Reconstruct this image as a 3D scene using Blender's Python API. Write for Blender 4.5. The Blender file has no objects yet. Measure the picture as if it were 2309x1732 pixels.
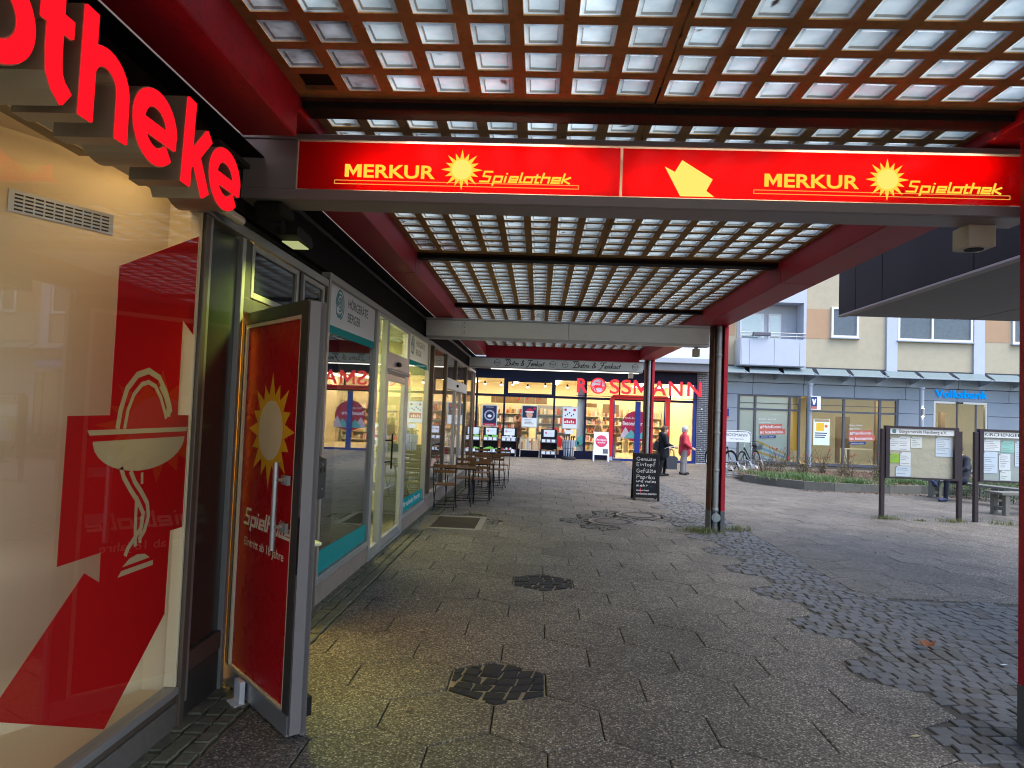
import bpy, bmesh, math, random
import numpy as np
from mathutils import Vector, Matrix

PI = math.pi
rad = math.radians
RND = random.Random(11)
SC = bpy.context.scene
COL = SC.collection

# ------------------------------------------------------------------ camera
CAM_H = 1.75
cam_data = bpy.data.cameras.new('camera')
cam = bpy.data.objects.new('camera', cam_data)
COL.objects.link(cam)
cam_data.sensor_width = 36.0
cam_data.lens = 1540.0 / 2309.0 * 36.0
cam_data.clip_start = 0.05
cam_data.clip_end = 600
_R = ((0.99855689, 0.03555645, -0.0402478), (0.0386332, 0.04498564, 0.99824034), (0.03730445, -0.99835466, 0.04354706))
# rows: world axes seen by a lens with x right, y down, z forward; Blender looks along -z with y up
_m = Matrix([[_R[i][0], -_R[i][1], -_R[i][2]] for i in range(3)])
cam.matrix_world = Matrix.Translation((0, 0, CAM_H)) @ _m.to_4x4()
SC.camera = cam
SC.render.resolution_x, SC.render.resolution_y = 1024, 768

# ------------------------------------------------------------------ sky, sun, exposure
SUN_EL, SUN_ROT = 58.0, 120.0
world = bpy.data.worlds.new('World')
SC.world = world
world.use_nodes = True
wn = world.node_tree.nodes
wl = world.node_tree.links
bg = wn['Background']
sky = wn.new('ShaderNodeTexSky')
sky.sky_type = 'NISHITA'
sky.sun_disc = False
sky.sun_elevation = rad(SUN_EL)
sky.sun_rotation = rad(SUN_ROT)
sky.air_density = 1.0
sky.dust_density = 1.5
sky.ozone_density = 1.6
wl.new(sky.outputs[0], bg.inputs[0])
bg.inputs[1].default_value = 0.15
sun_data = bpy.data.lights.new('sun', 'SUN')
sun_data.energy = 1.0
sun_data.angle = rad(60)
sun_data.color = (1.0, 0.95, 0.9)
sun = bpy.data.objects.new('sun', sun_data)
COL.objects.link(sun)
# direction towards the sun for that sky (rotation is measured clockwise from +Y)
_d = Vector((math.sin(rad(SUN_ROT)) * math.cos(rad(SUN_EL)), math.cos(rad(SUN_ROT)) * math.cos(rad(SUN_EL)), math.sin(rad(SUN_EL))))
sun.rotation_euler = _d.to_track_quat('Z', 'Y').to_euler()
sun.location = (0, -20, 40)
vs = SC.view_settings
vs.view_transform = 'Standard'
vs.look = 'None'
vs.exposure = 1.85
vs.gamma = 1.0
vs.use_curve_mapping = False
cy = SC.cycles
cy.use_denoising = True
cy.pixel_filter_type = 'BLACKMAN_HARRIS'
cy.filter_width = 1.1
cy.max_bounces = 10
cy.diffuse_bounces = 4
cy.glossy_bounces = 4
cy.transmission_bounces = 6
cy.transparent_max_bounces = 12
cy.caustics_reflective = False
cy.caustics_refractive = False
cy.sample_clamp_indirect = 4.0

# ------------------------------------------------------------------ mesh helpers
FX = lambda u, v, w: (w, u, v)      # facade facing +X: u = Y, v = Z
FY = lambda u, v, w: (u, w, v)      # facade facing -Y: u = X, v = Z
FZ = lambda u, v, w: (u, v, w)


class MB:
    def __init__(s):
        s.v, s.f, s.m = [], [], []

    def add(s, vs, fs, mi=0):
        b = len(s.v)
        s.v += [tuple(p) for p in vs]
        for f in fs:
            s.f.append(tuple(i + b for i in f))
            s.m.append(mi)
        return s

    def box(s, x0, x1, y0, y1, z0, z1, mi=0, c=0.0):
        if x0 > x1: x0, x1 = x1, x0
        if y0 > y1: y0, y1 = y1, y0
        if z0 > z1: z0, z1 = z1, z0
        if c <= 0:
            v = [(x0, y0, z0), (x1, y0, z0), (x1, y1, z0), (x0, y1, z0), (x0, y0, z1), (x1, y0, z1), (x1, y1, z1), (x0, y1, z1)]
            f = [(0, 3, 2, 1), (4, 5, 6, 7), (0, 1, 5, 4), (1, 2, 6, 5), (2, 3, 7, 6), (3, 0, 4, 7)]
            return s.add(v, f, mi)
        c = min(c, (x1 - x0) * .45, (y1 - y0) * .45, (z1 - z0) * .45)
        bm = bmesh.new()
        bmesh.ops.create_cube(bm, size=1)
        for q in bm.verts:
            q.co = ((x0 + x1) / 2 + q.co.x * (x1 - x0), (y0 + y1) / 2 + q.co.y * (y1 - y0), (z0 + z1) / 2 + q.co.z * (z1 - z0))
        bmesh.ops.bevel(bm, geom=bm.edges[:], offset=c, segments=1, affect='EDGES', profile=.5)
        bm.verts.index_update()
        s.add([q.co[:] for q in bm.verts], [[q.index for q in f.verts] for f in bm.faces], mi)
        bm.free()
        return s

    def prism(s, poly, w0, w1, fr=FZ, mi=0):
        n = len(poly)
        v = [fr(a, b, w0) for a, b in poly] + [fr(a, b, w1) for a, b in poly]
        f = [tuple(range(n)), tuple(range(2 * n - 1, n - 1, -1))]
        f += [(i, i + n, (i + 1) % n + n, (i + 1) % n) for i in range(n)]
        return s.add(v, f, mi)

    def sheet(s, poly, w, fr=FZ, mi=0):
        return s.add([fr(a, b, w) for a, b in poly], [tuple(range(len(poly)))], mi)

    def cyl(s, p0, p1, r0, r1=None, n=12, mi=0, caps=True):
        r1 = r0 if r1 is None else r1
        p0, p1 = Vector(p0), Vector(p1)
        d = (p1 - p0).normalized()
        a = d.orthogonal().normalized()
        b = d.cross(a)
        v = []
        for p, r in ((p0, r0), (p1, r1)):
            v += [p + (a * math.cos(2 * PI * i / n) + b * math.sin(2 * PI * i / n)) * r for i in range(n)]
        f = [(i, (i + 1) % n, (i + 1) % n + n, i + n) for i in range(n)]
        if caps:
            f += [tuple(range(n))[::-1], tuple(range(n, 2 * n))]
        return s.add(v, f, mi)

    def tube(s, pts, r, n=8, mi=0, closed=False):
        P = [Vector(p) for p in pts]
        k = len(P)
        rs = r if isinstance(r, (list, tuple)) else [r] * k
        v = []
        a = None
        for i in range(k):
            if closed:
                d = (P[(i + 1) % k] - P[i - 1]).normalized()
            else:
                d = (P[min(i + 1, k - 1)] - P[max(i - 1, 0)]).normalized()
            if a is None:
                a = d.orthogonal().normalized()
            else:
                a = (a - d * a.dot(d))
                a = a.normalized() if a.length > 1e-6 else d.orthogonal().normalized()
            b = d.cross(a)
            v += [P[i] + (a * math.cos(2 * PI * j / n) + b * math.sin(2 * PI * j / n)) * rs[i] for j in range(n)]
        f = []
        for i in range(k if closed else k - 1):
            i2 = (i + 1) % k
            f += [(i * n + j, i * n + (j + 1) % n, i2 * n + (j + 1) % n, i2 * n + j) for j in range(n)]
        if not closed:
            f += [tuple(range(n))[::-1], tuple(range((k - 1) * n, k * n))]
        return s.add(v, f, mi)

    def lathe(s, prof, c=(0, 0, 0), n=20, mi=0):
        v = []
        for r, z in prof:
            v += [(c[0] + r * math.cos(2 * PI * i / n), c[1] + r * math.sin(2 * PI * i / n), c[2] + z) for i in range(n)]
        k = len(prof)
        f = []
        for j in range(k - 1):
            f += [(j * n + i, j * n + (i + 1) % n, (j + 1) * n + (i + 1) % n, (j + 1) * n + i) for i in range(n)]
        f += [tuple(range(n))[::-1], tuple(range((k - 1) * n, k * n))]
        return s.add(v, f, mi)

    def ribbon(s, pts, w, w0, w1, fr, mi=0, closed=False):
        """a flat stroke of width w along 2-D points, extruded from w0 to w1"""
        P = [Vector(p) for p in pts]
        k = len(P)
        L, Rr = [], []
        for i in range(k):
            if closed:
                a, b = P[i - 1], P[(i + 1) % k]
            else:
                a, b = P[max(i - 1, 0)], P[min(i + 1, k - 1)]
            t1 = (P[i] - a).normalized() if (P[i] - a).length > 1e-9 else None
            t2 = (b - P[i]).normalized() if (b - P[i]).length > 1e-9 else None
            t1 = t1 or t2
            t2 = t2 or t1
            n1 = Vector((-t1.y, t1.x)); n2 = Vector((-t2.y, t2.x))
            n = n1 + n2
            n = n.normalized() if n.length > 1e-6 else n1
            ww = w / 2 / max(n.dot(n1), .5)
            L.append(P[i] + n * ww); Rr.append(P[i] - n * ww)
        m = k if closed else k - 1
        v, f = [], []
        for q in (w0, w1):
            v += [fr(p.x, p.y, q) for p in L] + [fr(p.x, p.y, q) for p in Rr]
        o = 2 * k
        for i in range(m):
            j = (i + 1) % k
            f += [(i, j, k + j, k + i), (o + i, o + k + i, o + k + j, o + j), (i, o + i, o + j, j), (k + i, k + j, o + k + j, o + k + i)]
        if not closed:
            f += [(0, k, o + k, o), (k - 1, o + k - 1, o + 2 * k - 1, 2 * k - 1)]
        return s.add(v, f, mi)

    def mesh(s, name, mats, smooth=False):
        me = bpy.data.meshes.new(name)
        me.from_pydata(s.v, [], s.f)
        for m in (mats if isinstance(mats, (list, tuple)) else [mats]):
            me.materials.append(m)
        if any(s.m):
            me.polygons.foreach_set('material_index', s.m)
        bm = bmesh.new(); bm.from_mesh(me)
        bmesh.ops.recalc_face_normals(bm, faces=bm.faces[:])
        bm.to_mesh(me); bm.free()
        if smooth:
            me.polygons.foreach_set('use_smooth', [True] * len(me.polygons))
            try:
                me.set_sharp_from_angle(angle=rad(40))
            except Exception:
                pass
        me.update()
        return me

    def build(s, name, mats, parent=None, smooth=False, **tags):
        return link(name, s.mesh(name, mats, smooth), parent, **tags)


def link(name, me, parent=None, **tags):
    o = bpy.data.objects.new(name, me)
    COL.objects.link(o)
    if parent is not None:
        o.parent = parent
        o.matrix_parent_inverse = Matrix.Translation(-Vector(parent.location))
    tag(o, **tags)
    return o


def tag(o, label=None, cat=None, group=None, kind=None):
    if label: o['label'] = label
    if cat: o['category'] = cat
    if group: o['group'] = group
    if kind: o['kind'] = kind
    return o


def thing(name, label, cat, loc=(0, 0, 0), group=None, kind=None):
    o = bpy.data.objects.new(name, None)
    o.empty_display_size = .1
    COL.objects.link(o)
    o.location = loc
    return tag(o, label, cat, group, kind)


def place(root, loc, rz=0.0):
    """move a thing that was built round the origin"""
    root.location = loc
    root.rotation_euler = (0, 0, rz)


def copy_tree(o, parent=None, **tags):
    c = o.copy()
    COL.objects.link(c)
    if parent is not None:
        c.parent = parent
    for ch in list(o.children):
        copy_tree(ch, c)
    tag(c, **tags)
    return c



# ------------------------------------------------------------------ materials
LAMP = .36      # lamp level against the evening daylight
MATS = {}


def _pos(nt):
    g = nt.nodes.new('ShaderNodeNewGeometry')
    return g.outputs['Position']


def mat(name, col, rough=.6, metal=0.0, var=.10, scale=6.0, bump=0.0, bscale=60.0, emit=None, es=0.0, spec=None, speck=0.0, rvar=.08, coat=0.0):
    if name in MATS:
        return MATS[name]
    m = bpy.data.materials.new(name)
    m.use_nodes = True
    nt = m.node_tree
    b = nt.nodes['Principled BSDF']
    pos = _pos(nt)
    no = nt.nodes.new('ShaderNodeTexNoise')
    no.inputs['Scale'].default_value = scale
    no.inputs['Detail'].default_value = 6
    no.inputs['Roughness'].default_value = .65
    nt.links.new(pos, no.inputs['Vector'])
    mx = nt.nodes.new('ShaderNodeMix'); mx.data_type = 'RGBA'
    mx.inputs[6].default_value = tuple(max(0, c * (1 - var * 1.6)) for c in col) + (1,)
    mx.inputs[7].default_value = tuple(min(1, c * (1 + var * 1.6)) for c in col) + (1,)
    nt.links.new(no.outputs[0], mx.inputs[0])
    out = mx.outputs[2]
    if speck:
        n2 = nt.nodes.new('ShaderNodeTexNoise'); n2.inputs['Scale'].default_value = scale * 7; n2.inputs['Detail'].default_value = 8
        nt.links.new(pos, n2.inputs['Vector'])
        r = nt.nodes.new('ShaderNodeValToRGB'); r.color_ramp.elements[0].position = .55; r.color_ramp.elements[1].position = .72
        nt.links.new(n2.outputs[0], r.inputs[0])
        m2 = nt.nodes.new('ShaderNodeMix'); m2.data_type = 'RGBA'
        m3 = nt.nodes.new('ShaderNodeMath'); m3.operation = 'MULTIPLY'; m3.inputs[1].default_value = speck
        nt.links.new(r.outputs[0], m3.inputs[0]); nt.links.new(m3.outputs[0], m2.inputs[0])
        nt.links.new(out, m2.inputs[6]); m2.inputs[7].default_value = tuple(c * .35 for c in col) + (1,)
        out = m2.outputs[2]
    nt.links.new(out, b.inputs['Base Color'])
    mr = nt.nodes.new('ShaderNodeMapRange')
    mr.inputs[3].default_value = max(.02, rough - rvar); mr.inputs[4].default_value = min(1, rough + rvar)
    nt.links.new(no.outputs[0], mr.inputs[0]); nt.links.new(mr.outputs[0], b.inputs['Roughness'])
    b.inputs['Metallic'].default_value = metal
    b.inputs['Specular IOR Level'].default_value = spec if spec is not None else (.12 if max(col) < .06 and metal < .25 else .35)
    if coat:
        b.inputs['Coat Weight'].default_value = coat
    if bump:
        n3 = nt.nodes.new('ShaderNodeTexNoise'); n3.inputs['Scale'].default_value = bscale; n3.inputs['Detail'].default_value = 4
        nt.links.new(pos, n3.inputs['Vector'])
        bp = nt.nodes.new('ShaderNodeBump'); bp.inputs['Strength'].default_value = bump; bp.inputs['Distance'].default_value = .01
        nt.links.new(n3.outputs[0], bp.inputs['Height']); nt.links.new(bp.outputs[0], b.inputs['Normal'])
    if emit:
        b.inputs['Emission Color'].default_value = tuple(emit) + (1,)
        b.inputs['Emission Strength'].default_value = es * LAMP
    MATS[name] = m
    return m


def glass(name, tint=(1, 1, 1), ior=1.6, rough=0.0):
    if name in MATS:
        return MATS[name]
    m = bpy.data.materials.new(name); m.use_nodes = True
    nt = m.node_tree; nt.nodes.clear()
    o = nt.nodes.new('ShaderNodeOutputMaterial')
    mix = nt.nodes.new('ShaderNodeMixShader')
    fr = nt.nodes.new('ShaderNodeFresnel'); fr.inputs[0].default_value = ior
    # both sides of a pane reflect alike: use the front-face index on either side
    geo = nt.nodes.new('ShaderNodeNewGeometry')
    mm = nt.nodes.new('ShaderNodeMix'); mm.data_type = 'FLOAT'
    nt.links.new(geo.outputs['Backfacing'], mm.inputs[0]); mm.inputs[2].default_value = ior; mm.inputs[3].default_value = 1 / ior
    nt.links.new(mm.outputs[0], fr.inputs[0])
    t = nt.nodes.new('ShaderNodeBsdfTransparent'); t.inputs[0].default_value = tuple(tint) + (1,)
    g = nt.nodes.new('ShaderNodeBsdfGlossy'); g.inputs[0].default_value = (1, 1, 1, 1); g.inputs[1].default_value = rough
    nt.links.new(fr.outputs[0], mix.inputs[0]); nt.links.new(t.outputs[0], mix.inputs[1]); nt.links.new(g.outputs[0], mix.inputs[2])
    nt.links.new(mix.outputs[0], o.inputs[0])
    MATS[name] = m
    return m


def emitter(name, col, strength):
    if name in MATS:
        return MATS[name]
    m = bpy.data.materials.new(name); m.use_nodes = True
    nt = m.node_tree; nt.nodes.clear()
    o = nt.nodes.new('ShaderNodeOutputMaterial')
    e = nt.nodes.new('ShaderNodeEmission'); e.inputs[0].default_value = tuple(col) + (1,); e.inputs[1].default_value = strength * LAMP
    nt.links.new(e.outputs[0], o.inputs[0])
    MATS[name] = m
    return m


def film(name, col, transl=.5, gloss=.06, rough=.2):
    """printed film or acrylic: diffuse and translucent with a faint sheen"""
    if name in MATS:
        return MATS[name]
    m = bpy.data.materials.new(name); m.use_nodes = True
    nt = m.node_tree; nt.nodes.clear()
    o = nt.nodes.new('ShaderNodeOutputMaterial')
    d = nt.nodes.new('ShaderNodeBsdfDiffuse'); d.inputs[0].default_value = tuple(col) + (1,)
    t = nt.nodes.new('ShaderNodeBsdfTranslucent'); t.inputs[0].default_value = tuple(col) + (1,)
    g = nt.nodes.new('ShaderNodeBsdfGlossy'); g.inputs[1].default_value = rough
    a = nt.nodes.new('ShaderNodeMixShader'); a.inputs[0].default_value = transl
    b = nt.nodes.new('ShaderNodeMixShader'); b.inputs[0].default_value = gloss
    nt.links.new(d.outputs[0], a.inputs[1]); nt.links.new(t.outputs[0], a.inputs[2])
    nt.links.new(a.outputs[0], b.inputs[1]); nt.links.new(g.outputs[0], b.inputs[2]); nt.links.new(b.outputs[0], o.inputs[0])
    MATS[name] = m
    return m


# ------------------------------------------------------------------ lettering
def text_mesh(s, height, bold=0.0, shear=0.0, extrude=0.0, align='LEFT', space=1.0):
    cu = bpy.data.curves.new('lettering', 'FONT')
    cu.body = s
    cu.size = height / .70          # cap height of the built-in face is about 0.7 em
    cu.offset = bold * height
    cu.shear = shear
    cu.extrude = extrude
    cu.align_x = align
    cu.space_character = space
    cu.resolution_u = 4
    ob = bpy.data.objects.new('lettering', cu)
    me = bpy.data.meshes.new_from_object(ob)
    bpy.data.objects.remove(ob); bpy.data.curves.remove(cu)
    return me


def lettering(s, height, at, fr, m, parent, width=None, name='lettering', sgn=None, **kw):
    """text on a facade: at = (u, v, w) of its lower left corner (lower middle with align CENTER); width stretches it"""
    me = text_mesh(s, height, **kw)
    n = len(me.vertices)
    co = np.empty(n * 3); me.vertices.foreach_get('co', co); co = co.reshape(n, 3)
    if n == 0:
        return None
    x0, x1 = co[:, 0].min(), co[:, 0].max()
    k = 1.0 if width is None else width / (x1 - x0)
    if kw.get('align') == 'CENTER':
        off = 0.0
        co[:, 0] = (co[:, 0] - (x0 + x1) / 2) * k
    else:
        co[:, 0] = (co[:, 0] - x0) * k
    if sgn is None:
        sgn = 1.0 if fr is FX else -1.0
    out = np.empty_like(co)
    for i in range(n):
        out[i] = fr(at[0] + co[i, 0], at[1] + co[i, 1], at[2] + sgn * co[i, 2])
    me.vertices.foreach_set('co', out.ravel())
    me.materials.clear(); me.materials.append(m)
    me.update()
    return link(name, me, parent)


def arc(cx, cy_, r, a0, a1, n=10, ry=None):
    ry = r if ry is None else ry
    return [(cx + r * math.cos(rad(a0 + (a1 - a0) * i / n)), cy_ + ry * math.sin(rad(a0 + (a1 - a0) * i / n))) for i in range(n + 1)]


# angular italic letters of the arcade's script, drawn as strokes in a box one unit tall (x-height .62)
ANG = {
    'S': (0.80, [[(.78, 1.0), (.30, 1.0), (.22, .58), (.62, .52), (.52, .06), (-.02, .06)]]),
    'p': (0.62, [[(.10, .62), (-.06, -.32)], [(.08, .56), (.52, .56), (.44, .06), (.02, .06)]]),
    'n': (0.62, [[(.10, .62), (0, 0)], [(.08, .56), (.52, .56), (.42, 0)]]),
    'i': (0.26, [[(.12, .62), (.02, .0)], [(.18, .90), (.16, .78)]]),
    'e': (0.60, [[(.06, .30), (.50, .30), (.54, .56), (.12, .56), (.02, .06), (.50, .06)]]),
    'l': (0.26, [[(.20, 1.0), (.04, .06), (.20, .06)]]),
    'o': (0.60, [[(.12, .56), (.54, .56), (.46, .06), (.02, .06), (.12, .60)]]),
    't': (0.40, [[(.22, .86), (.08, .06), (.30, .06)], [(.0, .58), (.42, .58)]]),
    'h': (0.60, [[(.20, 1.0), (.0, 0)], [(.08, .56), (.52, .56), (.42, 0)]]),
    'k': (0.60, [[(.20, 1.0), (.0, 0)], [(.54, .62), (.10, .32), (.48, 0)]]),
    'a': (0.62, [[(.12, .56), (.56, .56), (.44, 0)], [(.12, .56), (.04, .06), (.46, .06)]]),
}


def angular(s, u0, v0, h, width, w0, w1, fr, lw=.17):
    """strokes for an angular italic word, scaled to the given width; each stroke a hair nearer than the last"""
    tot = sum(ANG[c][0] for c in s)
    kx = width / (tot - .04) if width else h
    mb = MB(); x = 0; i = 0
    step = (w1 - w0)
    for c in s:
        for st in ANG[c][1]:
            pts = [(u0 + (x + px) * kx, v0 + py * h) for px, py in st]
            e = (i % 4) * .0004 * (1 if step > 0 else -1)
            mb.ribbon(pts, lw * h, w0, w1 + e, fr)
            i += 1
        x += ANG[c][0]
    return mb


def glyph_m(u0, v0, w, h, t):
    """outline of a capital M, stem width t"""
    k = t * 1.15
    return [(u0, v0), (u0, v0 + h), (u0 + k, v0 + h), (u0 + w / 2, v0 + h * .46), (u0 + w - k, v0 + h), (u0 + w, v0 + h), (u0 + w, v0), (u0 + w - t, v0), (u0 + w - t, v0 + h * .62), (u0 + w / 2, v0 + h * .10), (u0 + t, v0 + h * .62), (u0 + t, v0)]


def disc(cx, cy_, r, n=28, ry=None):
    return arc(cx, cy_, r, 0, 360 - 360 / n, n - 1, ry)
# ================================================================== GROUND
def aggregate(name, dark, light, scale=86.0):
    """exposed-aggregate concrete: pebbles of several stones in a darker mortar"""
    m = bpy.data.materials.new(name); m.use_nodes = True
    nt = m.node_tree; b = nt.nodes['Principled BSDF']
    pos = _pos(nt)
    vo = nt.nodes.new('ShaderNodeTexVoronoi'); vo.inputs['Scale'].default_value = scale
    nt.links.new(pos, vo.inputs['Vector'])
    sep = nt.nodes.new('ShaderNodeSeparateColor'); nt.links.new(vo.outputs['Color'], sep.inputs[0])
    rp = nt.nodes.new('ShaderNodeValToRGB')
    cr = rp.color_ramp
    cr.elements[0].position = 0; cr.elements[0].color = dark + (1,)
    cr.elements[1].position = 1; cr.elements[1].color = light + (1,)
    e = cr.elements.new(.55); e.color = tuple(d * .6 + l * .28 for d, l in zip(dark, light)) + (1,)
    e = cr.elements.new(.82); e.color = tuple(d * .45 + l * .5 for d, l in zip(dark, light)) + (1,)
    nt.links.new(sep.outputs[0], rp.inputs[0])
    # mortar between the pebbles
    r2 = nt.nodes.new('ShaderNodeMapRange'); r2.inputs[1].default_value = .35; r2.inputs[2].default_value = .75
    nt.links.new(vo.outputs['Distance'], r2.inputs[0])
    mx = nt.nodes.new('ShaderNodeMix'); mx.data_type = 'RGBA'
    nt.links.new(r2.outputs[0], mx.inputs[0]); nt.links.new(rp.outputs[0], mx.inputs[6]); mx.inputs[7].default_value = tuple(d * .75 for d in dark) + (1,)
    # broad wear and stains
    no = nt.nodes.new('ShaderNodeTexNoise'); no.inputs['Scale'].default_value = 1.3; no.inputs['Detail'].default_value = 7; no.inputs['Roughness'].default_value = .7
    nt.links.new(pos, no.inputs['Vector'])
    r3 = nt.nodes.new('ShaderNodeMapRange'); r3.inputs[1].default_value = .3; r3.inputs[2].default_value = .7; r3.inputs[3].default_value = .66; r3.inputs[4].default_value = 1.2
    nt.links.new(no.outputs[0], r3.inputs[0])
    oi = nt.nodes.new('ShaderNodeObjectInfo')
    r4 = nt.nodes.new('ShaderNodeMapRange'); r4.inputs[3].default_value = .86; r4.inputs[4].default_value = 1.12
    nt.links.new(oi.outputs['Random'], r4.inputs[0])
    mu = nt.nodes.new('ShaderNodeMath'); mu.operation = 'MULTIPLY'
    nt.links.new(r3.outputs[0], mu.inputs[0])
    # trodden gum and oil spots
    v2 = nt.nodes.new('ShaderNodeTexVoronoi'); v2.inputs['Scale'].default_value = 2.3
    nt.links.new(pos, v2.inputs['Vector'])
    r5 = nt.nodes.new('ShaderNodeMapRange'); r5.inputs[1].default_value = .045; r5.inputs[2].default_value = .075; r5.inputs[3].default_value = .55; r5.inputs[4].default_value = 1.0
    nt.links.new(v2.outputs['Distance'], r5.inputs[0])
    mu2 = nt.nodes.new('ShaderNodeMath'); mu2.operation = 'MULTIPLY'
    nt.links.new(r4.outputs[0], mu2.inputs[0]); nt.links.new(r5.outputs[0], mu2.inputs[1])
    nt.links.new(mu2.outputs[0], mu.inputs[1])
    m2 = nt.nodes.new('ShaderNodeVectorMath'); m2.operation = 'SCALE'
    nt.links.new(mx.outputs[2], m2.inputs[0]); nt.links.new(mu.outputs[0], m2.inputs['Scale'])
    nt.links.new(m2.outputs[0], b.inputs['Base Color'])
    b.inputs['Roughness'].default_value = .72
    b.inputs['Specular IOR Level'].default_value = .35
    bp = nt.nodes.new('ShaderNodeBump'); bp.inputs['Strength'].default_value = .40; bp.inputs['Distance'].default_value = .005; bp.invert = True
    nt.links.new(vo.outputs['Distance'], bp.inputs['Height']); nt.links.new(bp.outputs[0], b.inputs['Normal'])
    MATS[name] = m
    return m


M_slab = aggregate('washed_concrete', (.085, .076, .066), (.48, .43, .355))
M_joint = mat('joint_sand', (.050, .046, .040), .95, var=.4, scale=30)
M_sand = mat('pale_joint_sand', (.24, .21, .15), .95, var=.25, scale=20, bump=.3, bscale=200)
M_cobble = mat('basalt', (.088, .089, .092), .55, var=.45, scale=9, bump=.5, bscale=45, spec=.45, rvar=.15)
M_cobble2 = mat('brown_basalt', (.085, .080, .072), .66, var=.4, scale=9, bump=.5, bscale=45)

HA = .362
HC, HR = math.sqrt(3) * HA, 1.5 * HA
HX0, HY0 = -.204, 4.537


def hexpoly(cx, cy_, a):
    return [(cx + a * math.sin(rad(60 * i)), cy_ + a * math.cos(rad(60 * i))) for i in range(6)]


def clip(poly, fn):
    """keep the part of a convex polygon where fn(p) >= 0"""
    out = []
    for i in range(len(poly)):
        p, q = poly[i], poly[(i + 1) % len(poly)]
        a, b = fn(p), fn(q)
        if a >= 0: out.append(p)
        if (a >= 0) != (b >= 0):
            t = a / (a - b)
            out.append((p[0] + (q[0] - p[0]) * t, p[1] + (q[1] - p[1]) * t))
    return out


def slab_into(mb, poly, z, c=.006, depth=.05):
    cx = sum(p[0] for p in poly) / len(poly); cy_ = sum(p[1] for p in poly) / len(poly)
    n = len(poly)
    r = max(math.hypot(p[0] - cx, p[1] - cy_) for p in poly)
    k = 1 - c / r
    v = [(p[0], p[1], z - depth) for p in poly] + [(p[0], p[1], z - c * .8) for p in poly] + [(cx + (p[0] - cx) * k, cy_ + (p[1] - cy_) * k, z) for p in poly]
    f = [tuple(range(2 * n, 3 * n))]
    for a in (0, n):
        f += [(a + i, a + (i + 1) % n, a + n + (i + 1) % n, a + n + i) for i in range(n)]
    mb.add(v, f)


ground = MB().sheet([(-60, -40), (80, -40), (80, 120), (-60, 120)], -.055).build('ground', M_joint, kind='structure')
pavement = MB().sheet([(-8, -6), (30, -6), (30, 33), (-8, 33)], -.042).build('pavement', M_joint, kind='structure')

MANHOLES = ((1.30, 11.62), (1.86, 12.50))
SETT_CELLS = []
PATCHES = {(0, 0), (5, 0)}           # (row, column) of the two cells filled with setts
STRIP_L, STRIP_R, SQ_Y = 2.304, 3.43, 7.28
single, rest = [], MB()
for r in range(-12, 44):
    cy_ = HY0 + r * HR
    off = 0 if r % 2 == 0 else HC / 2
    for c in range(-6, 45):
        cx = HX0 + off + c * HC
        if cx < -7 or cx > 26 or cy_ > 31: continue
        if (r, c) in PATCHES: continue
        poly = hexpoly(cx, cy_, HA - .0042)
        whole = True
        if cx < 3.0:
            # under the canopy: cells reach as far as the row of setts
            if cx > (2.5 if r % 2 == 0 else 2.2): continue
            p2 = poly
            if cy_ < 21:
                p2 = clip(poly, lambda p: p[0] + 1.60)
            if len(p2) < 3: continue
            whole = len(p2) == 6 and p2 == poly
        else:
            p2 = clip(poly, lambda p: p[0] - STRIP_R)
            if len(p2) >= 3: p2 = clip(p2, lambda p: p[1] - SQ_Y) if cy_ < 9 else p2
            if len(p2) < 3: continue
            whole = p2 == poly
        if cy_ > 29.9 or (cx < -1.85 and cy_ < 21): continue
        z = RND.uniform(-.0016, .0016)
        # mat frame, manhole frames
        if -1.75 < cx < -.55 and 10.1 < cy_ < 11.75: continue
        if min(math.hypot(cx - mx_, cy_ - my_) for mx_, my_ in MANHOLES) < .62:
            SETT_CELLS.append((cx, cy_)); continue
        d = math.hypot(cx, cy_)
        ang = abs(math.atan2(cx, cy_) + .04)
        if whole and ang < .72 and cy_ > 1.8: single.append((d, cx, cy_, z))
        else: slab_into(rest, p2, z)
single.sort()
tmp = MB(); slab_into(tmp, hexpoly(0, 0, HA - .0042), 0)
slab_me = tmp.mesh('paving_slab', M_slab)
for d, cx, cy_, z in single[:300]:
    o = link('paving_slab', slab_me, pavement)
    o.location = (cx, cy_, z)
    o.rotation_euler = (RND.uniform(-.003, .003), RND.uniform(-.003, .003), RND.randrange(6) * PI / 3)
for d, cx, cy_, z in single[300:]:
    slab_into(rest, hexpoly(cx, cy_, HA - .0042), z)
rest.build('paving_slabs_beyond', M_slab, pavement, kind='stuff')


def in_hex(x, y, cx, cy_, a):
    dx, dy = abs(x - cx), abs(y - cy_)
    return dx < a * .866 and dy < a - dx * .5774


def sett_into(mb, cx, cy_, sx, sy, rz, z, mi=0, rn=RND):
    """one stone: a worn, slightly skewed block with a rounded top"""
    cs, sn = math.cos(rz), math.sin(rz)
    v = []
    sk = [(-.5, -.5), (.5, -.5), (.5, .5), (-.5, .5)]
    jj = [(rn.uniform(-.09, .09), rn.uniform(-.09, .09)) for _ in range(4)]
    for k, zz in ((1.0, -.04), (1.0, z - .007), (.88, z)):
        for (a, b), (ja, jb) in zip(sk, jj):
            lx, ly = (a + ja) * k * sx, (b + jb) * k * sy
            v.append((cx + lx * cs - ly * sn, cy_ + lx * sn + ly * cs, zz + (rn.uniform(-.003, .003) if zz == z else 0)))
    f = [(8, 9, 10, 11)]
    for a in (0, 4):
        f += [(a + i, a + (i + 1) % 4, a + 4 + (i + 1) % 4, a + 4 + i) for i in range(4)]
    mb.add(v, f, mi)


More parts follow.
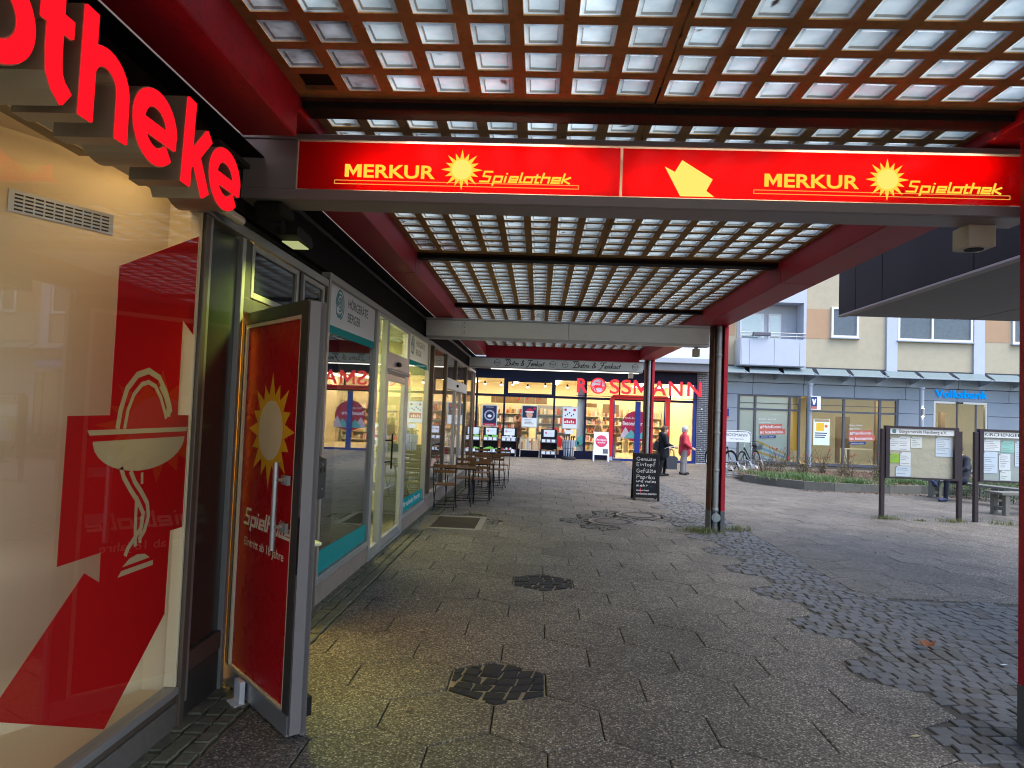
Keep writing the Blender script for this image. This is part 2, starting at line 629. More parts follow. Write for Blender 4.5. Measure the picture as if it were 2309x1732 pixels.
strip = MB().sheet([(STRIP_L, -3), (7.5, -3), (7.5, SQ_Y), (STRIP_R, SQ_Y), (STRIP_R, 30), (STRIP_L, 30)], -.011).build('cobble_strip', mat('sett_joint', (.075, .070, .060), .95, var=.35, scale=18, bump=.3, bscale=120), kind='structure')
setts = []
y = 1.0
row = 0
while y < 27:
    dy = RND.uniform(.098, .118)
    x1 = 7.4 if y < SQ_Y - .05 else STRIP_R - .03
    x = STRIP_L + (.05 if row % 2 else 0)
    while x < x1:
        dx = RND.uniform(.10, .135) if x < 3.5 else RND.uniform(.10, .16)
        if x1 < 4 and STRIP_R - .002 - (x + dx) < .055: dx = STRIP_R - .002 - x
        cx, cyy = x + dx / 2, y + dy / 2 + .05 * (x - 2.3) + .03 * math.sin(x * 3)
        if cyy < (SQ_Y - .06) or cx < STRIP_R - .02:
            r = round((cyy - HY0) / HR)
            bad = False
            for rr in (r - 1, r, r + 1):
                off = 0 if rr % 2 == 0 else HC / 2
                for c in (3, 4):
                    hx = HX0 + off + c * HC
                    if hx <= (2.5 if rr % 2 == 0 else 2.2) and in_hex(cx - dx * .40, cyy, hx, HY0 + rr * HR, HA + .004): bad = True
            if not bad and not (2.70 < cx < 3.04 and 11.05 < cyy < 11.45):
                setts.append((cx, cyy, dx - .009, dy - .009, RND.uniform(-.06, .10)))
        x += dx
    y += dy
    row += 1
setts.sort(key=lambda s: math.hypot(s[0], s[1]))
vis = [s for s in setts if s[1] > 2.6 and s[0] / s[1] < .80]
vis_set = set(id(s) for s in vis[:300])
variants = []
for i in range(8):
    t = MB(); sett_into(t, 0, 0, 1, 1, 0, .004)
    # unit stone: undo the depth scaling in x and y only
    variants.append(t.mesh('cobble', M_cobble if i % 4 else M_cobble2))
rest = MB()
for s in setts:
    if id(s) in vis_set:
        o = link('cobble', RND.choice(variants), strip)
        o.location = (s[0], s[1], RND.uniform(-.004, .002))
        o.scale = (s[2], s[3], 1)
        o.rotation_euler = (RND.uniform(-.015, .015), RND.uniform(-.015, .015), s[4] + RND.choice((0, PI)))
    else:
        sett_into(rest, s[0], s[1], s[2], s[3], s[4], RND.uniform(-.004, .006), 0 if RND.random() < .8 else 1)
rest.build('cobbles_beyond', [M_cobble, M_cobble2], strip, kind='stuff')

# the two cells of setts in the paving
M_cobbled = mat('black_basalt', (.028, .028, .030), .6, var=.4, scale=9, bump=.5, bscale=45)
for (r, c), lab in (((0, 0), 'hexagon of dark basalt setts set into the paving in front of the red door'), ((5, 0), 'smaller looking hexagon of grey setts farther along the walkway')):
    hx, hy = HX0 + c * HC + (0 if r % 2 == 0 else HC / 2), HY0 + r * HR
    root = thing('sett_patch', lab, 'paving patch', (hx, hy, -.02), 'hexagonal patches of setts')
    MB().sheet(hexpoly(hx, hy, HA - .0042), -.008).build('bed', M_sand, root)
    hexa = hexpoly(hx, hy, HA - .012)
    j = 0
    yy = hy - HA
    edges = [(hexa[k], hexa[(k + 1) % 6]) for k in range(6)]
    while yy < hy + HA:
        h_ = RND.uniform(.10, .13)
        xx = hx - HA - RND.uniform(0, .08)
        while xx < hx + HA:
            w_ = RND.uniform(.10, .15)
            g_ = .0035
            q = [(xx + g_, yy + g_), (xx + w_ - g_, yy + g_), (xx + w_ - g_, yy + h_ - g_), (xx + g_, yy + h_ - g_)]
            q = [(a + RND.uniform(-.012, .012) + .18 * (c_ - hy), c_ + RND.uniform(-.012, .012) + .035 * math.sin(a * 7)) for a, c_ in q]
            for (e0, e1) in edges:
                if len(q) < 3: break
                q = clip(q, lambda p: (p[0] - e0[0]) * (hy - e0[1]) * 0 + ((e1[0] - e0[0]) * (p[1] - e0[1]) - (e1[1] - e0[1]) * (p[0] - e0[0])) * -1)
            if len(q) >= 3:
                ar = abs(sum(q[k][0] * q[(k + 1) % len(q)][1] - q[(k + 1) % len(q)][0] * q[k][1] for k in range(len(q)))) / 2
                if ar > .0018:
                    sb_ = MB(); slab_into(sb_, q, RND.uniform(-.001, .006), .016, .04)
                    sb_.build('cobble', M_cobbled, root)
            xx += w_
        yy += h_
        j += 1

# mosaic setts along the shop fronts
edge = MB().sheet([(-1.92, -2), (-1.60, -2), (-1.60, 20), (-1.92, 20)], -.024).build('edging_strip', M_sand, kind='structure')
em = MB()
M_edgelit = mat('lamplit_edge_sett', (.13, .125, .085), .85, var=.35, scale=14, bump=.4, bscale=60)  # greenish stone; the lamplight falling on it is put into the lighter colour
edgelit_variants = []
for i in range(5):
    t = MB(); sett_into(t, 0, 0, 1, 1, 0, .003)
    edgelit_variants.append(t.mesh('sett', M_edgelit))
n_edge = 0
for yy in np.arange(0, 19.5, .105):
    for i in range(3):
        xx = -1.87 + i * .098
        args = (xx + .0, yy + RND.uniform(-.01, .01), .086, .092, RND.uniform(-.1, .1))
        if 10.1 < yy < 11.7 and i > 0: continue
        if 2.7 < yy < 10 and n_edge < 210:
            o = link('sett', RND.choice(edgelit_variants), edge)
            o.location = (args[0], args[1], RND.uniform(-.004, .003)); o.scale = (args[2], args[3], 1); o.rotation_euler = (0, 0, args[4])
            n_edge += 1
        else:
            sett_into(em, *args, RND.uniform(-.004, .002))
em.build('setts_beyond', M_edgelit, edge, kind='stuff')

# doormat sunk in a stone frame
mt = thing('doormat', 'brown ribbed entrance mat sunk in a stone border before the hearing shop', 'doormat', (-1.3, 10.9, 0))
M_mat = mat('coir', (.075, .058, .042), .95, var=.4, scale=40, bump=.8, bscale=120)
b = MB().box(-1.58, -.90, 10.32, 11.42, -.03, -.002)
for i in range(34):
    b.box(-1.575, -.905, 10.33 + i * .032, 10.345 + i * .032, -.002, .004)
b.build('ribbed_mat', M_mat, mt)
M_stone = mat('pale_stone', (.24, .22, .19), .8, var=.2, scale=12, bump=.2)
MB().box(-.90, -.80, 10.22, 11.52, -.03, .006, c=.004).build('border', M_stone, mt)
MB().box(-1.6, -.905, 11.42, 11.52, -.03, .006, c=.004).build('border', M_stone, mt)
MB().box(-1.6, -.905, 10.22, 10.32, -.03, .006, c=.004).build('border', M_stone, mt)
b = MB()
for yy in np.arange(10.05, 11.75, .085):
    for xx in np.arange(-1.56, -.55, .085):
        if -1.6 < xx < -.78 and 10.20 < yy < 11.54: continue
        sett_into(b, xx, yy, .074, .074, RND.uniform(-.2, .2), RND.uniform(-.003, .002))
b.build('setts', M_cobble2, mt, kind='stuff')
MB().sheet([(-1.62, 9.98), (-.50, 9.98), (-.50, 11.78), (-1.62, 11.78)], -.026).build('bed', M_sand, mt)

# manhole covers
M_iron = mat('cast_iron', (.07, .062, .055), .5, .6, var=.3, scale=20, bump=.3, bscale=80)
M_rustring = mat('worn_iron_ring', (.16, .13, .11), .45, .5, var=.3, scale=25)
for (cx, cyy, r, lab) in ((1.30, 11.62, .40, 'round manhole cover with a concrete filling nearest the camera'), (1.86, 12.50, .40, 'round manhole cover just beyond the first and nearer the red column')):
    root = thing('manhole_cover', lab, 'manhole cover', (cx, cyy, 0), 'manhole covers in the walkway')
    MB().lathe([(r, -.04), (r, .006), (r - .055, .008), (r - .055, -.02)], (cx, cyy, 0), 40).build('ring', M_rustring, root, smooth=True)
    MB().lathe([(r - .065, -.03), (r - .065, .006), (r - .10, .009), (.001, .009)], (cx, cyy, 0), 40).build('lid', M_iron, root, smooth=True)
    MB().lathe([(r - .16, 0), (r - .17, .012), (.001, .013)], (cx, cyy, 0), 40).build('filling', M_slab, root, smooth=True)
    b = MB()
    for i in range(40):
        a = 2 * PI * i / 40
        p, q = r - .115, r - .145
        b.box(cx + p * math.cos(a) - .012, cx + p * math.cos(a) + .012, cyy + p * math.sin(a) - .012, cyy + p * math.sin(a) + .012, .008, .014)
    b.build('studs', M_iron, root)
ring = MB()
for (hx, hy) in SETT_CELLS:
    for yy in np.arange(hy - HA, hy + HA, .105):
        for xx in np.arange(hx - HA + (.05 if int(yy * 10) % 2 else 0), hx + HA, .115):
            if in_hex(xx, yy, hx, hy, HA - .02) and min(math.hypot(xx - a, yy - c) for a, c in MANHOLES) > .44:
                sett_into(ring, xx + RND.uniform(-.01, .01), yy, .104, .095, RND.uniform(-.2, .2), RND.uniform(-.004, .005))
ring.build('setts_round_manholes', M_cobble2, pavement, kind='stuff')

# ================================================================== CANOPY
M_red = mat('red_paint', (.42, .016, .035), .5, var=.22, scale=5, bump=.12, bscale=30, speck=.5, spec=.3)
M_conc = mat('stained_warmlit_concrete', (.39, .22, .085), .85, var=.38, scale=3.5, bump=.25, bscale=40, speck=.45)  # stain specks; orange glow of shop and sign lights put into base colour
M_dark = mat('dark_steel', (.020, .017, .015), .7, var=.4, scale=7, bump=.1, speck=.3)
M_rust = mat('rusty_steel', (.085, .030, .016), .85, var=.5, scale=9, bump=.5, bscale=60, speck=.6)
M_alu = mat('aluminium', (.42, .42, .43), .38, .75, var=.06, scale=4)
M_greypaint = mat('grey_paint', (.27, .26, .27), .5, var=.07, scale=3)


def glass_brick(name, dirt):
    m = bpy.data.materials.new(name); m.use_nodes = True
    nt = m.node_tree; nt.nodes.clear()
    o = nt.nodes.new('ShaderNodeOutputMaterial')
    pos = _pos(nt)
    no = nt.nodes.new('ShaderNodeTexNoise'); no.inputs['Scale'].default_value = 7; no.inputs['Detail'].default_value = 5
    nt.links.new(pos, no.inputs['Vector'])
    oi = nt.nodes.new('ShaderNodeObjectInfo')
    rp = nt.nodes.new('ShaderNodeValToRGB')
    a, b = ((.28, .40, .45), (.48, .60, .64)) if not dirt else ((.05, .05, .06), (.24, .27, .30))  # dark pair: dirt, plus shade of the storeys above put into the colour
    rp.color_ramp.elements[0].position = .3; rp.color_ramp.elements[0].color = a + (1,)
    rp.color_ramp.elements[1].position = .7; rp.color_ramp.elements[1].color = b + (1,)
    nt.links.new(no.outputs[0], rp.inputs[0])
    # grime lying on the roof in patches, and differences from block to block
    n4 = nt.nodes.new('ShaderNodeTexNoise'); n4.inputs['Scale'].default_value = 1.1; n4.inputs['Detail'].default_value = 3
    nt.links.new(pos, n4.inputs['Vector'])
    q1 = nt.nodes.new('ShaderNodeMapRange'); q1.inputs[1].default_value = .35; q1.inputs[2].default_value = .65; q1.inputs[3].default_value = .62; q1.inputs[4].default_value = 1.12
    nt.links.new(n4.outputs[0], q1.inputs[0])
    q2 = nt.nodes.new('ShaderNodeMapRange'); q2.inputs[3].default_value = .78; q2.inputs[4].default_value = 1.15
    nt.links.new(oi.outputs['Random'], q2.inputs[0])
    q3 = nt.nodes.new('ShaderNodeMath'); q3.operation = 'MULTIPLY'
    nt.links.new(q1.outputs[0], q3.inputs[0]); nt.links.new(q2.outputs[0], q3.inputs[1])
    q4 = nt.nodes.new('ShaderNodeVectorMath'); q4.operation = 'SCALE'
    nt.links.new(rp.outputs[0], q4.inputs[0]); nt.links.new(q3.outputs[0], q4.inputs['Scale'])
    t = nt.nodes.new('ShaderNodeBsdfTranslucent'); nt.links.new(q4.outputs[0], t.inputs[0])
    tr = nt.nodes.new('ShaderNodeBsdfTransparent'); tr.inputs[0].default_value = (.50, .60, .64, 1)
    g = nt.nodes.new('ShaderNodeBsdfGlossy'); g.inputs[1].default_value = .18
    n2 = nt.nodes.new('ShaderNodeTexNoise'); n2.inputs['Scale'].default_value = 35
    nt.links.new(pos, n2.inputs['Vector'])
    bp = nt.nodes.new('ShaderNodeBump'); bp.inputs['Strength'].default_value = .35; bp.inputs['Distance'].default_value = .01
    nt.links.new(n2.outputs[0], bp.inputs['Height']); nt.links.new(bp.outputs[0], g.inputs['Normal'])
    m1 = nt.nodes.new('ShaderNodeMixShader'); m1.inputs[0].default_value = .18 if not dirt else .05
    nt.links.new(t.outputs[0], m1.inputs[1]); nt.links.new(tr.outputs[0], m1.inputs[2])
    fr = nt.nodes.new('ShaderNodeFresnel'); fr.inputs[0].default_value = 1.4
    m2 = nt.nodes.new('ShaderNodeMixShader')
    nt.links.new(fr.outputs[0], m2.inputs[0]); nt.links.new(m1.outputs[0], m2.inputs[1]); nt.links.new(g.outputs[0], m2.inputs[2])
    nt.links.new(m2.outputs[0], o.inputs[0])
    MATS[name] = m
    return m


M_gb = glass_brick('glass_block', False)
M_gbd = glass_brick('dirty_shaded_glass_block', True)
M_gbrim = mat('block_rim', (.30, .33, .35), .4, var=.3, scale=30)

canopy = thing('arcade_canopy', 'red steel canopy roofed with square glass blocks over the walkway', 'canopy', (.6, 4, 0))
PX = PY = .2515
BW = .186
ZS, ZT = 3.55, 3.66
LBX0, LBX1, RBX0, RBX1 = -1.77, -1.45, 2.62, 3.02
CX0 = -1.39
cols_x = [CX0 + i * PX + (.0 if i < 8 else .012) for i in range(16)]
CROSS = [(-3.35, -3.19), (.30, .46), (3.87, 4.03), (7.68, 7.85), (11.21, 11.36), (14.75, 14.90)]
Y_END = 18.30
brick_cells = []
grid = MB()


def grid_panel(mb, xs, ys, z0, z1):
    """slab with square holes: xs and ys are sorted cuts, holes at odd/odd cells"""
    nx, ny = len(xs), len(ys)
    vid = {}

    def V(i, j, k):
        key = (i, j, k)
        if key not in vid:
            vid[key] = len(mb.v)
            mb.v.append((xs[i], ys[j], (z0, z1)[k]))
        return vid[key]
    for i in range(nx - 1):
        for j in range(ny - 1):
            if i % 2 == 1 and j % 2 == 1:
                for (a, b, c, d) in ((i, j, i + 1, j), (i + 1, j, i + 1, j + 1), (i + 1, j + 1, i, j + 1), (i, j + 1, i, j)):
                    mb.f.append((V(a, b, 0), V(c, d, 0), V(c, d, 1), V(a, b, 1))); mb.m.append(0)
                continue
            mb.f.append((V(i, j, 0), V(i, j + 1, 0), V(i + 1, j + 1, 0), V(i + 1, j, 0))); mb.m.append(0)
            mb.f.append((V(i, j, 1), V(i + 1, j, 1), V(i + 1, j + 1, 1), V(i, j + 1, 1))); mb.m.append(0)


spans = []
for i in range(len(CROSS)):
    a = CROSS[i][1]
    b = CROSS[i + 1][0] if i + 1 < len(CROSS) else Y_END - .18
    spans.append((a, b))
for (a, b) in spans:
    n = int((b - a - .05) / PY)
    y0 = a + (b - a - (n * PY - (PY - BW))) / 2
    if abs(a - 4.03) < .01: y0 = a + .055
    ys = [a]
    for k in range(n):
        ys += [y0 + k * PY, y0 + k * PY + BW]
        for x in cols_x: brick_cells.append((x, y0 + k * PY))
    ys.append(b)
    for h0, h1 in ((0, 8), (8, 16)):
        xs = [LBX1 if h0 == 0 else cols_x[8] - .026]
        for x in cols_x[h0:h1]: xs += [x, x + BW]
        xs.append(cols_x[8] - .038 if h0 == 0 else RBX0)
        gp = MB(); grid_panel(gp, xs, ys, ZS + RND.uniform(-.001, .001), ZT)
        gp.build('concrete_grid', M_conc, canopy)


def brick_into(mb):
    h = BW / 2 - .002
    # thin frame then a shallow pressed pane
    v, f = [], []
    for k, z in ((h, .004), (h - .008, .0), (h - .020, .0), (h - .026, .010)):
        v += [(-k, -k, z), (k, -k, z), (k, k, z), (-k, k, z)]
    for a in (0, 4, 8):
        f += [(a + i, a + (i + 1) % 4, a + 4 + (i + 1) % 4, a + 4 + i) for i in range(4)]
    f.append((12, 13, 14, 15))
    mb.add(v, f, 0)


tb = MB(); brick_into(tb)
bm_clean = tb.mesh('glass_brick', M_gb)
bm_dirty_shaded = tb.mesh('glass_brick', M_gbd)
inview = sorted([c for c in brick_cells if c[1] > 2.35 and c[0] / c[1] < .80], key=lambda c: math.hypot(c[0], c[1]))
near = set(inview[:300])
restb = MB()
for (x, yv) in brick_cells:
    missing = abs(x - CX0) < .01 and 3.5 < yv < 3.8
    dirty_shaded = (x < CX0 + .1 and RND.random() < .55 and yv < 4.2) or (x < CX0 + .4 and yv < 4.0 and RND.random() < .5) or (x < CX0 + .4 and 7.0 < yv < 7.7)
    if (x, yv) in near:
        if missing:
            continue
        o = link('glass_brick', bm_dirty_shaded if dirty_shaded else bm_clean, canopy)
        o.location = (x + BW / 2, yv + BW / 2, ZS + RND.uniform(-.002, .004))
        o.rotation_euler = (RND.uniform(-.02, .02), RND.uniform(-.02, .02), RND.choice((0, 1, 2, 3)) * PI / 2)
    else:
        o0 = len(restb.v)
        brick_into(restb)
        tx, ty = RND.uniform(-.02, .02), RND.uniform(-.02, .02)
        for k in range(o0, len(restb.v)):
            p = restb.v[k]
            restb.v[k] = (p[0] + x + BW / 2, p[1] + yv + BW / 2, p[2] + ZS + p[0] * tx + p[1] * ty)
restb.build('glass_bricks_beyond', M_gb, canopy, kind='stuff')
# leaves and dirt lying on the roof
lq = MB()
for i in range(420):
    x, yv = RND.uniform(LBX1 + .02, RBX0 - .02), RND.uniform(1.5, 12) if RND.random() < .8 else RND.uniform(12, 18)
    if RND.random() < .5: x = LBX1 + .05 + abs(RND.gauss(0, .5))
    if x > RBX0 - .02: continue
    a, r_ = RND.uniform(0, 2 * PI), RND.uniform(.012, .045)
    lq.add([(x + r_ * math.cos(a), yv + r_ * math.sin(a), ZS + .022), (x - r_ * .4 * math.sin(a), yv + r_ * .4 * math.cos(a), ZS + .026), (x - r_ * math.cos(a), yv - r_ * math.sin(a), ZS + .022), (x + r_ * .4 * math.sin(a), yv - r_ * .4 * math.cos(a), ZS + .024)], [(0, 1, 2, 3)])
lq.build('roof_litter', mat('wet_leaves', (.06, .035, .02), .8, var=.4), canopy, kind='stuff')
# the cell with a broken block is closed by a board
MB().box(CX0 - .01, CX0 + BW + .01, 3.55, 3.79, ZS + .03, ZS + .05).build('board', M_dark, canopy)
for a, b in CROSS:
    MB().box(LBX1 + .003, RBX0 - .003, a + .002, b - .002, ZS - .055, ZT + .04, c=.006).build('cross_beam', M_dark, canopy)
    MB().box(LBX1 + .004, RBX0 - .004, a - .012, a + .002, ZS - .018, ZS - .002).build('cross_beam_lip', M_rust, canopy)
MB().box(RBX0 - .001, LBX1 + .001, Y_END - .16, Y_END, 3.22, ZT, c=.006).build('end_beam', M_red, canopy)
for x0, x1 in ((LBX0, LBX1), (RBX0, RBX1)):
    for y0, y1 in ((-3.6, 3.82 if x0 < 0 else 4.39), (3.83 if x0 < 0 else 4.40, 7.60), (7.61, 11.10), (11.11, Y_END)):
        zb = 3.30
        if x0 < 0 and 3 < y0 < 4:
            MB().box(x0, x1, 3.822, 4.398, 3.462, ZT + .12, c=.008).build('beam', M_red, canopy)
            y0 = 4.40
        if x0 > 0 and y0 < 0: zb = 3.47
        MB().box(x0, x1, y0, y1, zb, ZT + .12, c=.008).build('beam', M_red, canopy)
M_plinthgrey = mat('grey_primer', (.10, .11, .125), .55, var=.15, scale=8)
for cyy in (-3.3, 3.80, 11.09, 18.10):
    x0, x1 = 2.785, 3.02
    y1 = cyy + .28
    top_ = 3.468 if cyy < 4 else 3.298
    MB().box(x0, x0 + .02, cyy, y1, .32, top_, c=.003).build('column_flange', M_red if cyy < 5 else M_rust, canopy)
    MB().box(x1 - .062, x1, cyy, y1, .32, top_, c=.003).build('column_flange', M_red, canopy)
    MB().box(x0 + .022, x1 - .064, cyy + .14, cyy + .155, .32, 3.297).build('column_web', M_red, canopy)
    for a, b_ in ((x0 - .002, x0 + .022), (x1 - .064, x1 + .002)):
        MB().box(a, b_, cyy - .002, y1 + .002, -.03, .322, c=.003).build('column_foot', M_plinthgrey, canopy)
    MB().box(x0 + .024, x1 - .066, cyy + .138, cyy + .157, -.03, .32).build('column_foot', M_plinthgrey, canopy)
M_zinc = mat('zinc', (.30, .32, .34), .42, .7, var=.22, scale=14, bump=.08, speck=.25)
for cyy, lab in ((11.09, 'dented zinc downpipe in the rusty red column beside the cobble strip'), (18.10, 'slimmer looking zinc downpipe on the far red column under the bistro sign')):
    root = thing('downpipe', lab, 'downpipe', (2.880, cyy + .05, 0), 'zinc downpipes')
    MB().cyl((2.880, cyy + .055, .30), (2.880, cyy + .055, 3.29), .053, n=18).build('pipe', M_zinc, root, smooth=True)
    MB().lathe([(.048, -.02), (.052, .30), (.060, .31), (.060, .36), (.053, .37)], (2.880, cyy + .055, 0), 18).build('foot', M_zinc, root, smooth=True)
    for z in (.95, 1.55, 1.9, 2.8):
        MB().lathe([(.054, 0), (.060, .006), (.060, .03), (.054, .036)], (2.880, cyy + .055, z), 18).build('collar', M_zinc, root, smooth=True)
    MB().cyl((2.880, cyy - .03, .22), (2.880, cyy + .02, .22), .07, n=20).cyl((2.880, cyy - .045, .22), (2.880, cyy - .028, .22), .045, n=20).build('inspection_cap', M_zinc, root, smooth=False)

# small lamp housings under the canopy
M_lampw = mat('cream_plastic', (.62, .56, .46), .5, var=.05)
for (x, yv, z0, z1, s, lab) in ((2.72, 4.40, 2.90, 3.04, .17, 'cream cube lamp housing hanging under the red lit sign'), (2.55, 11.30, 2.80, 2.925, .105, 'small dim lamp housing under the white blank sign board'), (2.40, 18.15, 2.80, 2.94, .12, 'white cube lamp housing under the bistro sign')):
    root = thing('lamp_housing', lab, 'lamp', (x, yv, z0), 'cube lamps under the canopy')
    MB().box(x - s / 2, x + s / 2, yv - s / 2, yv + s / 2, z0, z1, c=.006).build('housing', M_lampw, root)
    MB().cyl((x, yv, z0 - .004), (x, yv, z0 + .001), s * .32, n=18).build('lens', M_dark, root)
    MB().cyl((x, yv, z1), (x, yv, z1 + .03), .03, n=8).build('mount', M_alu, root)
# ================================================================== LIT SIGN OVER THE WALKWAY
M_signgrey = mat('mauve_sign_metal', (.30, .26, .27), .45, .2, var=.05, scale=3)
M_signyellow = emitter('lit_yellow', (1.0, .56, .05), .95)
M_signpale = emitter('lit_pale_yellow', (1.0, .66, .13), 1.0)
M_acryl = film('red_acrylic', (.85, .012, .012), .62, .05, .25)
M_tube = emitter('tube', (1.0, .80, .50), 26.0)
M_white_in = mat('sign_inside', (.22, .22, .21), .7, var=.1)
M_gold = mat('gold_outline', (.8, .5, .1), .5, emit=(1, .55, .1), es=.5)


def sun_shape(cx, cz, r_out, r_in, n=16, rot=0.0, sq=1.0):
    p = []
    for i in range(n):
        a = 2 * PI * i / n + rot
        k = 1.0 if i % 2 == 0 else .86
        p.append((cx + math.sin(a) * r_out * k * sq, cz + math.cos(a) * r_out * k))
        a += PI / n
        p.append((cx + math.sin(a) * r_in * sq, cz + math.cos(a) * r_in))
    return p


SY = 4.15
sg = thing('lit_sign', 'long red backlit arcade sign with yellow lettering, two suns and an arrow', 'sign', (.4, SY, 3.05))
MB().box(-1.95, 2.93, SY + .01, SY + .24, 3.035, 3.085, c=.004).build('bottom_rail', M_signgrey, sg)
MB().box(-1.95, 2.93, SY - .012, SY + .24, 3.415, 3.450, c=.004).build('top_rail', M_signgrey, sg)
MB().box(-1.95, 2.93, SY - .012, SY + .008, 3.035, 3.098, c=.003).build('front_rail', M_signgrey, sg)
MB().box(-1.95, -1.563, SY - .004, SY + .22, 3.10, 3.413, c=.003).build('end_panel', M_signgrey, sg)
MB().box(-1.56, 2.93, SY + .225, SY + .238, 3.087, 3.413).build('back_panel', M_white_in, sg)
for x0, x1 in ((-1.555, .447), (.463, 2.905)):
    MB().box(x0, x1, SY, SY + .004, 3.106, 3.404).build('panel', M_acryl, sg)
MB().box(2.915, 2.928, SY, SY + .22, 3.10, 3.413).build('end_cap', M_signgrey, sg)
for x0, x1, z in ((-1.2, .36, 3.215), (.50, 1.95, 3.20), (1.5, 2.68, 3.33), (-.9, .1, 3.35)):
    MB().cyl((x0, SY + .11, z), (x1, SY + .11, z), .016, n=8).build('tube', M_tube, sg)
for ox, wdt in ((0.0, 0), (2.579, 0)):
    MB().prism(glyph_m(-1.258 + ox, 3.186, .105, .080, .026), SY - .001, SY - .003, FY).build('lettering', M_signyellow, sg)
    lettering('ERKUR', .080, (-1.140 + ox, 3.186, SY - .003), FY, M_signyellow, sg, width=.447, bold=.035)
    ss = MB().prism(sun_shape(-.527 + ox, 3.246, .128, .068), SY - .0035, SY - .001, FY).build('sun_emblem', M_signyellow, sg)
    MB().prism(disc(-.527 + ox, 3.246, .062), SY - .0065, SY - .004, FY).build('sun_disc', M_signpale, ss)
    angular('Spielothek', -.415 + ox, 3.172, .066, .565, SY - .001, SY - .003, FY).build('lettering', M_signyellow, sg)
    x0, x1 = -1.32 + ox, .195 + ox
    MB().ribbon([(x0, 3.142), (x1, 3.142), (x1, 3.164), (x0, 3.164)], .004, SY - .001, SY - .0022, FY, closed=True).build('underline', M_gold, sg)
MB().prism([(.719, 3.295), (.780, 3.263), (.823, 3.337), (1.01, 3.222), (.973, 3.150), (1.021, 3.114), (.816, 3.114)], SY - .003, SY - .001, FY).build('arrow', M_signpale, sg)

# blank sign and bistro sign farther on
M_whitepaint = mat('white_sign_board', (.70, .69, .70), .5, var=.05, scale=3, speck=.08)
bs = thing('blank_sign_board', 'long blank off-white sign board spanning the walkway at the second columns', 'sign', (.4, 11.02, 2.93))
MB().box(-1.88, 2.70, 11.02, 11.20, 2.935, 2.975, c=.004).build('bottom_rail', M_alu, bs)
MB().box(-1.88, 2.70, 11.02, 11.20, 3.235, 3.272, c=.004).build('top_rail', M_alu, bs)
for x0, x1 in ((-1.88, -1.295), (-1.29, .437), (.445, 2.70)):
    MB().box(x0, x1, 11.026, 11.19, 2.977, 3.233, c=.002).build('panel', M_whitepaint, bs)
M_marks = mat('dark_print', (.02, .02, .035), .6, var=.1)
for z in (3.02, 3.05, 3.12, 3.19):
    MB().box(-1.262, -1.250, 11.0235, 11.0245, z, z + .018).build('print_mark', M_marks, bs)

M_bistro = mat('pale_blue_board', (.76, .82, .84), .5, var=.04, scale=3)
br = thing('bistro_sign', 'pale board with two dark script lines reading Bistro and Feinkost', 'sign', (.5, 18.06, 2.95))
MB().box(-1.88, 2.70, 18.06, 18.24, 2.945, 2.978, c=.004).build('bottom_rail', M_alu, br)
MB().box(-1.88, 2.70, 18.06, 18.24, 3.208, 3.225, c=.004).build('top_rail', M_alu, br)
for x0, x1 in ((-1.88, -1.345), (-1.34, .452), (.458, 2.70)):
    MB().box(x0, x1, 18.066, 18.23, 2.98, 3.206, c=.002).build('panel', M_bistro, br)
M_tubecool = emitter('cool_tube', (1.0, .93, .82), 3.0)
MB().box(-1.30, 2.60, 18.10, 18.14, 2.925, 2.943).build('light_strip', M_tubecool, br)


def script_word(mb, u, v, h, w):
    """loose pen strokes for 'Bistro & Feinkost' on a board facing -Y"""
    lw = .115 * h
    k = w / 8.3
    S = []

    def st(pts, x):
        S.append([(x + a, b) for a, b in pts])
    # B
    st([(-.05, -.12), (.25, .0), (.45, .9), (.50, 1.05)], 0); st(arc(.30, .78, .38, 200, -60, 12, .30), .12); st(arc(.42, .28, .40, 80, -150, 12, .30), .1); st(arc(-.02, .95, .22, 180, 20, 8, .16), .0)
    # istro
    def i_(x): st([(.0, .0), (.02, .45)], x); st([(.03, .60), (.05, .66)], x)
    i_(.98)
    st([(.30, .42), (.12, .40), (.10, .26), (.26, .18), (.24, .04), (.02, .03)], 1.15)
    st([(.12, .80), (.04, .1), (.18, .02)], 1.55); st([(-.08, .46), (.26, .48)], 1.55)
    st([(.0, .0), (.04, .42), (.10, .30), (.26, .44)], 1.90)
    st(arc(.17, .22, .15, 0, 360, 12, .21), 2.20)
    # &
    st([(.62, .06), (.10, .72), (.22, .95), (.40, .80), (.30, .55), (.02, .30), (.10, .04), (.34, .04), (.60, .42)], 3.05)
    # F
    st([(-.1, -.2), (.20, -.18), (.38, .2), (.52, .92)], 4.25); st([(.0, .80), (.12, 1.0), (.55, .96), (.95, 1.05)], 4.25); st([(.22, .50), (.62, .54)], 4.25)
    # einkost
    st([(.04, .20), (.28, .26), (.22, .44), (.08, .36), (.06, .08), (.18, .0), (.32, .08)], 5.05)
    i_(5.48)
    st([(.0, .0), (.03, .44), (.06, .30), (.20, .44), (.26, .36), (.24, .0)], 5.65)
    st([(.0, .0), (.10, .95)], 6.10); st([(.30, .46), (.05, .22), (.32, .0)], 6.10)
    st(arc(.17, .22, .15, 0, 360, 12, .21), 6.52)
    st([(.30, .42), (.12, .40), (.10, .26), (.26, .18), (.24, .04), (.02, .03)], 6.90)
    st([(.12, .80), (.04, .1), (.18, .02)], 7.35); st([(-.08, .46), (.26, .48)], 7.35)
    for i, p in enumerate(S):
        mb.ribbon([(u + (a + .25 * b) * k, v + b * h) for a, b in p], lw, 18.0655, 18.0645 - (i % 4) * .0003, FY)


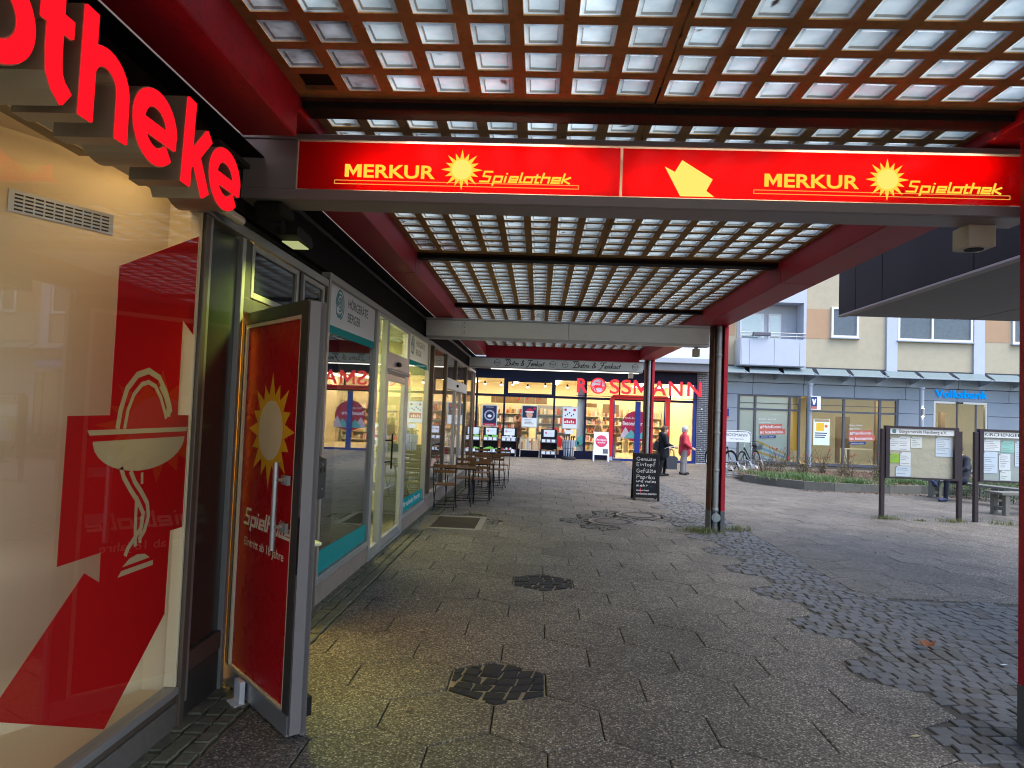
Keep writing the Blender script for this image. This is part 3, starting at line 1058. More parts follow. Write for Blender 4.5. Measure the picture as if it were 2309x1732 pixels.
M_ink = mat('dark_ink', (.012, .014, .035), .6, var=.1)
for u, w in ((-.93, 1.12), (.86, 1.36)):
    wb = MB(); script_word(wb, u, 3.032, .15, w); wb.build('lettering', M_ink, br)
for cx in (-1.14, .33, .66, 2.50):
    rb = MB().ribbon(arc(cx, 3.095, .078, 30, 390, 22), .008, 18.0655, 18.0646, FY)
    rg_ = rb.build('round_logo', M_ink, br)
    lettering('Bistro', .036, (cx, 3.088, 18.0642), FY, M_ink, rg_, width=.17, align='CENTER', bold=.02)
    lettering('54', .026, (cx + .012, 3.045, 18.0642), FY, M_ink, rg_, align='CENTER', bold=.02)

# ================================================================== LEFT: PHARMACY
SX = -1.91
M_frame = mat('anodised_frame', (.33, .32, .31), .4, .55, var=.06, scale=5)
M_framedk = mat('dark_frame', (.055, .052, .048), .45, .3, var=.12, scale=6)
M_brownfr = mat('bronze_frame', (.12, .095, .075), .45, .4, var=.1)
M_cream = mat('cream_wall', (.68, .56, .37), .7, var=.03, scale=2)
M_plinth = mat('granite_plinth', (.11, .095, .085), .7, var=.25, scale=25, speck=.4)
M_plinth2 = mat('render_plinth', (.20, .155, .13), .8, var=.2, scale=12, speck=.3)
M_fascia = mat('dark_fascia', (.010, .007, .007), .85, var=.2, scale=3)
M_glass = glass('shop_glass', (.94, .96, .95), 1.5)
M_glass2 = glass('mirror_like_glass', (.80, .84, .84), 1.9)
M_redfilm = film('red_print', (.66, .014, .016), .35, .05, .15)
M_creamfilm = film('cream_print', (.74, .56, .33), .35, .03)

ph = thing('pharmacy', 'pharmacy shop window with a lit cream niche and red gothic letter print', 'shop front', (SX, 2.6, 0))
MB().box(SX - .10, SX + .02, -3.0, 3.70, -.03, .13, c=.004).build('plinth', M_plinth, ph)
MB().box(SX - .06, SX + .012, -3.0, 3.678, .131, .175, c=.004).build('sill', M_brownfr, ph)
MB().box(SX - .05, SX + .03, -3.0, 3.678, .176, .215, c=.004).build('sill_rail', M_frame, ph)
MB().box(SX - .06, SX + .035, 3.68, 3.735, -.02, 2.80, c=.004).build('corner_post', M_brownfr, ph)
MB().box(SX - .05, SX + .014, 3.660, 3.679, .216, 2.80, c=.003).build('window_stile', M_cream, ph)
MB().box(SX - .06, SX + .05, -3.0, 3.76, 2.80, 2.852, c=.006).build('head_rail', M_frame, ph)
MB().cyl((SX + .10, -3.0, 2.835), (SX + .10, 3.95, 2.835), .030, n=14).build('awning_tube', mat('cream_metal', (.55, .48, .36), .4, .2, var=.05), ph, smooth=True)
MB().sheet([(-3.0, .216), (3.661, .216), (3.661, 2.80), (-3.0, 2.80)], SX + .012, FX).build('pane', M_glass, ph)
# the niche behind the glass
w0, w1 = (-2.10, 3.70), (-4.60, -.70)
MB().add([(w0[0], w0[1], .17), (w1[0], w1[1], .17), (w1[0], w1[1], 2.98), (w0[0], w0[1], 2.98)], [(0, 1, 2, 3)]).build('niche_wall', M_cream, ph)
MB().add([(-1.95, 3.70, .17), (-2.10, 3.70, .17), (-2.10, 3.70, 2.98), (-1.95, 3.70, 2.98)], [(0, 1, 2, 3)]).build('niche_return', M_cream, ph)
MB().sheet([(-1.955, 3.70), (-1.955, -3), (-4.7, -3), (-4.7, 3.70)], .180).build('niche_floor', M_cream, ph)
MB().sheet([(-1.955, 3.70), (-1.955, -3), (-4.7, -3), (-4.7, 3.70)], 2.98).build('niche_ceiling', M_cream, ph)
# ventilation grille in the niche wall, with slots
gdir = Vector((w1[0] - w0[0], w1[1] - w0[1], 0)).normalized(); gn = Vector((gdir.y, -gdir.x, 0))
if gn.x < 0: gn = -gn
FG = lambda u, v, w: tuple(Vector((-2.257, 3.439, 0)) + gdir * u + gn * w + Vector((0, 0, v)))
vent = MB().prism([(0, 2.60), (.475, 2.60), (.475, 2.705), (0, 2.705)], .0, .012, FG).build('vent_grille', M_alu, ph)
M_slot = mat('slot_dark', (.02, .018, .015), .8)
vb = MB()
for c in range(10):
    for r in range(5):
        u0 = .022 + c * .0435
        vb.prism([(u0, 2.611 + r * .0175), (u0 + .036, 2.611 + r * .0175), (u0 + .036, 2.619 + r * .0175), (u0, 2.619 + r * .0175)], .0122, .0126, FG)
vb.build('slots', M_slot, vent)
for y0, y1 in ((-2.0, -.2), (0, 1.7), (1.8, 3.5)):
    MB().box(-2.09, -1.985, y0, y1, 2.925, 2.945).build('light_panel', emitter('niche_light', (1.0, .72, .38), 6.0), ph)
MB().box(-2.16, -2.09, .6, 3.02, 2.862, 2.905, c=.004).build('lamp_channel', mat('bronze_channel', (.20, .15, .08), .4, .4), ph)
# the large red letter with chalice and snake, printed inside the glass
FA = SX + .006
Apoly = [(2.974, 2.348), (3.655, 2.662), (3.655, 2.118), (3.541, 2.181), (3.543, 1.677), (3.655, 1.677), (3.655, 1.072), (3.534, 1.073), (3.527, .644), (3.071, .262), (2.377, .602), (2.865, 1.005), (2.972, .940), (2.969, 1.071), (2.694, 1.069), (2.699, 1.674), (2.974, 1.677)]
pl = MB().prism(Apoly, FA, FA - .002, FX).build('gothic_letter', M_redfilm, ph)
CH = MB()
f0, f1 = FA + .0005, FA + .0015
CH.prism([(2.824, 1.613), (3.655, 1.613), (3.638, 1.590), (2.840, 1.590)], f0, f1, FX)
bowl = [(2.865, 1.563), (3.622, 1.563)] + [(3.243 + .379 * math.cos(rad(-a)), 1.563 + .152 * math.sin(rad(-a))) for a in range(8, 180, 12)]
CH.prism(bowl, f0, f1, FX)
CH.ribbon([(3.03, 1.615), (3.045, 1.70), (3.085, 1.80), (3.16, 1.868), (3.252, 1.893), (3.345, 1.865), (3.41, 1.80), (3.452, 1.735), (3.47, 1.69)], .030, f0, f1, FX)
CH.ribbon([(3.083, 1.615), (3.10, 1.70), (3.14, 1.775), (3.20, 1.825), (3.255, 1.838), (3.315, 1.82), (3.37, 1.765), (3.41, 1.70), (3.432, 1.66)], .022, f0, f1 + .0003, FX)
CH.ribbon([(3.365, 1.83), (3.42, 1.775), (3.452, 1.72), (3.445, 1.67)], .042, f0, f1 + .0006, FX)
CH.ribbon([(3.075, 1.438), (3.10, 1.39), (3.16, 1.325), (3.225, 1.265), (3.275, 1.20), (3.268, 1.135), (3.215, 1.09), (3.165, 1.05), (3.148, 1.02)], .026, f0, f1, FX)
CH.ribbon([(3.15, 1.415), (3.19, 1.36), (3.25, 1.305), (3.305, 1.245), (3.322, 1.18), (3.295, 1.115), (3.25, 1.075)], .026, f0, f1 + .0003, FX)
CH.ribbon([(3.212, 1.29), (3.215, 1.15), (3.225, 1.05)], .022, f0, f1 + .0006, FX)
CH.ribbon([(3.262, 1.19), (3.262, 1.06)], .020, f0, f1 + .0008, FX)
CH.ribbon([(3.245, 1.40), (3.25, 1.345)], .018, f0, f1 + .0006, FX)
CH.prism([(3.133, .972), (3.185, 1.000), (3.25, 1.008), (3.31, .998), (3.355, .972)], f0, f1, FX)
CH.prism([(3.101, .931), (3.125, .955), (3.384, .952), (3.387, .928)], f0, f1, FX)
CH.build('chalice_and_snake', M_creamfilm, pl)

# red letters standing off the fascia
M_lit_red = emitter('lit_red_letter', (1.0, .006, .014), 1.15)
M_letterside = mat('letter_side', (.36, .30, .22), .4, .4, var=.08)
ps = thing('pharmacy_letters', 'red lit letters otheke standing off the fascia above the pharmacy window', 'sign', (-1.7, 2.7, 2.7))
LW = .066


def big_letter(name, strokes):
    root = None
    side, face = MB(), MB()
    for i, st in enumerate(strokes):
        pts, w, closed = st if len(st) == 3 else (st[0], st[1], False)
        side.ribbon(pts, w + .010, -1.84, -1.610 - .001 * i, FX, closed=closed)
        face.ribbon(pts, w, -1.611 - .001 * i, -1.600 - .0012 * i, FX, closed=closed)
    o = side.build('letter_' + name, M_letterside, ps)
    face.build('face', M_lit_red, o)
    return o


bz, xh, asc = 2.715, 3.015, 3.105
def e_strokes(y0, y1):
    c, r = (y0 + y1) / 2, (y1 - y0) / 2 - LW / 2
    zc, rz = (bz + xh) / 2, (xh - bz) / 2 - LW / 2
    return [(arc(c, zc, r, 322, 14, 26, rz) if False else arc(c, zc, r, -40, -358, 28, rz), LW), ([(y0 + LW * .7, zc - .012), (y1 - .004, zc - .012)], LW * .85)]


big_letter('o', [(arc(1.85, 2.865, .128, 0, 352, 44, .118), LW, True)])
big_letter('t', [([(2.098, 3.105), (2.098, 2.86), (2.104, 2.80), (2.125, 2.765), (2.165, 2.735)], LW), ([(2.035, 2.978), (2.181, 2.978)], .060)])
big_letter('h', [([(2.266, 3.105), (2.263, 2.717)], LW), ([(2.275, 2.90)] + arc(2.365, 2.885, .100, 175, 0, 14, .096) + [(2.466, 2.717)], LW)])
big_letter('e', e_strokes(2.535, 2.842))
big_letter('k', [([(2.955, 3.105), (2.935, 2.717)], LW), ([(3.130, 3.008), (2.972, 2.835)], .060), ([(3.02, 2.87), (3.118, 2.719)], .066)])
big_letter('e', e_strokes(3.148, 3.468))
MB().box(SX - .05, SX + .008, -3, 3.75, 2.853, 3.29).build('fascia', M_fascia, ph)
cb = MB()
for yv in (2.0, 2.35, 2.75, 3.0, 3.35):
    cb.tube([(-1.84, yv, 3.0), (-1.87, yv, 3.12), (-1.895, yv + .02, 3.18)], .004, 5)
cb.build('cables', M_dark, ps)

# ================================================================== LEFT: GAMING HALL DOORWAY
gh = thing('gaming_hall', 'dark framed doorway of the gaming hall with glazed transom between the shops', 'shop front', (SX, 4.8, 0))
M_darkpanel = mat('dark_gloss_panel', (.030, .036, .028), .22, var=.1, spec=.5)
M_darkglass = mat('dark_glass', (.012, .014, .018), .06, var=.05, spec=.6, rvar=.02)
MB().box(SX - .04, SX - .012, 3.79, 4.184, .36, 2.78).build('side_panel', M_darkpanel, gh)
MB().box(SX - .05, SX + .02, 3.74, 3.788, .10, 2.80, c=.003).build('post', M_frame, gh)
MB().box(SX - .05, SX + .02, 4.185, 4.232, -.02, 2.80, c=.003).build('post', M_frame, gh)
MB().box(SX - .05, SX + .012, 3.79, 4.184, .25, .358, c=.003).build('side_rail', M_brownfr, gh)
MB().box(SX - .05, SX + .004, 3.79, 4.184, -.02, .248, c=.003).build('side_plinth', M_framedk, gh)
MB().box(SX - .05, SX + .030, 3.742, 5.90, 2.802, 2.865, c=.004).build('head_rail', M_frame, gh)
MB().box(SX - .05, SX + .018, 4.234, 5.86, 2.335, 2.43, c=.003).build('transom_bar', M_framedk, gh)
MB().box(SX - .045, SX + .010, 4.234, 4.338, 2.432, 2.80).build('blank', M_framedk, gh)
MB().box(SX - .045, SX + .010, 5.202, 5.228, 2.432, 2.80).build('blank', M_framedk, gh)
for y0, y1 in ((4.34, 5.20), (5.30, 5.84)):
    fr_ = MB()
    fr_.box(SX - .04, SX + .016, y0, y0 + .040, 2.44, 2.795, c=.003); fr_.box(SX - .04, SX + .016, y1 - .040, y1, 2.44, 2.795, c=.003)
    fr_.box(SX - .04, SX + .0155, y0 + .041, y1 - .041, 2.44, 2.48, c=.003); fr_.box(SX - .04, SX + .0155, y0 + .041, y1 - .041, 2.755, 2.795, c=.003)
    w_ = fr_.build('transom_frame', M_frame, gh)
    MB().box(SX - .012, SX - .002, y0 + .038, y1 - .038, 2.476, 2.758).build('pane', M_darkglass, w_)
MB().box(SX - .05, SX + .02, 5.23, 5.29, -.02, 2.80, c=.003).build('post', M_framedk, gh)
lf = MB()
lf.box(SX - .04, SX + .012, 5.30, 5.38, .02, 2.33, c=.003); lf.box(SX - .04, SX + .012, 5.78, 5.86, .02, 2.33, c=.003)
lf.box(SX - .04, SX + .0115, 5.381, 5.779, .02, .28, c=.003); lf.box(SX - .04, SX + .0115, 5.381, 5.779, 2.24, 2.33, c=.003)
fx = lf.build('fixed_leaf', M_frame, gh)
MB().box(SX - .014, SX - .008, 5.375, 5.785, .275, 2.245).build('pane', M_glass2, fx)
MB().box(SX - .06, SX + .03, 5.865, 5.925, -.02, 2.80, c=.003).build('post', M_brownfr, gh)
# a shallow lit lobby behind the doorway
M_lobby = mat('ochre_lobby', (.50, .30, .05), .6, var=.05)
M_lobbyfl = mat('lobby_floor', (.25, .15, .07), .5, var=.2)
for nm, v in (('lobby_back', [(-3.6, 4.2, 0), (-3.6, 5.9, 0), (-3.6, 5.9, 2.8), (-3.6, 4.2, 2.8)]), ('lobby_side', [(-1.97, 5.87, 0), (-3.6, 5.9, 0), (-3.6, 5.9, 2.8), (-1.97, 5.87, 2.8)]), ('lobby_side', [(-1.97, 4.27, 0), (-3.6, 4.2, 0), (-3.6, 4.2, 2.8), (-1.97, 4.27, 2.8)])):
    MB().add(v, [(0, 1, 2, 3)]).build(nm, M_lobby, gh)
MB().sheet([(-1.97, 4.2), (-3.6, 4.2), (-3.6, 5.9), (-1.97, 5.9)], .002).build('lobby_floor', M_lobbyfl, gh)
MB().sheet([(-1.97, 4.2), (-3.6, 4.2), (-3.6, 5.9), (-1.97, 5.9)], 2.8).build('lobby_ceiling', M_darkpanel, gh)
MB().box(-2.7, -2.2, 4.5, 5.0, 2.74, 2.79).build('ceiling_lamp', emitter('lobby_lamp', (1.0, .64, .14), 50.0), gh)

# the open door
H0 = Vector((-1.895, 4.318, 0)); DD = Vector((.688, -.7257, 0)).normalized(); DN = Vector((DD.y, -DD.x, 0))
FD = lambda u, v, w: tuple(H0 + DD * u + DN * w + Vector((0, 0, v)))
door = thing('entrance_door', 'open glazed door with red film, yellow sun emblem and white lettering', 'door', tuple(H0))


def rect(u0, u1, v0, v1): return [(u0, v0), (u1, v0), (u1, v1), (u0, v1)]


M_doorin = mat('door_profile', (.20, .18, .185), .45, .3, var=.06)
MB().prism(rect(.0, .042, .125, 2.325), -.03, .03, FD).build('stile', M_framedk, door)
MB().prism(rect(.885, .960, .125, 2.325), -.03, .03, FD).build('stile', M_framedk, door)
MB().prism(rect(.043, .884, 2.252, 2.325), -.0295, .0295, FD).build('top_rail', M_framedk, door)
MB().prism(rect(.001, .959, .018, .124), -.028, .033, FD).build('kick_plate', M_alu, door)
MB().prism(rect(.965, .985, .03, 2.315), -.062, .026, FD).build('edge_profile', M_doorin, door)
MB().prism(rect(.001, .985, .018, 2.31), -.064, -.034, FD).build('inner_leaf', M_doorin, door)
bead = MB()
for r_ in (rect(.043, .066, .126, 2.25), rect(.862, .884, .126, 2.25), rect(.0665, .8615, 2.228, 2.25), rect(.0665, .8615, .126, .134)):
    bead.prism(r_, .005, .024, FD)
bead.build('glazing_bead', M_cream, door)
M_redgloss = mat('red_gloss_film', (.42, .008, .012), .28, var=.05, spec=.12)
MB().prism(rect(.0667, .8613, .135, 2.227), -.02, .010, FD).build('red_pane', M_redgloss, door)
M_sunY = mat('sun_yellow', (.78, .42, .02), .4, var=.04)
M_sunC = mat('sun_cream', (.74, .62, .38), .4, var=.04)
M_creamtx = mat('cream_text', (.80, .70, .52), .5, var=.03)
se = MB().prism(sun_shape(.490, 1.600, .335, .205, 16), .0105, .0118, FD).build('sun_emblem', M_sunY, door)
MB().prism(disc(.490, 1.600, .175, 40), .012, .0130, FD).build('sun_disc', M_sunC, se)
angular('Spielhalle', .150, 1.012, .095, .69, .0105, .0118, FD).build('lettering', M_creamtx, door)
lettering('Eintritt ab 18 Jahre', .050, (.178, .888, .012), FD, M_creamtx, door, width=.588, bold=.012, sgn=1)
hd = MB().tube([FD(.755, .955, .075), FD(.755, 1.435, .075)], .016, 12).build('handle', M_alu, door, smooth=True)
for v_ in (1.085, 1.341):
    MB().prism(rect(.765, .850, v_ - .025, v_ + .025), .030, .048, FD).build('handle_bracket', M_alu, hd)
    MB().tube([FD(.815, v_, .045), FD(.755, v_, .075)], .010, 8).build('handle_arm', M_alu, hd)
for v_ in (.55, 1.35, 2.05):
    for k in range(3):
        MB().cyl(FD(-.015, v_ + k * .062, 0), FD(-.015, v_ + k * .062 + .056, 0), .018, n=12).build('hinge', M_framedk, door, smooth=True)
MB().prism(rect(.967, .984, .86, 1.16), .0262, .0275, FD).build('lock_plate', M_dark, door)
MB().tube([FD(.93, 1.0, -.064), FD(.93, 1.0, -.115), FD(.93, 1.0, -.12), FD(.83, 1.0, -.12)], .011, 10).build('lever', mat('ivory_plastic', (.75, .72, .50), .35, var=.03), door, smooth=True)
MB().prism(rect(.90, .965, .10, .20), -.10, -.066, FD).build('floor_bolt', M_dark, door)
# stop block on the ground behind the hinge side
st = thing('door_stop', 'small white metal door holder on the paving against the open door', 'door stop', FD(.36, 0, .07))
MB().prism(rect(.31, .40, .0, .13), .045, .075, FD).build('plate', M_whitepaint, st)
MB().prism(rect(.33, .38, .03, .09), .036, .0445, FD).build('buffer', M_dark, st)
MB().prism(rect(.295, .415, -.005, .008), .04, .11, FD).build('base_plate', M_whitepaint, st)

# flood lamp under the sign
fl = thing('flood_lamp', 'black flood lamp on a bracket under the sign, shining yellowish on the doorway', 'lamp', (-1.72, 4.30, 3.03))
MB().box(-1.84, -1.66, 4.18, 4.42, 2.955, 3.033, c=.015).build('mount', M_dark, fl)
MB().tube([(-1.72, 4.36, 2.96), (-1.72, 4.38, 2.88)], .018, 8).build('bracket', M_dark, fl)
hb = MB().prism([(-.16, -.02), (.13, -.045), (.17, -.02), (.13, .030), (-.10, .045), (-.16, .03)], -.07, .07, lambda u, v, w: (-1.70 + w, 4.55 + u, 2.895 + v)).build('head', M_dark, fl)
MB().box(-1.755, -1.645, 4.46, 4.67, 2.842, 2.849).build('lens', emitter('flood_lens', (.95, 1.0, .45), .35), hb)
ld = bpy.data.lights.new('flood_beam', 'SPOT'); ld.energy = 120 * LAMP; ld.color = (.86, 1.0, .22); ld.spot_size = rad(92); ld.spot_blend = .8; ld.shadow_soft_size = .08
lo = bpy.data.objects.new("flood_beam", ld); COL.objects.link(lo); lo.location = (-1.60, 4.56, 2.83); lo.rotation_euler = Vector((.30, .62, 1.6)).to_track_quat('Z', 'Y').to_euler()
lo.parent = fl; lo.matrix_parent_inverse = Matrix.Translation(-Vector(fl.location))

# wall ashtray by the fixed leaf
at = thing('wall_ashtray', 'dark grey box ashtray with two square slots on the fixed door leaf', 'ashtray', (SX + .05, 5.72, 1.1))
MB().prism([(5.60, .98), (5.80, .98), (5.80, 1.30), (5.60, 1.30)], SX + .014, SX + .115, FX).build('box', mat('anthracite', (.045, .047, .05), .45, .2, var=.1), at)
MB().prism([(.0, 1.301), (.10, 1.301), (.0, 1.345)], 5.60, 5.80, lambda u, v, w: (SX + .014 + u, w, v)).build('hood', mat('anthracite', (.045, .047, .05), .45), at)
for yv in (5.64, 5.73):
    MB().box(SX + .1151, SX + .1165, yv, yv + .035, 1.20, 1.24).build('slot', M_slot, at)
for yv, z in ((5.69, 1.265), (5.70, 1.06)):
    MB().cyl((SX + .115, yv, z), (SX + .122, yv, z), .009, n=10).build('lock', M_alu, at)

# ================================================================== LEFT: HEARING SHOP
hs = thing('hearing_shop', 'hearing aid shop front with white and teal window films and aluminium frames', 'shop front', (SX, 8.7, 0))
M_hfilm = film('white_window_film', (.80, .78, .82), .35, .08, .05)
M_teal = film('teal_window_film', (.015, .30, .31), .25, .08, .05)
M_tealdk = mat('teal_print', (.02, .17, .20), .4, var=.03)
M_navy = mat('navy_print', (.02, .025, .05), .4, var=.05)
M_room = mat('pale_green_wall', (.58, .62, .36), .7, var=.04)
M_roomfl = mat('shop_floor', (.35, .33, .24), .5, var=.1)
MB().box(SX - .10, SX + .012, 5.93, 7.80, -.03, .19, c=.003).build('plinth', M_plinth2, hs)
MB().box(SX - .10, SX + .012, 9.70, 11.62, -.03, .19, c=.003).build('plinth', M_plinth2, hs)
MB().box(SX - .05, SX + .032, 5.93, 11.62, 2.882, 2.945, c=.004).build('head_rail', M_frame, hs)
MB().box(SX - .05, SX + .008, 3.752, 11.62, 2.947, 3.215).build('fascia', M_fascia, hs)
MB().box(SX - .02, SX + .05, 3.752, 11.0, 3.217, 3.25, c=.004).build('cable_duct', M_framedk, hs)
for y0, y1 in ((5.93, 5.985), (7.745, 7.80), (9.70, 9.745), (11.50, 11.55)):
    MB().box(SX - .05, SX + .028, y0, y1, .192, 2.88, c=.003).build('post', M_frame, hs)
for y0, y1 in ((5.986, 7.744), (9.746, 11.499)):
    MB().box(SX - .05, SX + .030, y0, y1, .192, .255, c=.003).build('sill_rail', M_frame, hs)
    pn = MB().box(SX - .012, SX - .006, y0, y1, .256, 2.881).build('window_pane', M_glass2 if y0 < 7 else M_glass, hs)
    MB().prism([(y0 + .01, 2.495), (y1 - .01, 2.515), (y1 - .01, 2.878), (y0 + .01, 2.878)], SX - .0055, SX - .0045, FX).build('white_film', M_hfilm, pn)
    MB().prism([(y0 + .01, 2.422), (y1 - .01, 2.432), (y1 - .01, 2.514), (y0 + .01, 2.494)], SX - .0055, SX - .0045, FX).build('teal_film', M_teal, pn)
    MB().prism([(y0 + .01, .26), (y1 - .01, .26), (y1 - .01, .44), (y0 + .01, .465)], SX - .0055, SX - .0045, FX).build('teal_film', M_teal, pn)
    c0 = y0 + .385
    lg = MB()
    f0, f1 = SX - .0044, SX - .0036
    for i, (r_, a0, a1) in enumerate(((.128, 250, -80), (.092, 200, -110), (.058, 200, -120), (.026, 200, -140))):
        lg.ribbon(arc(c0, 2.72, r_, a0, a1, 20, r_ * 1.05), .018, f0, f1 + i * .0002, FX)
    lg.ribbon(arc(c0 - .01, 2.70, .115, 175, 110, 8, .13), .040, f0, f1 + .001, FX)
    lg.ribbon([(c0 - .11, 2.63), (c0 - .02, 2.60), (c0 + .05, 2.62)], .022, f0, f1 + .0012, FX)
    lg.build('ear_logo', M_tealdk, pn)
    lettering('HÖRGERÄTE', .088, (y0 + .655, 2.735, SX - .0035), FX, M_navy, pn, width=.77, bold=.012)
    lettering('BERGER', .088, (y0 + .655, 2.598, SX - .0035), FX, M_navy, pn, width=.475, bold=.012)
lettering('Wir verbinden Menschen', .085, (9.86, .325, SX - .0035), FX, M_whitepaint, hs, width=1.45)
# entrance between the windows
MB().box(SX - .05, SX + .024, 7.801, 9.699, -.02, .03, c=.003).build('threshold', M_alu, hs)
for y0, y1, z0, z1 in ((7.805, 7.87, .03, 2.88), (8.29, 8.40, .03, 2.88), (9.60, 9.695, .03, 2.88)):
    MB().box(SX - .05, SX + .026, y0, y1, z0, z1, c=.003).build('door_post', M_alu, hs)
for y0, y1, z0, z1 in ((8.401, 9.599, 2.83, 2.88), (8.401, 9.599, 2.20, 2.47), (7.871, 8.289, 2.84, 2.88), (7.871, 8.289, .03, .14)):
    MB().box(SX - .05, SX + .024, y0, y1, z0, z1, c=.003).build('door_rail', M_alu, hs)
MB().box(SX - .012, SX - .006, 7.871, 8.289, .14, 2.84).build('pane', M_glass, hs)
MB().box(SX - .012, SX - .006, 8.401, 9.599, 2.471, 2.829).build('pane', M_glass, hs)
dl = MB()
dl.box(SX - .03, SX + .020, 8.405, 8.48, .04, 2.195, c=.003); dl.box(SX - .03, SX + .020, 9.52, 9.595, .04, 2.195, c=.003)
dl.box(SX - .03, SX + .0195, 8.481, 9.519, .04, .15, c=.003); dl.box(SX - .03, SX + .0195, 8.481, 9.519, 2.11, 2.195, c=.003)
sd = dl.build('door_leaf', M_alu, hs)
MB().box(SX - .010, SX - .004, 8.481, 9.519, .151, 2.109).build('pane', M_glass, sd)
MB().tube([(SX + .075, 8.60, 1.0), (SX + .075, 8.60, 1.44)], .012, 8).tube([(SX + .015, 8.45, 1.09), (SX + .075, 8.60, 1.09)], .010, 6).tube([(SX + .015, 8.45, 1.36), (SX + .075, 8.60, 1.36)], .010, 6).build('handle', M_dark, sd)
MB().cyl((SX + .05, 8.42, 2.24), (SX + .05, 9.62, 2.24), .022, n=12).build('closer_rail', M_alu, sd, smooth=True)
MB().box(SX + .024, SX + .07, 8.88, 9.02, 2.31, 2.37, c=.015).build('sensor', M_dark, hs)
# room behind: lit, with a dark display wall behind the first window
for nm, v in (('room_back', [(-5.4, 5.95, 0), (-5.4, 11.6, 0), (-5.4, 11.6, 2.9), (-5.4, 5.95, 2.9)]), ('room_side', [(-1.98, 11.6, 0), (-5.4, 11.6, 0), (-5.4, 11.6, 2.9), (-1.98, 11.6, 2.9)]), ('room_side', [(-1.98, 7.84, 0), (-5.4, 7.84, 0), (-5.4, 7.84, 2.9), (-1.98, 7.84, 2.9)])):
    MB().add(v, [(0, 1, 2, 3)]).build(nm, M_room, hs)
MB().sheet([(-1.98, 5.95), (-5.4, 5.95), (-5.4, 11.6), (-1.98, 11.6)], .02).build('room_floor', M_roomfl, hs)
MB().sheet([(-1.98, 5.95), (-5.4, 5.95), (-5.4, 11.6), (-1.98, 11.6)], 2.9).build('room_ceiling', M_room, hs)
MB().box(-2.36, -2.34, 5.95, 7.83, .03, 2.85).build('display_wall', mat('charcoal_wall', (.05, .055, .06), .8), hs)
for x, yv in ((-2.75, 8.7), (-3.1, 10.4)):
    MB().box(x - .3, x + .3, yv - .5, yv + .5, 2.85, 2.89).build('ceiling_lamp', emitter('hearing_lamp', (1.0, .88, .45), 26.0), hs)
sh = MB()
for z in (.5, .9, 1.3, 1.7): sh.box(-2.75, -2.35, 10.0, 11.4, z, z + .02)
sh.box(-2.75, -2.73, 10.0, 11.4, .03, 1.9); sh.build('display_shelf', M_whitepaint, hs)

# ================================================================== LEFT: BISTRO
bt = thing('bistro', 'bistro shop front with sliding door and bronze frames beyond the blank sign', 'shop front', (SX, 15.5, 0))
MB().box(SX - .10, SX + .012, 11.63, 20.0, -.03, .24, c=.003).build('plinth', M_plinth2, bt)
MB().box(SX - .05, SX + .032, 11.63, 20.0, 2.905, 2.955, c=.004).build('head_rail', M_frame, bt)
MB().box(SX - .05, SX + .008, 11.63, 20.0, 2.957, 3.215).build('fascia', M_fascia, bt)
MB().box(SX - .02, SX + .05, 11.25, 20.0, 3.217, 3.25, c=.004).build('cable_duct', M_frame, bt)
MB().box(SX - .05, SX + .03, 11.63, 20.0, .242, .29, c=.003).build('sill_rail', M_frame, bt)
for y0, y1 in ((11.56, 11.62), (12.02, 12.10), (13.75, 13.86), (15.40, 15.50), (17.55, 17.66), (19.40, 19.48), (19.92, 20.0)):
    MB().box(SX - .05, SX + .028, y0, y1, .292, 2.903, c=.003).build('post', M_brownfr, bt)
for y0, y1 in ((11.621, 12.019), (12.101, 13.749), (17.661, 19.399), (19.481, 19.919)):
    MB().box(SX - .012, SX - .006, y0, y1, .291, 2.904).build('window_pane', M_glass, bt)
for y0, y1 in ((13.861, 15.399), (15.501, 17.549)):
    MB().box(SX - .012, SX - .006, y0, y1, 2.45, 2.904).build('transom_pane', M_glass2, bt)
    MB().box(SX - .012, SX - .006, y0, y1, .291, 2.21).build('door_pane', M_glass, bt)
MB().box(SX - .05, SX + .036, 13.861, 17.549, 2.22, 2.445, c=.004).build('door_header', M_whitepaint, bt)
MB().box(SX + .036, SX + .075, 15.38, 15.52, 2.30, 2.36, c=.01).build('sensor', M_dark, bt)
MB().box(SX - .03, SX + .024, 15.30, 15.399, .291, 2.21).build('door_stile', M_alu, bt)
MB().box(SX - .03, SX + .024, 16.4, 16.55, .291, 2.21).build('door_stile', M_alu, bt)
M_bwall = mat('warm_bistro_wall', (.62, .48, .28), .7, var=.08)
for nm, v in (('room_back', [(-6.5, 11.63, 0), (-6.5, 20, 0), (-6.5, 20, 3), (-6.5, 11.63, 3)]), ('room_side', [(-1.98, 20, 0), (-6.5, 20, 0), (-6.5, 20, 3), (-1.98, 20, 3)]), ('room_side', [(-1.98, 11.66, 0), (-6.5, 11.66, 0), (-6.5, 11.66, 3), (-1.98, 11.66, 3)])):
    MB().add(v, [(0, 1, 2, 3)]).build(nm, M_bwall, bt)
MB().sheet([(-1.98, 11.63), (-6.5, 11.63), (-6.5, 20), (-1.98, 20)], .02).build('room_floor', M_roomfl, bt)
MB().sheet([(-1.98, 11.63), (-6.5, 11.63), (-6.5, 20), (-1.98, 20)], 3.0).build('room_ceiling', M_bwall, bt)
for yv in (13, 15.5, 18):
    MB().box(-3.6, -3.2, yv - .4, yv + .4, 2.92, 2.97).build('ceiling_lamp', emitter('bistro_lamp', (1.0, .75, .42), 10.0), bt)
ct = thing('bistro_counter', 'dark counter with a slanted red stripe seen through the bistro glass', 'counter', (-2.8, 15, 0))
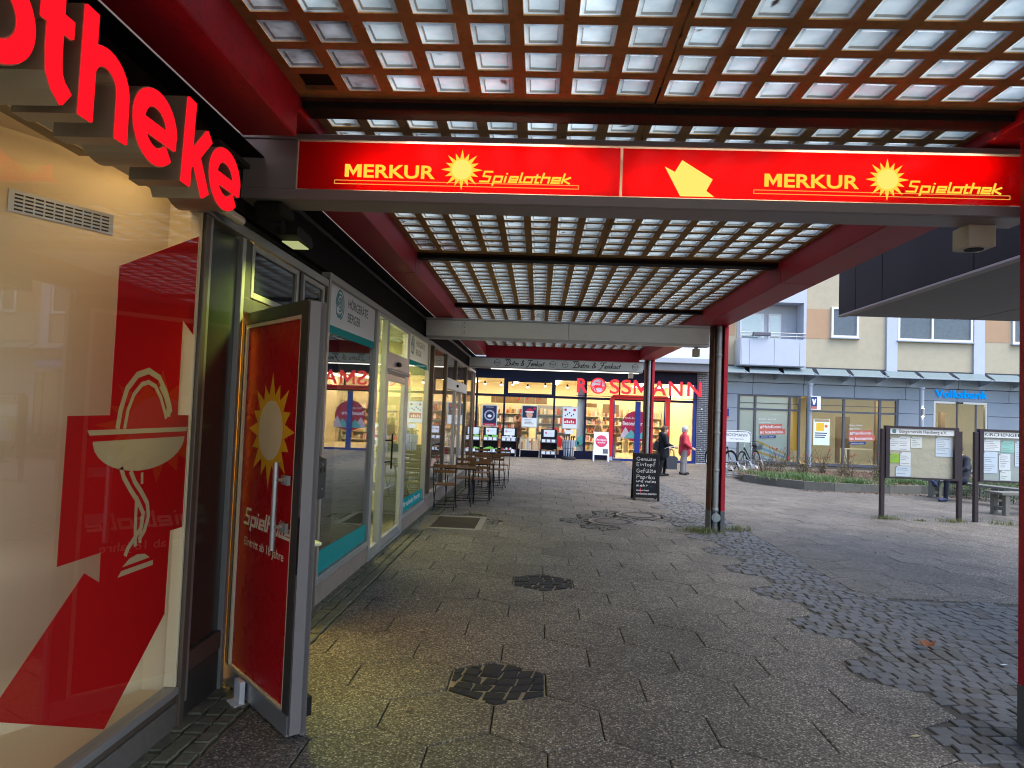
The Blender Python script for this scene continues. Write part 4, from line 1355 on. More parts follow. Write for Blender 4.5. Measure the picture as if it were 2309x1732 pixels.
MB().box(-3.3, -2.5, 12.6, 19.2, .02, .95, c=.01).build('counter_body', mat('charcoal_counter', (.04, .04, .045), .4), ct)
MB().box(-3.3, -2.46, 12.58, 19.22, .952, .99, c=.006).build('counter_top', M_whitepaint, ct)
MB().prism([(12.7, .20), (19.1, .62), (19.1, .74), (12.7, .34)], -2.499, -2.494, FX).build('red_stripe', mat('stripe_red', (.55, .02, .04), .4), ct)
MB().box(-3.2, -2.7, 13.2, 18.6, .992, 1.30).build('glass_case', M_glass, ct)

# ================================================================== the block above the shops
ub = thing('flat_block_left', 'plain rendered storeys rising above the left shop row over the canopy', 'building', (-6, 8, 3.3))
M_render = mat('grey_render', (.42, .39, .34), .85, var=.1, scale=2)
MB().box(-1.968, -1.772, -3.6, 20.0, 3.292, 3.299).build('soffit', M_fascia, ub)
MB().box(-9, -1.97, -4, 20.0, 3.30, 9.6).build('wall', M_render, ub)
for k in range(7):
    for z in (4.5, 7.2):
        w_ = MB().box(-1.959, -1.94, -2.6 + k * 3.1, -1.2 + k * 3.1, z, z + 1.4, c=.004).build('window', M_whitepaint, ub)
        MB().box(-1.939, -1.934, -2.5 + k * 3.1, -1.3 + k * 3.1, z + .1, z + 1.3).build('pane', M_glass2, w_)
MB().box(-9.2, -1.7, -4.2, 20.2, 9.602, 9.8).build('roof', M_render, ub)
# ================================================================== RIGHT: DARK FLAT ROOF NEXT TO THE CANOPY
pv = thing('pavilion_roof', 'dark panelled flat roof overhanging from the right beside the red canopy', 'roof', (8, 5, 3.5))
M_pvface = mat('dark_blue_panel', (.016, .016, .022), .6, var=.15, scale=2)
M_pvsoff = mat('dark_soffit', (.19, .195, .205), .7, var=.12, scale=2)
ZP = 3.48
ye = [-4.0, -1.2, 1.6, 4.6, 7.6, 9.6, 10.4, 10.98]
for a, b in zip(ye[:-1], ye[1:]):
    MB().box(4.70, 4.76, a + .006, b - .006, ZP + .03, 4.55, c=.004).build('fascia_panel', M_pvface, pv)
xe = [4.70, 6.6, 8.5]
for a, b in zip(xe[:-1], xe[1:]):
    MB().box(a + .006 + (.058 if a == 4.70 else 0), b - .006, 10.92, 10.98, ZP + .03, 4.55, c=.004).build('fascia_panel', M_pvface, pv)
MB().box(4.695, 4.80, -4, 10.985, ZP - .004, ZP + .026, c=.004).build('drip_edge', M_greypaint, pv)
sx_ = [4.805, 6.65, 8.5]
sy_ = [-4, -.5, 3.0, 6.5, 10.90]
for a, b in zip(sx_[:-1], sx_[1:]):
    for c, d in zip(sy_[:-1], sy_[1:]):
        MB().box(a + .012, b - .012, c + .012, d - .012, ZP + .002, ZP + .022).build('soffit_panel', M_pvsoff, pv)
MB().box(4.765, 8.5, -4, 10.915, ZP + .2, 4.5).build('roof_deck', M_pvface, pv)
for yv in (-2, 6.5):
    MB().box(8.05, 8.35, yv, yv + .3, -.03, ZP + .19).build('post', M_pvface, pv)

# ================================================================== DRUGSTORE AT THE END OF THE WALKWAY
RY = 28.5
M_navyfr = mat('navy_frame', (.010, .012, .035), .4, var=.15, scale=4)
M_blue = mat('blue_paint', (.012, .030, .20), .4, var=.1)
M_redfr = mat('signal_red', (.62, .012, .012), .35, var=.05)
M_shopw = mat('shop_white', (.78, .70, .52), .7, var=.04)
M_shopfl = mat('shop_tiles', (.60, .52, .38), .4, var=.1)
M_whitewall = mat('white_plaster', (.66, .69, .74), .85, var=.05, scale=2)
M_slabw = mat('roof_edge', (.40, .43, .48), .7, var=.06)
ds = thing('drugstore', 'brightly lit drugstore front with navy frames and a red framed entrance', 'building', (2, RY, 0))
MB().box(-9, 6.50, RY - .02, RY + .2, 3.22, 3.72).build('fascia_band', M_navyfr, ds)
MB().box(-9, 6.96, RY - 1.0, RY + .3, 4.02, 4.25, c=.02).build('roof_edge', M_slabw, ds)
MB().box(-9, 6.95, RY - .9, RY + .2, 3.722, 4.018).build('soffit_beam', mat('soffit_grey', (.16, .16, .17), .8), ds)
MB().box(-9, 2.92, RY - .03, RY + .12, -.03, .32, c=.004).build('base', M_navyfr, ds)
MB().box(5.42, 6.37, RY - .03, RY + .12, -.03, .08, c=.004).build('base', M_blue, ds)
MB().box(-9, 6.37, RY - .025, RY + .08, 2.46, 2.56, c=.004).build('transom', M_navyfr, ds)
for x0, x1 in ((-8.9, -8.8), (-6.0, -5.93), (-4.2, -4.13), (-2.64, -2.56), (-1.48, -1.40), (.60, .68), (1.90, 1.98)):
    MB().box(x0, x1, RY - .03, RY + .09, .322, 2.458, c=.004).build('mullion', M_navyfr, ds)
    MB().box(x0, x1, RY - .03, RY + .09, 2.562, 3.218, c=.004).build('mullion', M_navyfr, ds)
for x0, x1 in ((3.30, 3.36), (4.35, 4.41), (5.40, 5.46)):
    MB().box(x0, x1, RY - .03, RY + .09, 2.562, 3.218, c=.004).build('mullion', M_navyfr, ds)
fr_ = MB(); fr_.box(-1.398, -1.30, RY - .028, RY + .08, 2.562, 3.216); fr_.box(.52, .598, RY - .028, RY + .08, 2.562, 3.216); fr_.box(-1.299, .519, RY - .028, RY + .08, 2.562, 2.62); fr_.box(-1.299, .519, RY - .028, RY + .08, 3.09, 3.216)
fr_.build('casement', M_navyfr, ds)
MB().box(6.37, 6.50, RY - .05, RY + .12, -.03, 3.218, c=.006).build('corner_post', M_blue, ds)
cuts = [-8.8, -6.0, -4.13, -2.60, -1.44, .64, 1.94]
for a, b in zip(cuts[:-1], cuts[1:]):
    MB().sheet([(a, .32), (b, .32), (b, 2.46), (a, 2.46)], RY + .03, FY).build('window_pane', M_glass, ds)
    MB().sheet([(a, 2.56), (b, 2.56), (b, 3.22), (a, 3.22)], RY + .03, FY).build('upper_pane', M_glass, ds)
for a, b in ((1.94, 3.33), (3.33, 4.38), (4.38, 5.43), (5.43, 6.37)):
    MB().sheet([(a, 2.56), (b, 2.56), (b, 3.22), (a, 3.22)], RY + .03, FY).build('upper_pane', M_glass, ds)
MB().sheet([(1.98, .32), (2.92, .32), (2.92, 2.46), (1.98, 2.46)], RY + .03, FY).build('window_pane', M_glass, ds)
MB().sheet([(5.42, .08), (6.37, .08), (6.37, 2.46), (5.42, 2.46)], RY + .03, FY).build('window_pane', M_glass, ds)
# red portal with cut corners
o_ = [(2.93, .14), (2.93, 2.55), (3.06, 2.70), (5.28, 2.70), (5.41, 2.55), (5.41, .14), (5.25, .14), (5.25, 2.46), (5.20, 2.52), (3.14, 2.52), (3.09, 2.46), (3.09, .14)]
MB().prism(o_, RY - .16, RY - .035, FY).build('portal', M_redfr, ds)
for x0, x1 in ((2.925, 3.095), (5.245, 5.415)):
    MB().box(x0, x1, RY - .165, RY - .03, -.03, .138).build('portal_foot', M_slabw, ds)
for x0, x1 in ((3.10, 3.15), (4.00, 4.22), (5.19, 5.24)):
    MB().box(x0, x1, RY - .03, RY + .03, -.02, 2.45, c=.004).build('door_stile', M_blue, ds)
MB().box(3.151, 3.999, RY - .025, RY + .025, -.02, .07).build('door_rail', M_blue, ds)
MB().box(4.221, 5.189, RY - .025, RY + .025, -.02, .07).build('door_rail', M_blue, ds)
for a, b in ((3.15, 4.00), (4.22, 5.19)):
    MB().sheet([(a, .07), (b, .07), (b, 2.45), (a, 2.45)], RY + .005, FY).build('door_pane', M_glass, ds)
# round christmas sticker across the doors
M_pink = film('berry_film', (.42, .02, .075), .3, .03)
M_tealf = film('pale_teal_film', (.12, .42, .42), .3, .03)
M_lil = film('lilac_film', (.60, .50, .56), .3, .03)
M_redf = film('scarlet_film', (.70, .03, .04), .3, .03)
M_whf = film('white_film_print', (.8, .8, .8), .3, .03)
for a, b in ((3.43, 3.998), (4.222, 4.76)):
    full = disc(4.09, 1.42, .64, 48)
    half = clip(clip(full, lambda p: p[0] - a), lambda p: b - p[0])
    stc = MB().prism(half, RY + .0, RY + .002, FY).build('round_sticker', M_pink, ds)
    for cx, wd, hh, mm, e in ((3.62, .34, .42, M_lil, .001), (3.86, .40, .34, M_tealf, .002), (4.40, .46, .36, M_tealf, .001), (4.62, .30, .44, M_lil, .002)):
        t = clip(clip(clip([(cx - wd, .80), (cx + wd, .80), (cx, .80 + hh * 1.4)], lambda p: p[0] - a), lambda p: b - p[0]), lambda p: p[1] - .92)
        if len(t) > 2: MB().prism(t, RY - .001 - e, RY - .0002, FY).build('mountain', mm, stc)
lettering('Finde das', .085, (3.60, 1.72, RY - .004), FY, M_whf, ds, width=.40)
lettering('Besond', .16, (3.50, 1.46, RY - .004), FY, M_whf, ds, width=.50, bold=.03)
lettering('re', .16, (4.24, 1.46, RY - .004), FY, M_whf, ds, width=.20, bold=.03)
# decals in the window by the racks
for pts, mm in (([(.72, .62), (.98, .40), (1.04, .78), (.80, .95)], M_redf), ([(1.66, .52), (1.92, .62), (1.88, .98), (1.62, .86)], M_tealf), ([(1.40, .60), (1.62, .46), (1.74, .66), (1.5, .78)], M_tealf)):
    MB().prism(pts, RY + .026, RY + .028, FY).build('window_sticker', mm, ds)
# room: walls, floor, ceiling with lamps
YB = RY + 7.0
MB().sheet([(-9, RY + .2), (8, RY + .2), (8, YB), (-9, YB)], .0).build('room_floor', M_shopfl, ds)
MB().sheet([(-9, RY + .2), (8, RY + .2), (8, YB), (-9, YB)], 3.35).build('room_ceiling', M_shopw, ds)
MB().sheet([(-9, 0), (8, 0), (8, 3.35), (-9, 3.35)], YB, FY).build('room_back', M_shopw, ds)
for x in (-9, 6.45):
    MB().sheet([(RY + .15, 0), (YB, 0), (YB, 3.35), (RY + .15, 3.35)], x, FX).build('room_side', M_shopw, ds)
MB().box(1.62, 1.90, RY + .10, RY + .4, 0, 3.3).build('room_pillar', mat('pillar_grey', (.45, .45, .46), .7), ds)
M_shoplamp = emitter('shop_lamp', (1.0, .78, .45), 30.0)
for x in (-6.5, -3.2, -1.2, .8, 2.8, 4.8, 6.0):
    for yv in (RY + 1.3, RY + 3.4, RY + 5.4):
        MB().box(x - .12, x + .12, yv - .55, yv + .55, 3.29, 3.345).build('ceiling_lamp', M_shoplamp, ds)
for x, z in ((-2.35, 3.02), (-1.65, 3.0), (-1.15, 3.02), (-.5, 2.93), (.25, 3.0), (1.2, 2.98)):
    l_ = MB().cyl((x, RY + .9, z), (x, RY + .9, z + .12), .05, .035, 10).build('spotlight', M_dark, ds)
    MB().cyl((x, RY + .9, z - .03), (x, RY + .9, z - .002), .042, n=10).build('bulb', emitter('spot_bulb', (1, .85, .6), 30), l_)
# dark high gondola signs and shelves with goods
M_goods = [mat('goods_%s' % n, c, .5, var=.2, scale=30) for n, c in (('red', (.45, .08, .06)), ('orange', (.62, .40, .16)), ('cream', (.70, .60, .42)), ('teal', (.30, .42, .40)), ('white', (.75, .74, .70)), ('grey', (.40, .40, .42)), ('brown', (.28, .16, .08)), ('pink', (.65, .40, .42)))]
M_shelf = mat('shelf_white', (.62, .56, .42), .6, var=.05)
M_shelfback = mat('shelf_dark', (.16, .10, .05), .7, var=.2)
SH = [(-8.4, -5.6, YB - .5), (-5.4, -3.0, YB - .5), (-2.7, -.4, RY + 3.6), (-.1, 1.5, RY + 2.9), (2.1, 2.9, RY + 4.2), (3.2, 4.3, YB - .8), (4.6, 6.3, YB - .5)]
for i, (x0, x1, yv) in enumerate(SH):
    root = thing('goods_shelf', ['tall shelf of goods at the far left of the drugstore', 'second goods shelf from the left inside the drugstore', 'shelf of gold and orange goods behind the wreath poster', 'rack of small packs between the two right posters', 'low shelf of goods behind the promotion board', 'shelf seen through the red framed entrance', 'goods shelf near the corner by the brick wall'][i], 'shelf', ((x0 + x1) / 2, yv, 0), 'shelves inside the drugstore')
    sb = MB(); sb.box(x0, x1, yv + .30, yv + .34, 0, 2.2); sb.box(x0, x0 + .04, yv - .1, yv + .30, 0, 2.2); sb.box(x1 - .04, x1, yv - .1, yv + .30, 0, 2.2)
    for z in (.15, .55, .95, 1.35, 1.75): sb.box(x0 + .04, x1 - .04, yv - .1, yv + .30, z, z + .03)
    sb.build('shelf_frame', M_shelf if i != 3 else M_alu, root)
    for z in (.18, .58, .98, 1.38, 1.78):
        gb = MB(); x = x0 + .07
        while x < x1 - .16:
            w_ = RND.uniform(.05, .13)
            gb.box(x, x + w_, yv - .06, yv + .14, z, z + RND.uniform(.14, .30), RND.randrange(8))
            x += w_ + RND.uniform(.006, .02)
        gb.build('goods_row', M_goods, root, kind='stuff')
for x0, x1, z0, z1 in ((-2.4, .4, 2.28, 2.62), (2.05, 2.9, 2.0, 2.42), (3.2, 4.0, 1.95, 2.4)):
    MB().box(x0, x1, YB - 1.2, YB - 1.15, z0, z1).build('hanging_panel', M_shelfback, ds)
for x in (-.9, -.55, -.05):
    MB().prism([(x, 2.33), (x + .05, 2.33), (x + .16, 2.52), (x + .11, 2.52)], RY + .022, RY + .026, FY).build('window_sticker', M_redf, ds)

# drugstore letters and logo
rs = thing('drugstore_letters', 'large red letters spelling the drugstore name with a round centaur logo', 'sign', (4, RY - .3, 2.7))
M_lred = mat('letter_red', (.68, .014, .03), .3, var=.04, emit=(1, .02, .04), es=.5)
M_lwhite = mat('logo_white', (.72, .72, .74), .4, var=.03)
LY = RY - .34
for ch, x0, w_ in (('R', 1.54, .44), ('S', 2.88, .40), ('S', 3.36, .40), ('M', 3.86, .62), ('A', 4.61, .58), ('N', 5.29, .56), ('N', 6.04, .57)):
    if ch == 'M':
        MB().prism(glyph_m(x0, 2.735, w_, .585, .085), LY - .05, LY + .05, FY).build('letter_m', M_lred, rs)
        continue
    lettering(ch, .585, (x0, 2.735 + (0 if ch != 'S' else 0.0), LY), FY, M_lred, rs, width=w_, name='letter_' + ch.lower(), bold=.014, extrude=.05)
lgc = MB().ribbon(arc(2.41, 3.03, .30, 0, 352.5, 47), .055, LY - .05, LY + .05, FY, closed=True).build('logo_ring', M_lred, rs)
MB().prism(disc(2.41, 3.03, .275, 40), LY - .01, LY + .045, FY).build('logo_disc', M_lwhite, lgc)
hb = MB()
f0, f1 = LY - .030, LY - .012
hb.prism([(2.24, 3.02), (2.30, 3.07), (2.46, 3.05), (2.52, 3.10), (2.57, 3.10), (2.56, 2.99), (2.50, 2.95), (2.38, 2.96), (2.30, 2.92), (2.25, 2.96)], f0, f1, FY)
hb.prism([(2.50, 3.08), (2.50, 3.17), (2.53, 3.20), (2.58, 3.19), (2.575, 3.08)], f0 - .002, f1, FY)
hb.prism(disc(2.535, 3.225, .028, 12), f0 - .003, f1, FY)
hb.ribbon([(2.57, 3.165), (2.45, 3.15), (2.28, 3.175)], .022, f0 - .004, f1, FY)
for p in ([(2.27, 2.95), (2.20, 2.88), (2.24, 2.82)], [(2.31, 2.94), (2.30, 2.86), (2.36, 2.80)], [(2.52, 2.97), (2.60, 2.94), (2.58, 2.87)], [(2.55, 3.0), (2.655, 2.99), (2.645, 2.93)], [(2.26, 3.02), (2.19, 3.0), (2.185, 2.92)]):
    hb.ribbon(p, .030, f0 - .005, f1, FY)
hb.build('centaur', M_lred, lgc)
MB().box(1.5, 6.62, LY + .09, LY + .11, 2.60, 2.62).build('mounting_rail', M_dark, rs)
for x in (1.7, 3.2, 4.8, 6.4):
    MB().cyl((x, LY + .1, 2.61), (x, RY - .02, 2.61), .012, n=6).build('stay', M_dark, rs)

# brick pier at the corner
bw = thing('brick_pier', 'dark glazed brick pier at the right corner of the drugstore', 'wall', (6.75, RY, 0))
M_brick = mat('dark_brick', (.045, .048, .062), .4, var=.4, scale=25)
M_mort = mat('white_mortar', (.50, .50, .50), .9, var=.1)
MB().box(6.51, 6.97, RY - .10, RY + .35, -.03, 3.70).build('mortar', M_mort, bw)
b1 = MB().box(-.11, .11, -.006, .02, -.032, .032, c=.003).mesh('brick', M_brick)
b2 = MB().box(-.052, .052, -.006, .02, -.032, .032, c=.003).mesh('brick', M_brick)
b3 = MB().box(-.006, .02, -.11, .11, -.032, .032, c=.003).mesh('brick', M_brick)
k = 0
for z in np.arange(.06, 3.68, .078):
    xs_ = [(6.625, b1), (6.855, b1)] if k % 2 == 0 else [(6.567, b2), (6.74, b1), (6.913, b2)]
    for x, me in xs_:
        o = link('brick', me, bw); o.location = (x, RY - .10, z)
    k += 1
for z, w_ in ((2.2, .06), (1.32, .05), (1.30, .06), (.55, .05)):
    MB().box(6.66, 6.66 + w_, RY - .125, RY - .107, z, z + w_).build('wall_box', M_lwhite, bw)
# white storeys above the drugstore
wb = thing('white_block', 'white plastered block rising behind the roof edge of the drugstore', 'building', (2, RY + 3, 4.3))
MB().box(-9, 7.9, RY + .6, RY + 9, 4.26, 12).build('wall', M_whitewall, wb)
for x in (-5, -1, 3):
    w_ = MB().box(x, x + 1.4, RY + .57, RY + .599, 5.6, 7.1).build('window', M_whitepaint, wb)
    MB().box(x + .1, x + 1.3, RY + .56, RY + .569, 5.7, 7.0).build('pane', M_glass2, w_)
MB().box(-9.2, 8.0, RY + .3, RY + 9.2, 12.002, 12.2).build('roof', M_slabw, wb)

# window posters
M_pframe = mat('poster_frame', (.46, .55, .58), .4, .2, var=.04)
M_pnavy = mat('poster_navy', (.018, .02, .06), .4, var=.1)
M_pred = mat('poster_red', (.45, .02, .05), .4, var=.1)
M_pwhite = mat('poster_white', (.68, .72, .74), .5, var=.04)
M_pskin = mat('poster_skin', (.55, .33, .22), .5, var=.1)
M_pgold = mat('poster_gold', (.50, .36, .16), .5, var=.2, scale=20)
for i, (x0, x1, z0, z1, lab) in enumerate(((-2.35, -1.71, 1.19, 2.09, 'navy hanging poster with a pale wreath in the drugstore window'), (-.70, -.04, 1.21, 2.13, 'hanging poster of a face in a red and white hat in the window'), (.99, 1.63, 1.21, 2.13, 'pale hanging poster with small products and a red band'))):
    root = thing('window_poster', lab, 'poster', ((x0 + x1) / 2, RY - .08, z0), 'posters in the drugstore window')
    MB().box(x0, x1, RY - .085, RY - .055, z0, z1, c=.012).build('frame', M_pframe, root)
    yv = RY - .087
    pr_ = MB().box(x0 + .035, x1 - .035, yv - .001, yv + .001, z0 + .035, z1 - .035).build('print', M_pnavy if i < 2 else M_pwhite, root)
    cx = (x0 + x1) / 2
    if i == 0:
        MB().ribbon(arc(cx, 1.66, .19, 0, 352, 30), .06, yv - .0012, yv - .003, FY, closed=True).build('wreath', mat('wreath_grey', (.30, .32, .42), .5, var=.6, scale=60), pr_)
        MB().prism(disc(cx, 1.63, .085, 20, .06), yv - .0012, yv - .003, FY).build('bird', M_pwhite, pr_)
        MB().box(x0 + .036, x1 - .036, yv - .003, yv - .0012, z0 + .036, z0 + .13).build('band', M_pred, pr_)
        lettering('SCHENKEN', .035, (cx, 1.98, yv - .002), FY, M_pwhite, pr_, align='CENTER', width=.30)
        lettering('Vorfreude', .035, (cx, z0 + .065, yv - .0042), FY, M_pwhite, pr_, align='CENTER', width=.34)
    elif i == 1:
        MB().prism(disc(cx, 1.74, .13, 24, .15), yv - .0012, yv - .003, FY).build('face', M_pskin, pr_)
        MB().prism(arc(cx, 1.86, .16, 0, 180, 12, .14), yv - .0032, yv - .005, FY).build('hat', M_pred, pr_)
        MB().box(cx - .17, cx + .17, yv - .007, yv - .0052, 1.83, 1.88).build('hat_rim', M_pwhite, pr_)
        MB().box(x0 + .036, x1 - .036, yv - .005, yv - .0032, z0 + .036, z0 + .40).build('text_area', M_pwhite, pr_)
        for r_ in range(4):
            MB().box(cx - .2, cx + RND.uniform(.05, .22), yv - .007, yv - .0052, z0 + .14 + r_ * .055, z0 + .165 + r_ * .055).build('text_line', M_greypaint, pr_)
        MB().prism(disc(x1 - .12, z1 - .13, .055, 16), yv - .0012, yv - .003, FY).build('badge', M_pred, pr_)
    else:
        MB().box(x0 + .07, x1 - .07, yv - .003, yv - .0012, z0 + .20, z0 + .44).build('red_band', M_pred, pr_)
        for c in range(5):
            MB().box(x0 + .10 + c * .085, x0 + .155 + c * .085, yv - .005, yv - .0032, z0 + .24, z0 + .32 + (c % 2) * .04).build('product', M_pwhite, pr_)
            MB().box(x0 + .10 + c * .085, x0 + .15 + c * .085, yv - .003, yv - .0012, z0 + .52 + (c % 3) * .06, z0 + .58 + (c % 3) * .06).build('product', M_pnavy, pr_)
        for xx in (x0 + .13, x1 - .14):
            MB().prism(disc(xx, z1 - .13, .055, 16), yv - .0012, yv - .003, FY).build('badge', M_pred, pr_)
    for xx in (x0 + .1, x1 - .1):
        MB().cyl((xx, RY - .07, z1), (xx, RY - .07, 2.46), .003, n=5).build('wire', M_alu, root)

# display racks on castors
M_rackblk = mat('rack_black', (.016, .017, .022), .5, var=.15)
M_rackgry = mat('rack_grey', (.10, .105, .13), .5, var=.1)
M_card = mat('price_card', (.62, .68, .78), .5, var=.04)
M_green = mat('green_packs', (.20, .50, .10), .5, var=.3, scale=30)
M_brownbox = mat('cardboard', (.30, .17, .08), .8, var=.15)


def percent_badge(root, cx, yv, cz):
    MB().prism(disc(cx, cz, .042, 18), yv, yv - .002, FY).build('badge', M_pred, root)
    lettering('%', .045, (cx, cz - .022, yv - .003), FY, M_card, root, align='CENTER', bold=.02)
    lettering('Angebote', .022, (cx + .06, cz - .012, yv - .001), FY, M_ink, root, width=.16)


for i, (x0, x1, lab) in enumerate(((-2.72, -2.36, 'narrow black display rack with green packs nearest the bistro wall'), (-2.24, -1.60, 'black display rack filled with green packs under the wreath poster'), (-1.50, -.84, 'black display rack with white price cards and red items below'), (.13, .80, 'black display rack with cardboard boxes right of the wire table'))):
    yv = 27.85
    root = thing('display_rack', lab, 'display rack', ((x0 + x1) / 2, yv, 0), 'black racks outside the drugstore')
    MB().box(x0, x1, yv + .30, yv + .34, .14, 1.17, c=.006).build('back_panel', M_rackblk, root)
    for s in (x0, x1 - .025):
        MB().prism([(yv, .14), (yv + .299, .14), (yv + .299, 1.15), (yv + .2, .9), (yv + .06, .80), (yv, .40)], s, s + .025, FX).build('side_panel', M_rackblk, root)
    for z, d in ((.14, 0.0), (.62, .06)):
        MB().box(x0 + .026, x1 - .026, yv + d, yv + .298, z, z + .03).build('tray', M_rackblk, root)
        MB().box(x0 + .026, x1 - .026, yv + d - .012, yv + d - .002, z, z + .15, c=.002).build('tray_front', M_rackgry, root)
        n = max(2, int((x1 - x0) / .19))
        for c in range(n):
            xx = x0 + .05 + c * (x1 - x0 - .08) / n
            MB().box(xx, xx + .14, yv + d - .018, yv + d - .0125, z + .03, z + .14).build('price_card', M_card, root)
        gm = {0: M_green, 1: M_green, 2: M_pwhite, 3: M_brownbox}[i]
        for c in range(int((x1 - x0) / .085)):
            xx = x0 + .04 + c * .083
            if i == 3 and (z > .5 or c % 3): continue
            hh = RND.uniform(.15, .24)
            MB().box(xx, xx + (.072 if i != 3 else .21), yv + d + .02, yv + d + .2, z + .032, z + hh, c=.008).build('pack', gm if not (i == 2 and z < .5 and c % 3 == 0) else M_pred, root)
    MB().box((x0 + x1) / 2 - .22 * min(1, (x1 - x0) / .6), (x0 + x1) / 2 + .22 * min(1, (x1 - x0) / .6), yv + .285, yv + .298, .86, 1.14, c=.003).build('sign_card', M_card, root)
    if x1 - x0 > .5: percent_badge(root, (x0 + x1) / 2 - .12, yv + .284, 1.02)
    for xx in (x0 + .05, x1 - .05):
        for yy in (yv + .04, yv + .28):
            MB().cyl((xx - .015, yy, .05), (xx + .015, yy, .05), .045, n=14).build('castor', M_alu, root)
            MB().box(xx - .01, xx + .01, yy - .012, yy + .012, .05, .14).build('castor_fork', M_alu, root)
root = thing('wire_table', 'wheeled wire display table of small packs between the black racks', 'display table', (-.30, 27.9, 0))
wt = MB()
for x in (-.70, .08):
    for yv in (27.8, 28.2): wt.cyl((x, yv, .08), (x, yv, .80), .014, n=8)
for z in (.30, .46, .62, .78):
    wt.cyl((-.70, 27.8, z), (.08, 27.8, z), .006, n=6); wt.cyl((-.70, 28.2, z), (.08, 28.2, z), .006, n=6)
    for x in np.arange(-.66, .08, .09): wt.cyl((x, 27.8, .30), (x, 27.8, .78), .003, n=5) if z == .30 else None
wt.build('wire_frame', M_alu, root)
MB().box(-.69, .07, 27.81, 28.19, .30, .32).build('bottom_shelf', M_shelf, root)
gb = MB()
for c in range(9):
    for r_ in range(3):
        gb.box(-.67 + c * .082, -.60 + c * .082, 27.83 + r_ * .11, 27.92 + r_ * .11, .325, .55 + RND.uniform(0, .22), RND.randrange(8))
gb.build('packs', M_goods, root, kind='stuff')
for x in (-.70, .08):
    MB().cyl((x - .015, 27.8, .045), (x + .015, 27.8, .045), .042, n=14).build('castor', M_alu, root)
# umbrella stand
us = thing('umbrella_stand', 'round stand of folded grey umbrellas with black handles by the third poster', 'umbrella stand', (1.27, 27.7, 0))
MB().lathe([(.30, 0), (.30, .05), (.26, .10), (.10, .12), (.03, .12)], (1.27, 27.7, 0), 22).build('foot', M_rackblk, us, smooth=True)
MB().cyl((1.27, 27.7, .1), (1.27, 27.7, 1.05), .02, n=8).build('pole', M_rackblk, us)
for z in (.45, .68):
    MB().tube(disc(1.27, 27.7, .23, 24) and [(a, b, z) for a, b in disc(1.27, 27.7, .23, 24)], .006, 6, closed=True).build('ring', M_rackblk, us)
M_umb = mat('umbrella_grey', (.32, .35, .42), .7, var=.2, scale=20)
for i in range(12):
    a = 2 * PI * i / 12
    x, yv = 1.27 + .19 * math.cos(a), 27.7 + .19 * math.sin(a)
    u_ = MB().cyl((x, yv, .13), (x, yv, .78), .018, .055, 9).build('umbrella', M_umb, us, smooth=True)
    MB().tube([(x, yv, .78), (x, yv, .90), (x + .03 * math.cos(a), yv + .03 * math.sin(a), .94), (x + .06 * math.cos(a), yv + .06 * math.sin(a), .92), (x + .065 * math.cos(a), yv + .065 * math.sin(a), .88)], .011, 6).build('grip', M_rackblk, u_)
MB().box(1.10, 1.44, 27.68, 27.70, 1.02, 1.18, c=.004).build('sign_card', M_card, us)

# promotion board on the paving
pb = thing('promotion_board', 'white folding street board with a round pink offer print by the red entrance', 'street board', (2.48, 27.2, 0))
FP = lambda u, v, w: (u, 27.05 + .16 * v + w, v)
M_awhite = mat('board_white', (.68, .72, .76), .45, var=.03)
MB().prism([(2.20, .26), (2.84, .26), (2.80, 1.16), (2.24, 1.16)], -.012, .012, FP).build('panel', M_awhite, pb)
MB().prism([(2.20, .26), (2.84, .26), (2.80, 1.16), (2.24, 1.16)], .0, .024, lambda u, v, w: (u, 27.45 - .16 * v + w, v)).build('rear_panel', M_awhite, pb)
for u_ in (2.23, 2.81):
    MB().prism([(u_ - .02, 0), (u_ + .02, 0), (u_ + .02, .259), (u_ - .02, .259)], -.012, .012, FP).build('leg', M_awhite, pb)
    MB().prism([(u_ - .02, 0), (u_ + .02, 0), (u_ + .02, .259), (u_ - .02, .259)], .0, .024, lambda u, v, w: (u, 27.45 - .16 * v + w, v)).build('leg', M_awhite, pb)
M_ppink = mat('offer_pink', (.55, .05, .12), .45, var=.04)
MB().prism(disc(2.52, .80, .235, 32), -.0145, -.0125, FP).build('round_print', M_ppink, pb)
lettering('Angebots', .075, (2.52, .82, -.016), FP, M_awhite, pb, width=.40, align='CENTER', bold=.02)
lettering('woche!', .075, (2.52, .72, -.016), FP, M_awhite, pb, width=.30, align='CENTER', bold=.02)
MB().prism([(2.58, .32), (2.78, .32), (2.78, .50), (2.58, .50)], -.0145, -.0125, FP).build('towel_print', M_rackgry, pb)

# ================================================================== BANK AND FLATS BEHIND THE PLAZA
BY = 30.5
bk = thing('bank_building', 'pale yellow flats above a blue grey bank front with large windows', 'building', (15, BY, 0))
M_clad = mat('blue_grey_cladding', (.27, .31, .36), .55, var=.06, scale=2)
M_claddk = mat('clad_joint', (.05, .055, .065), .8)
M_yel = mat('cream_render', (.43, .375, .27), .85, var=.10, scale=3, bump=.1)
M_ora = mat('orange_render', (.42, .27, .165), .85, var=.06, scale=3)
M_pil = mat('white_render', (.46, .50, .58), .85, var=.05, scale=3)
M_wfr = mat('anthracite_window', (.09, .095, .12), .45, .2, var=.08)
M_bankglass = glass('bank_glass', (.86, .92, .92), 1.6)
M_roomy = mat('bank_room', (.52, .48, .36), .7, var=.06)
MB().box(8.0, 26.0, BY + .14, BY + .2, 3.0, 4.3).build('backing', M_claddk, bk)
MB().box(7.2, 8.75, BY + .14, BY + .2, -.03, 3.0).build('backing', M_claddk, bk)
MB().box(15.7, 17.2, BY + .14, BY + .2, -.03, 3.0).build('backing', M_claddk, bk)
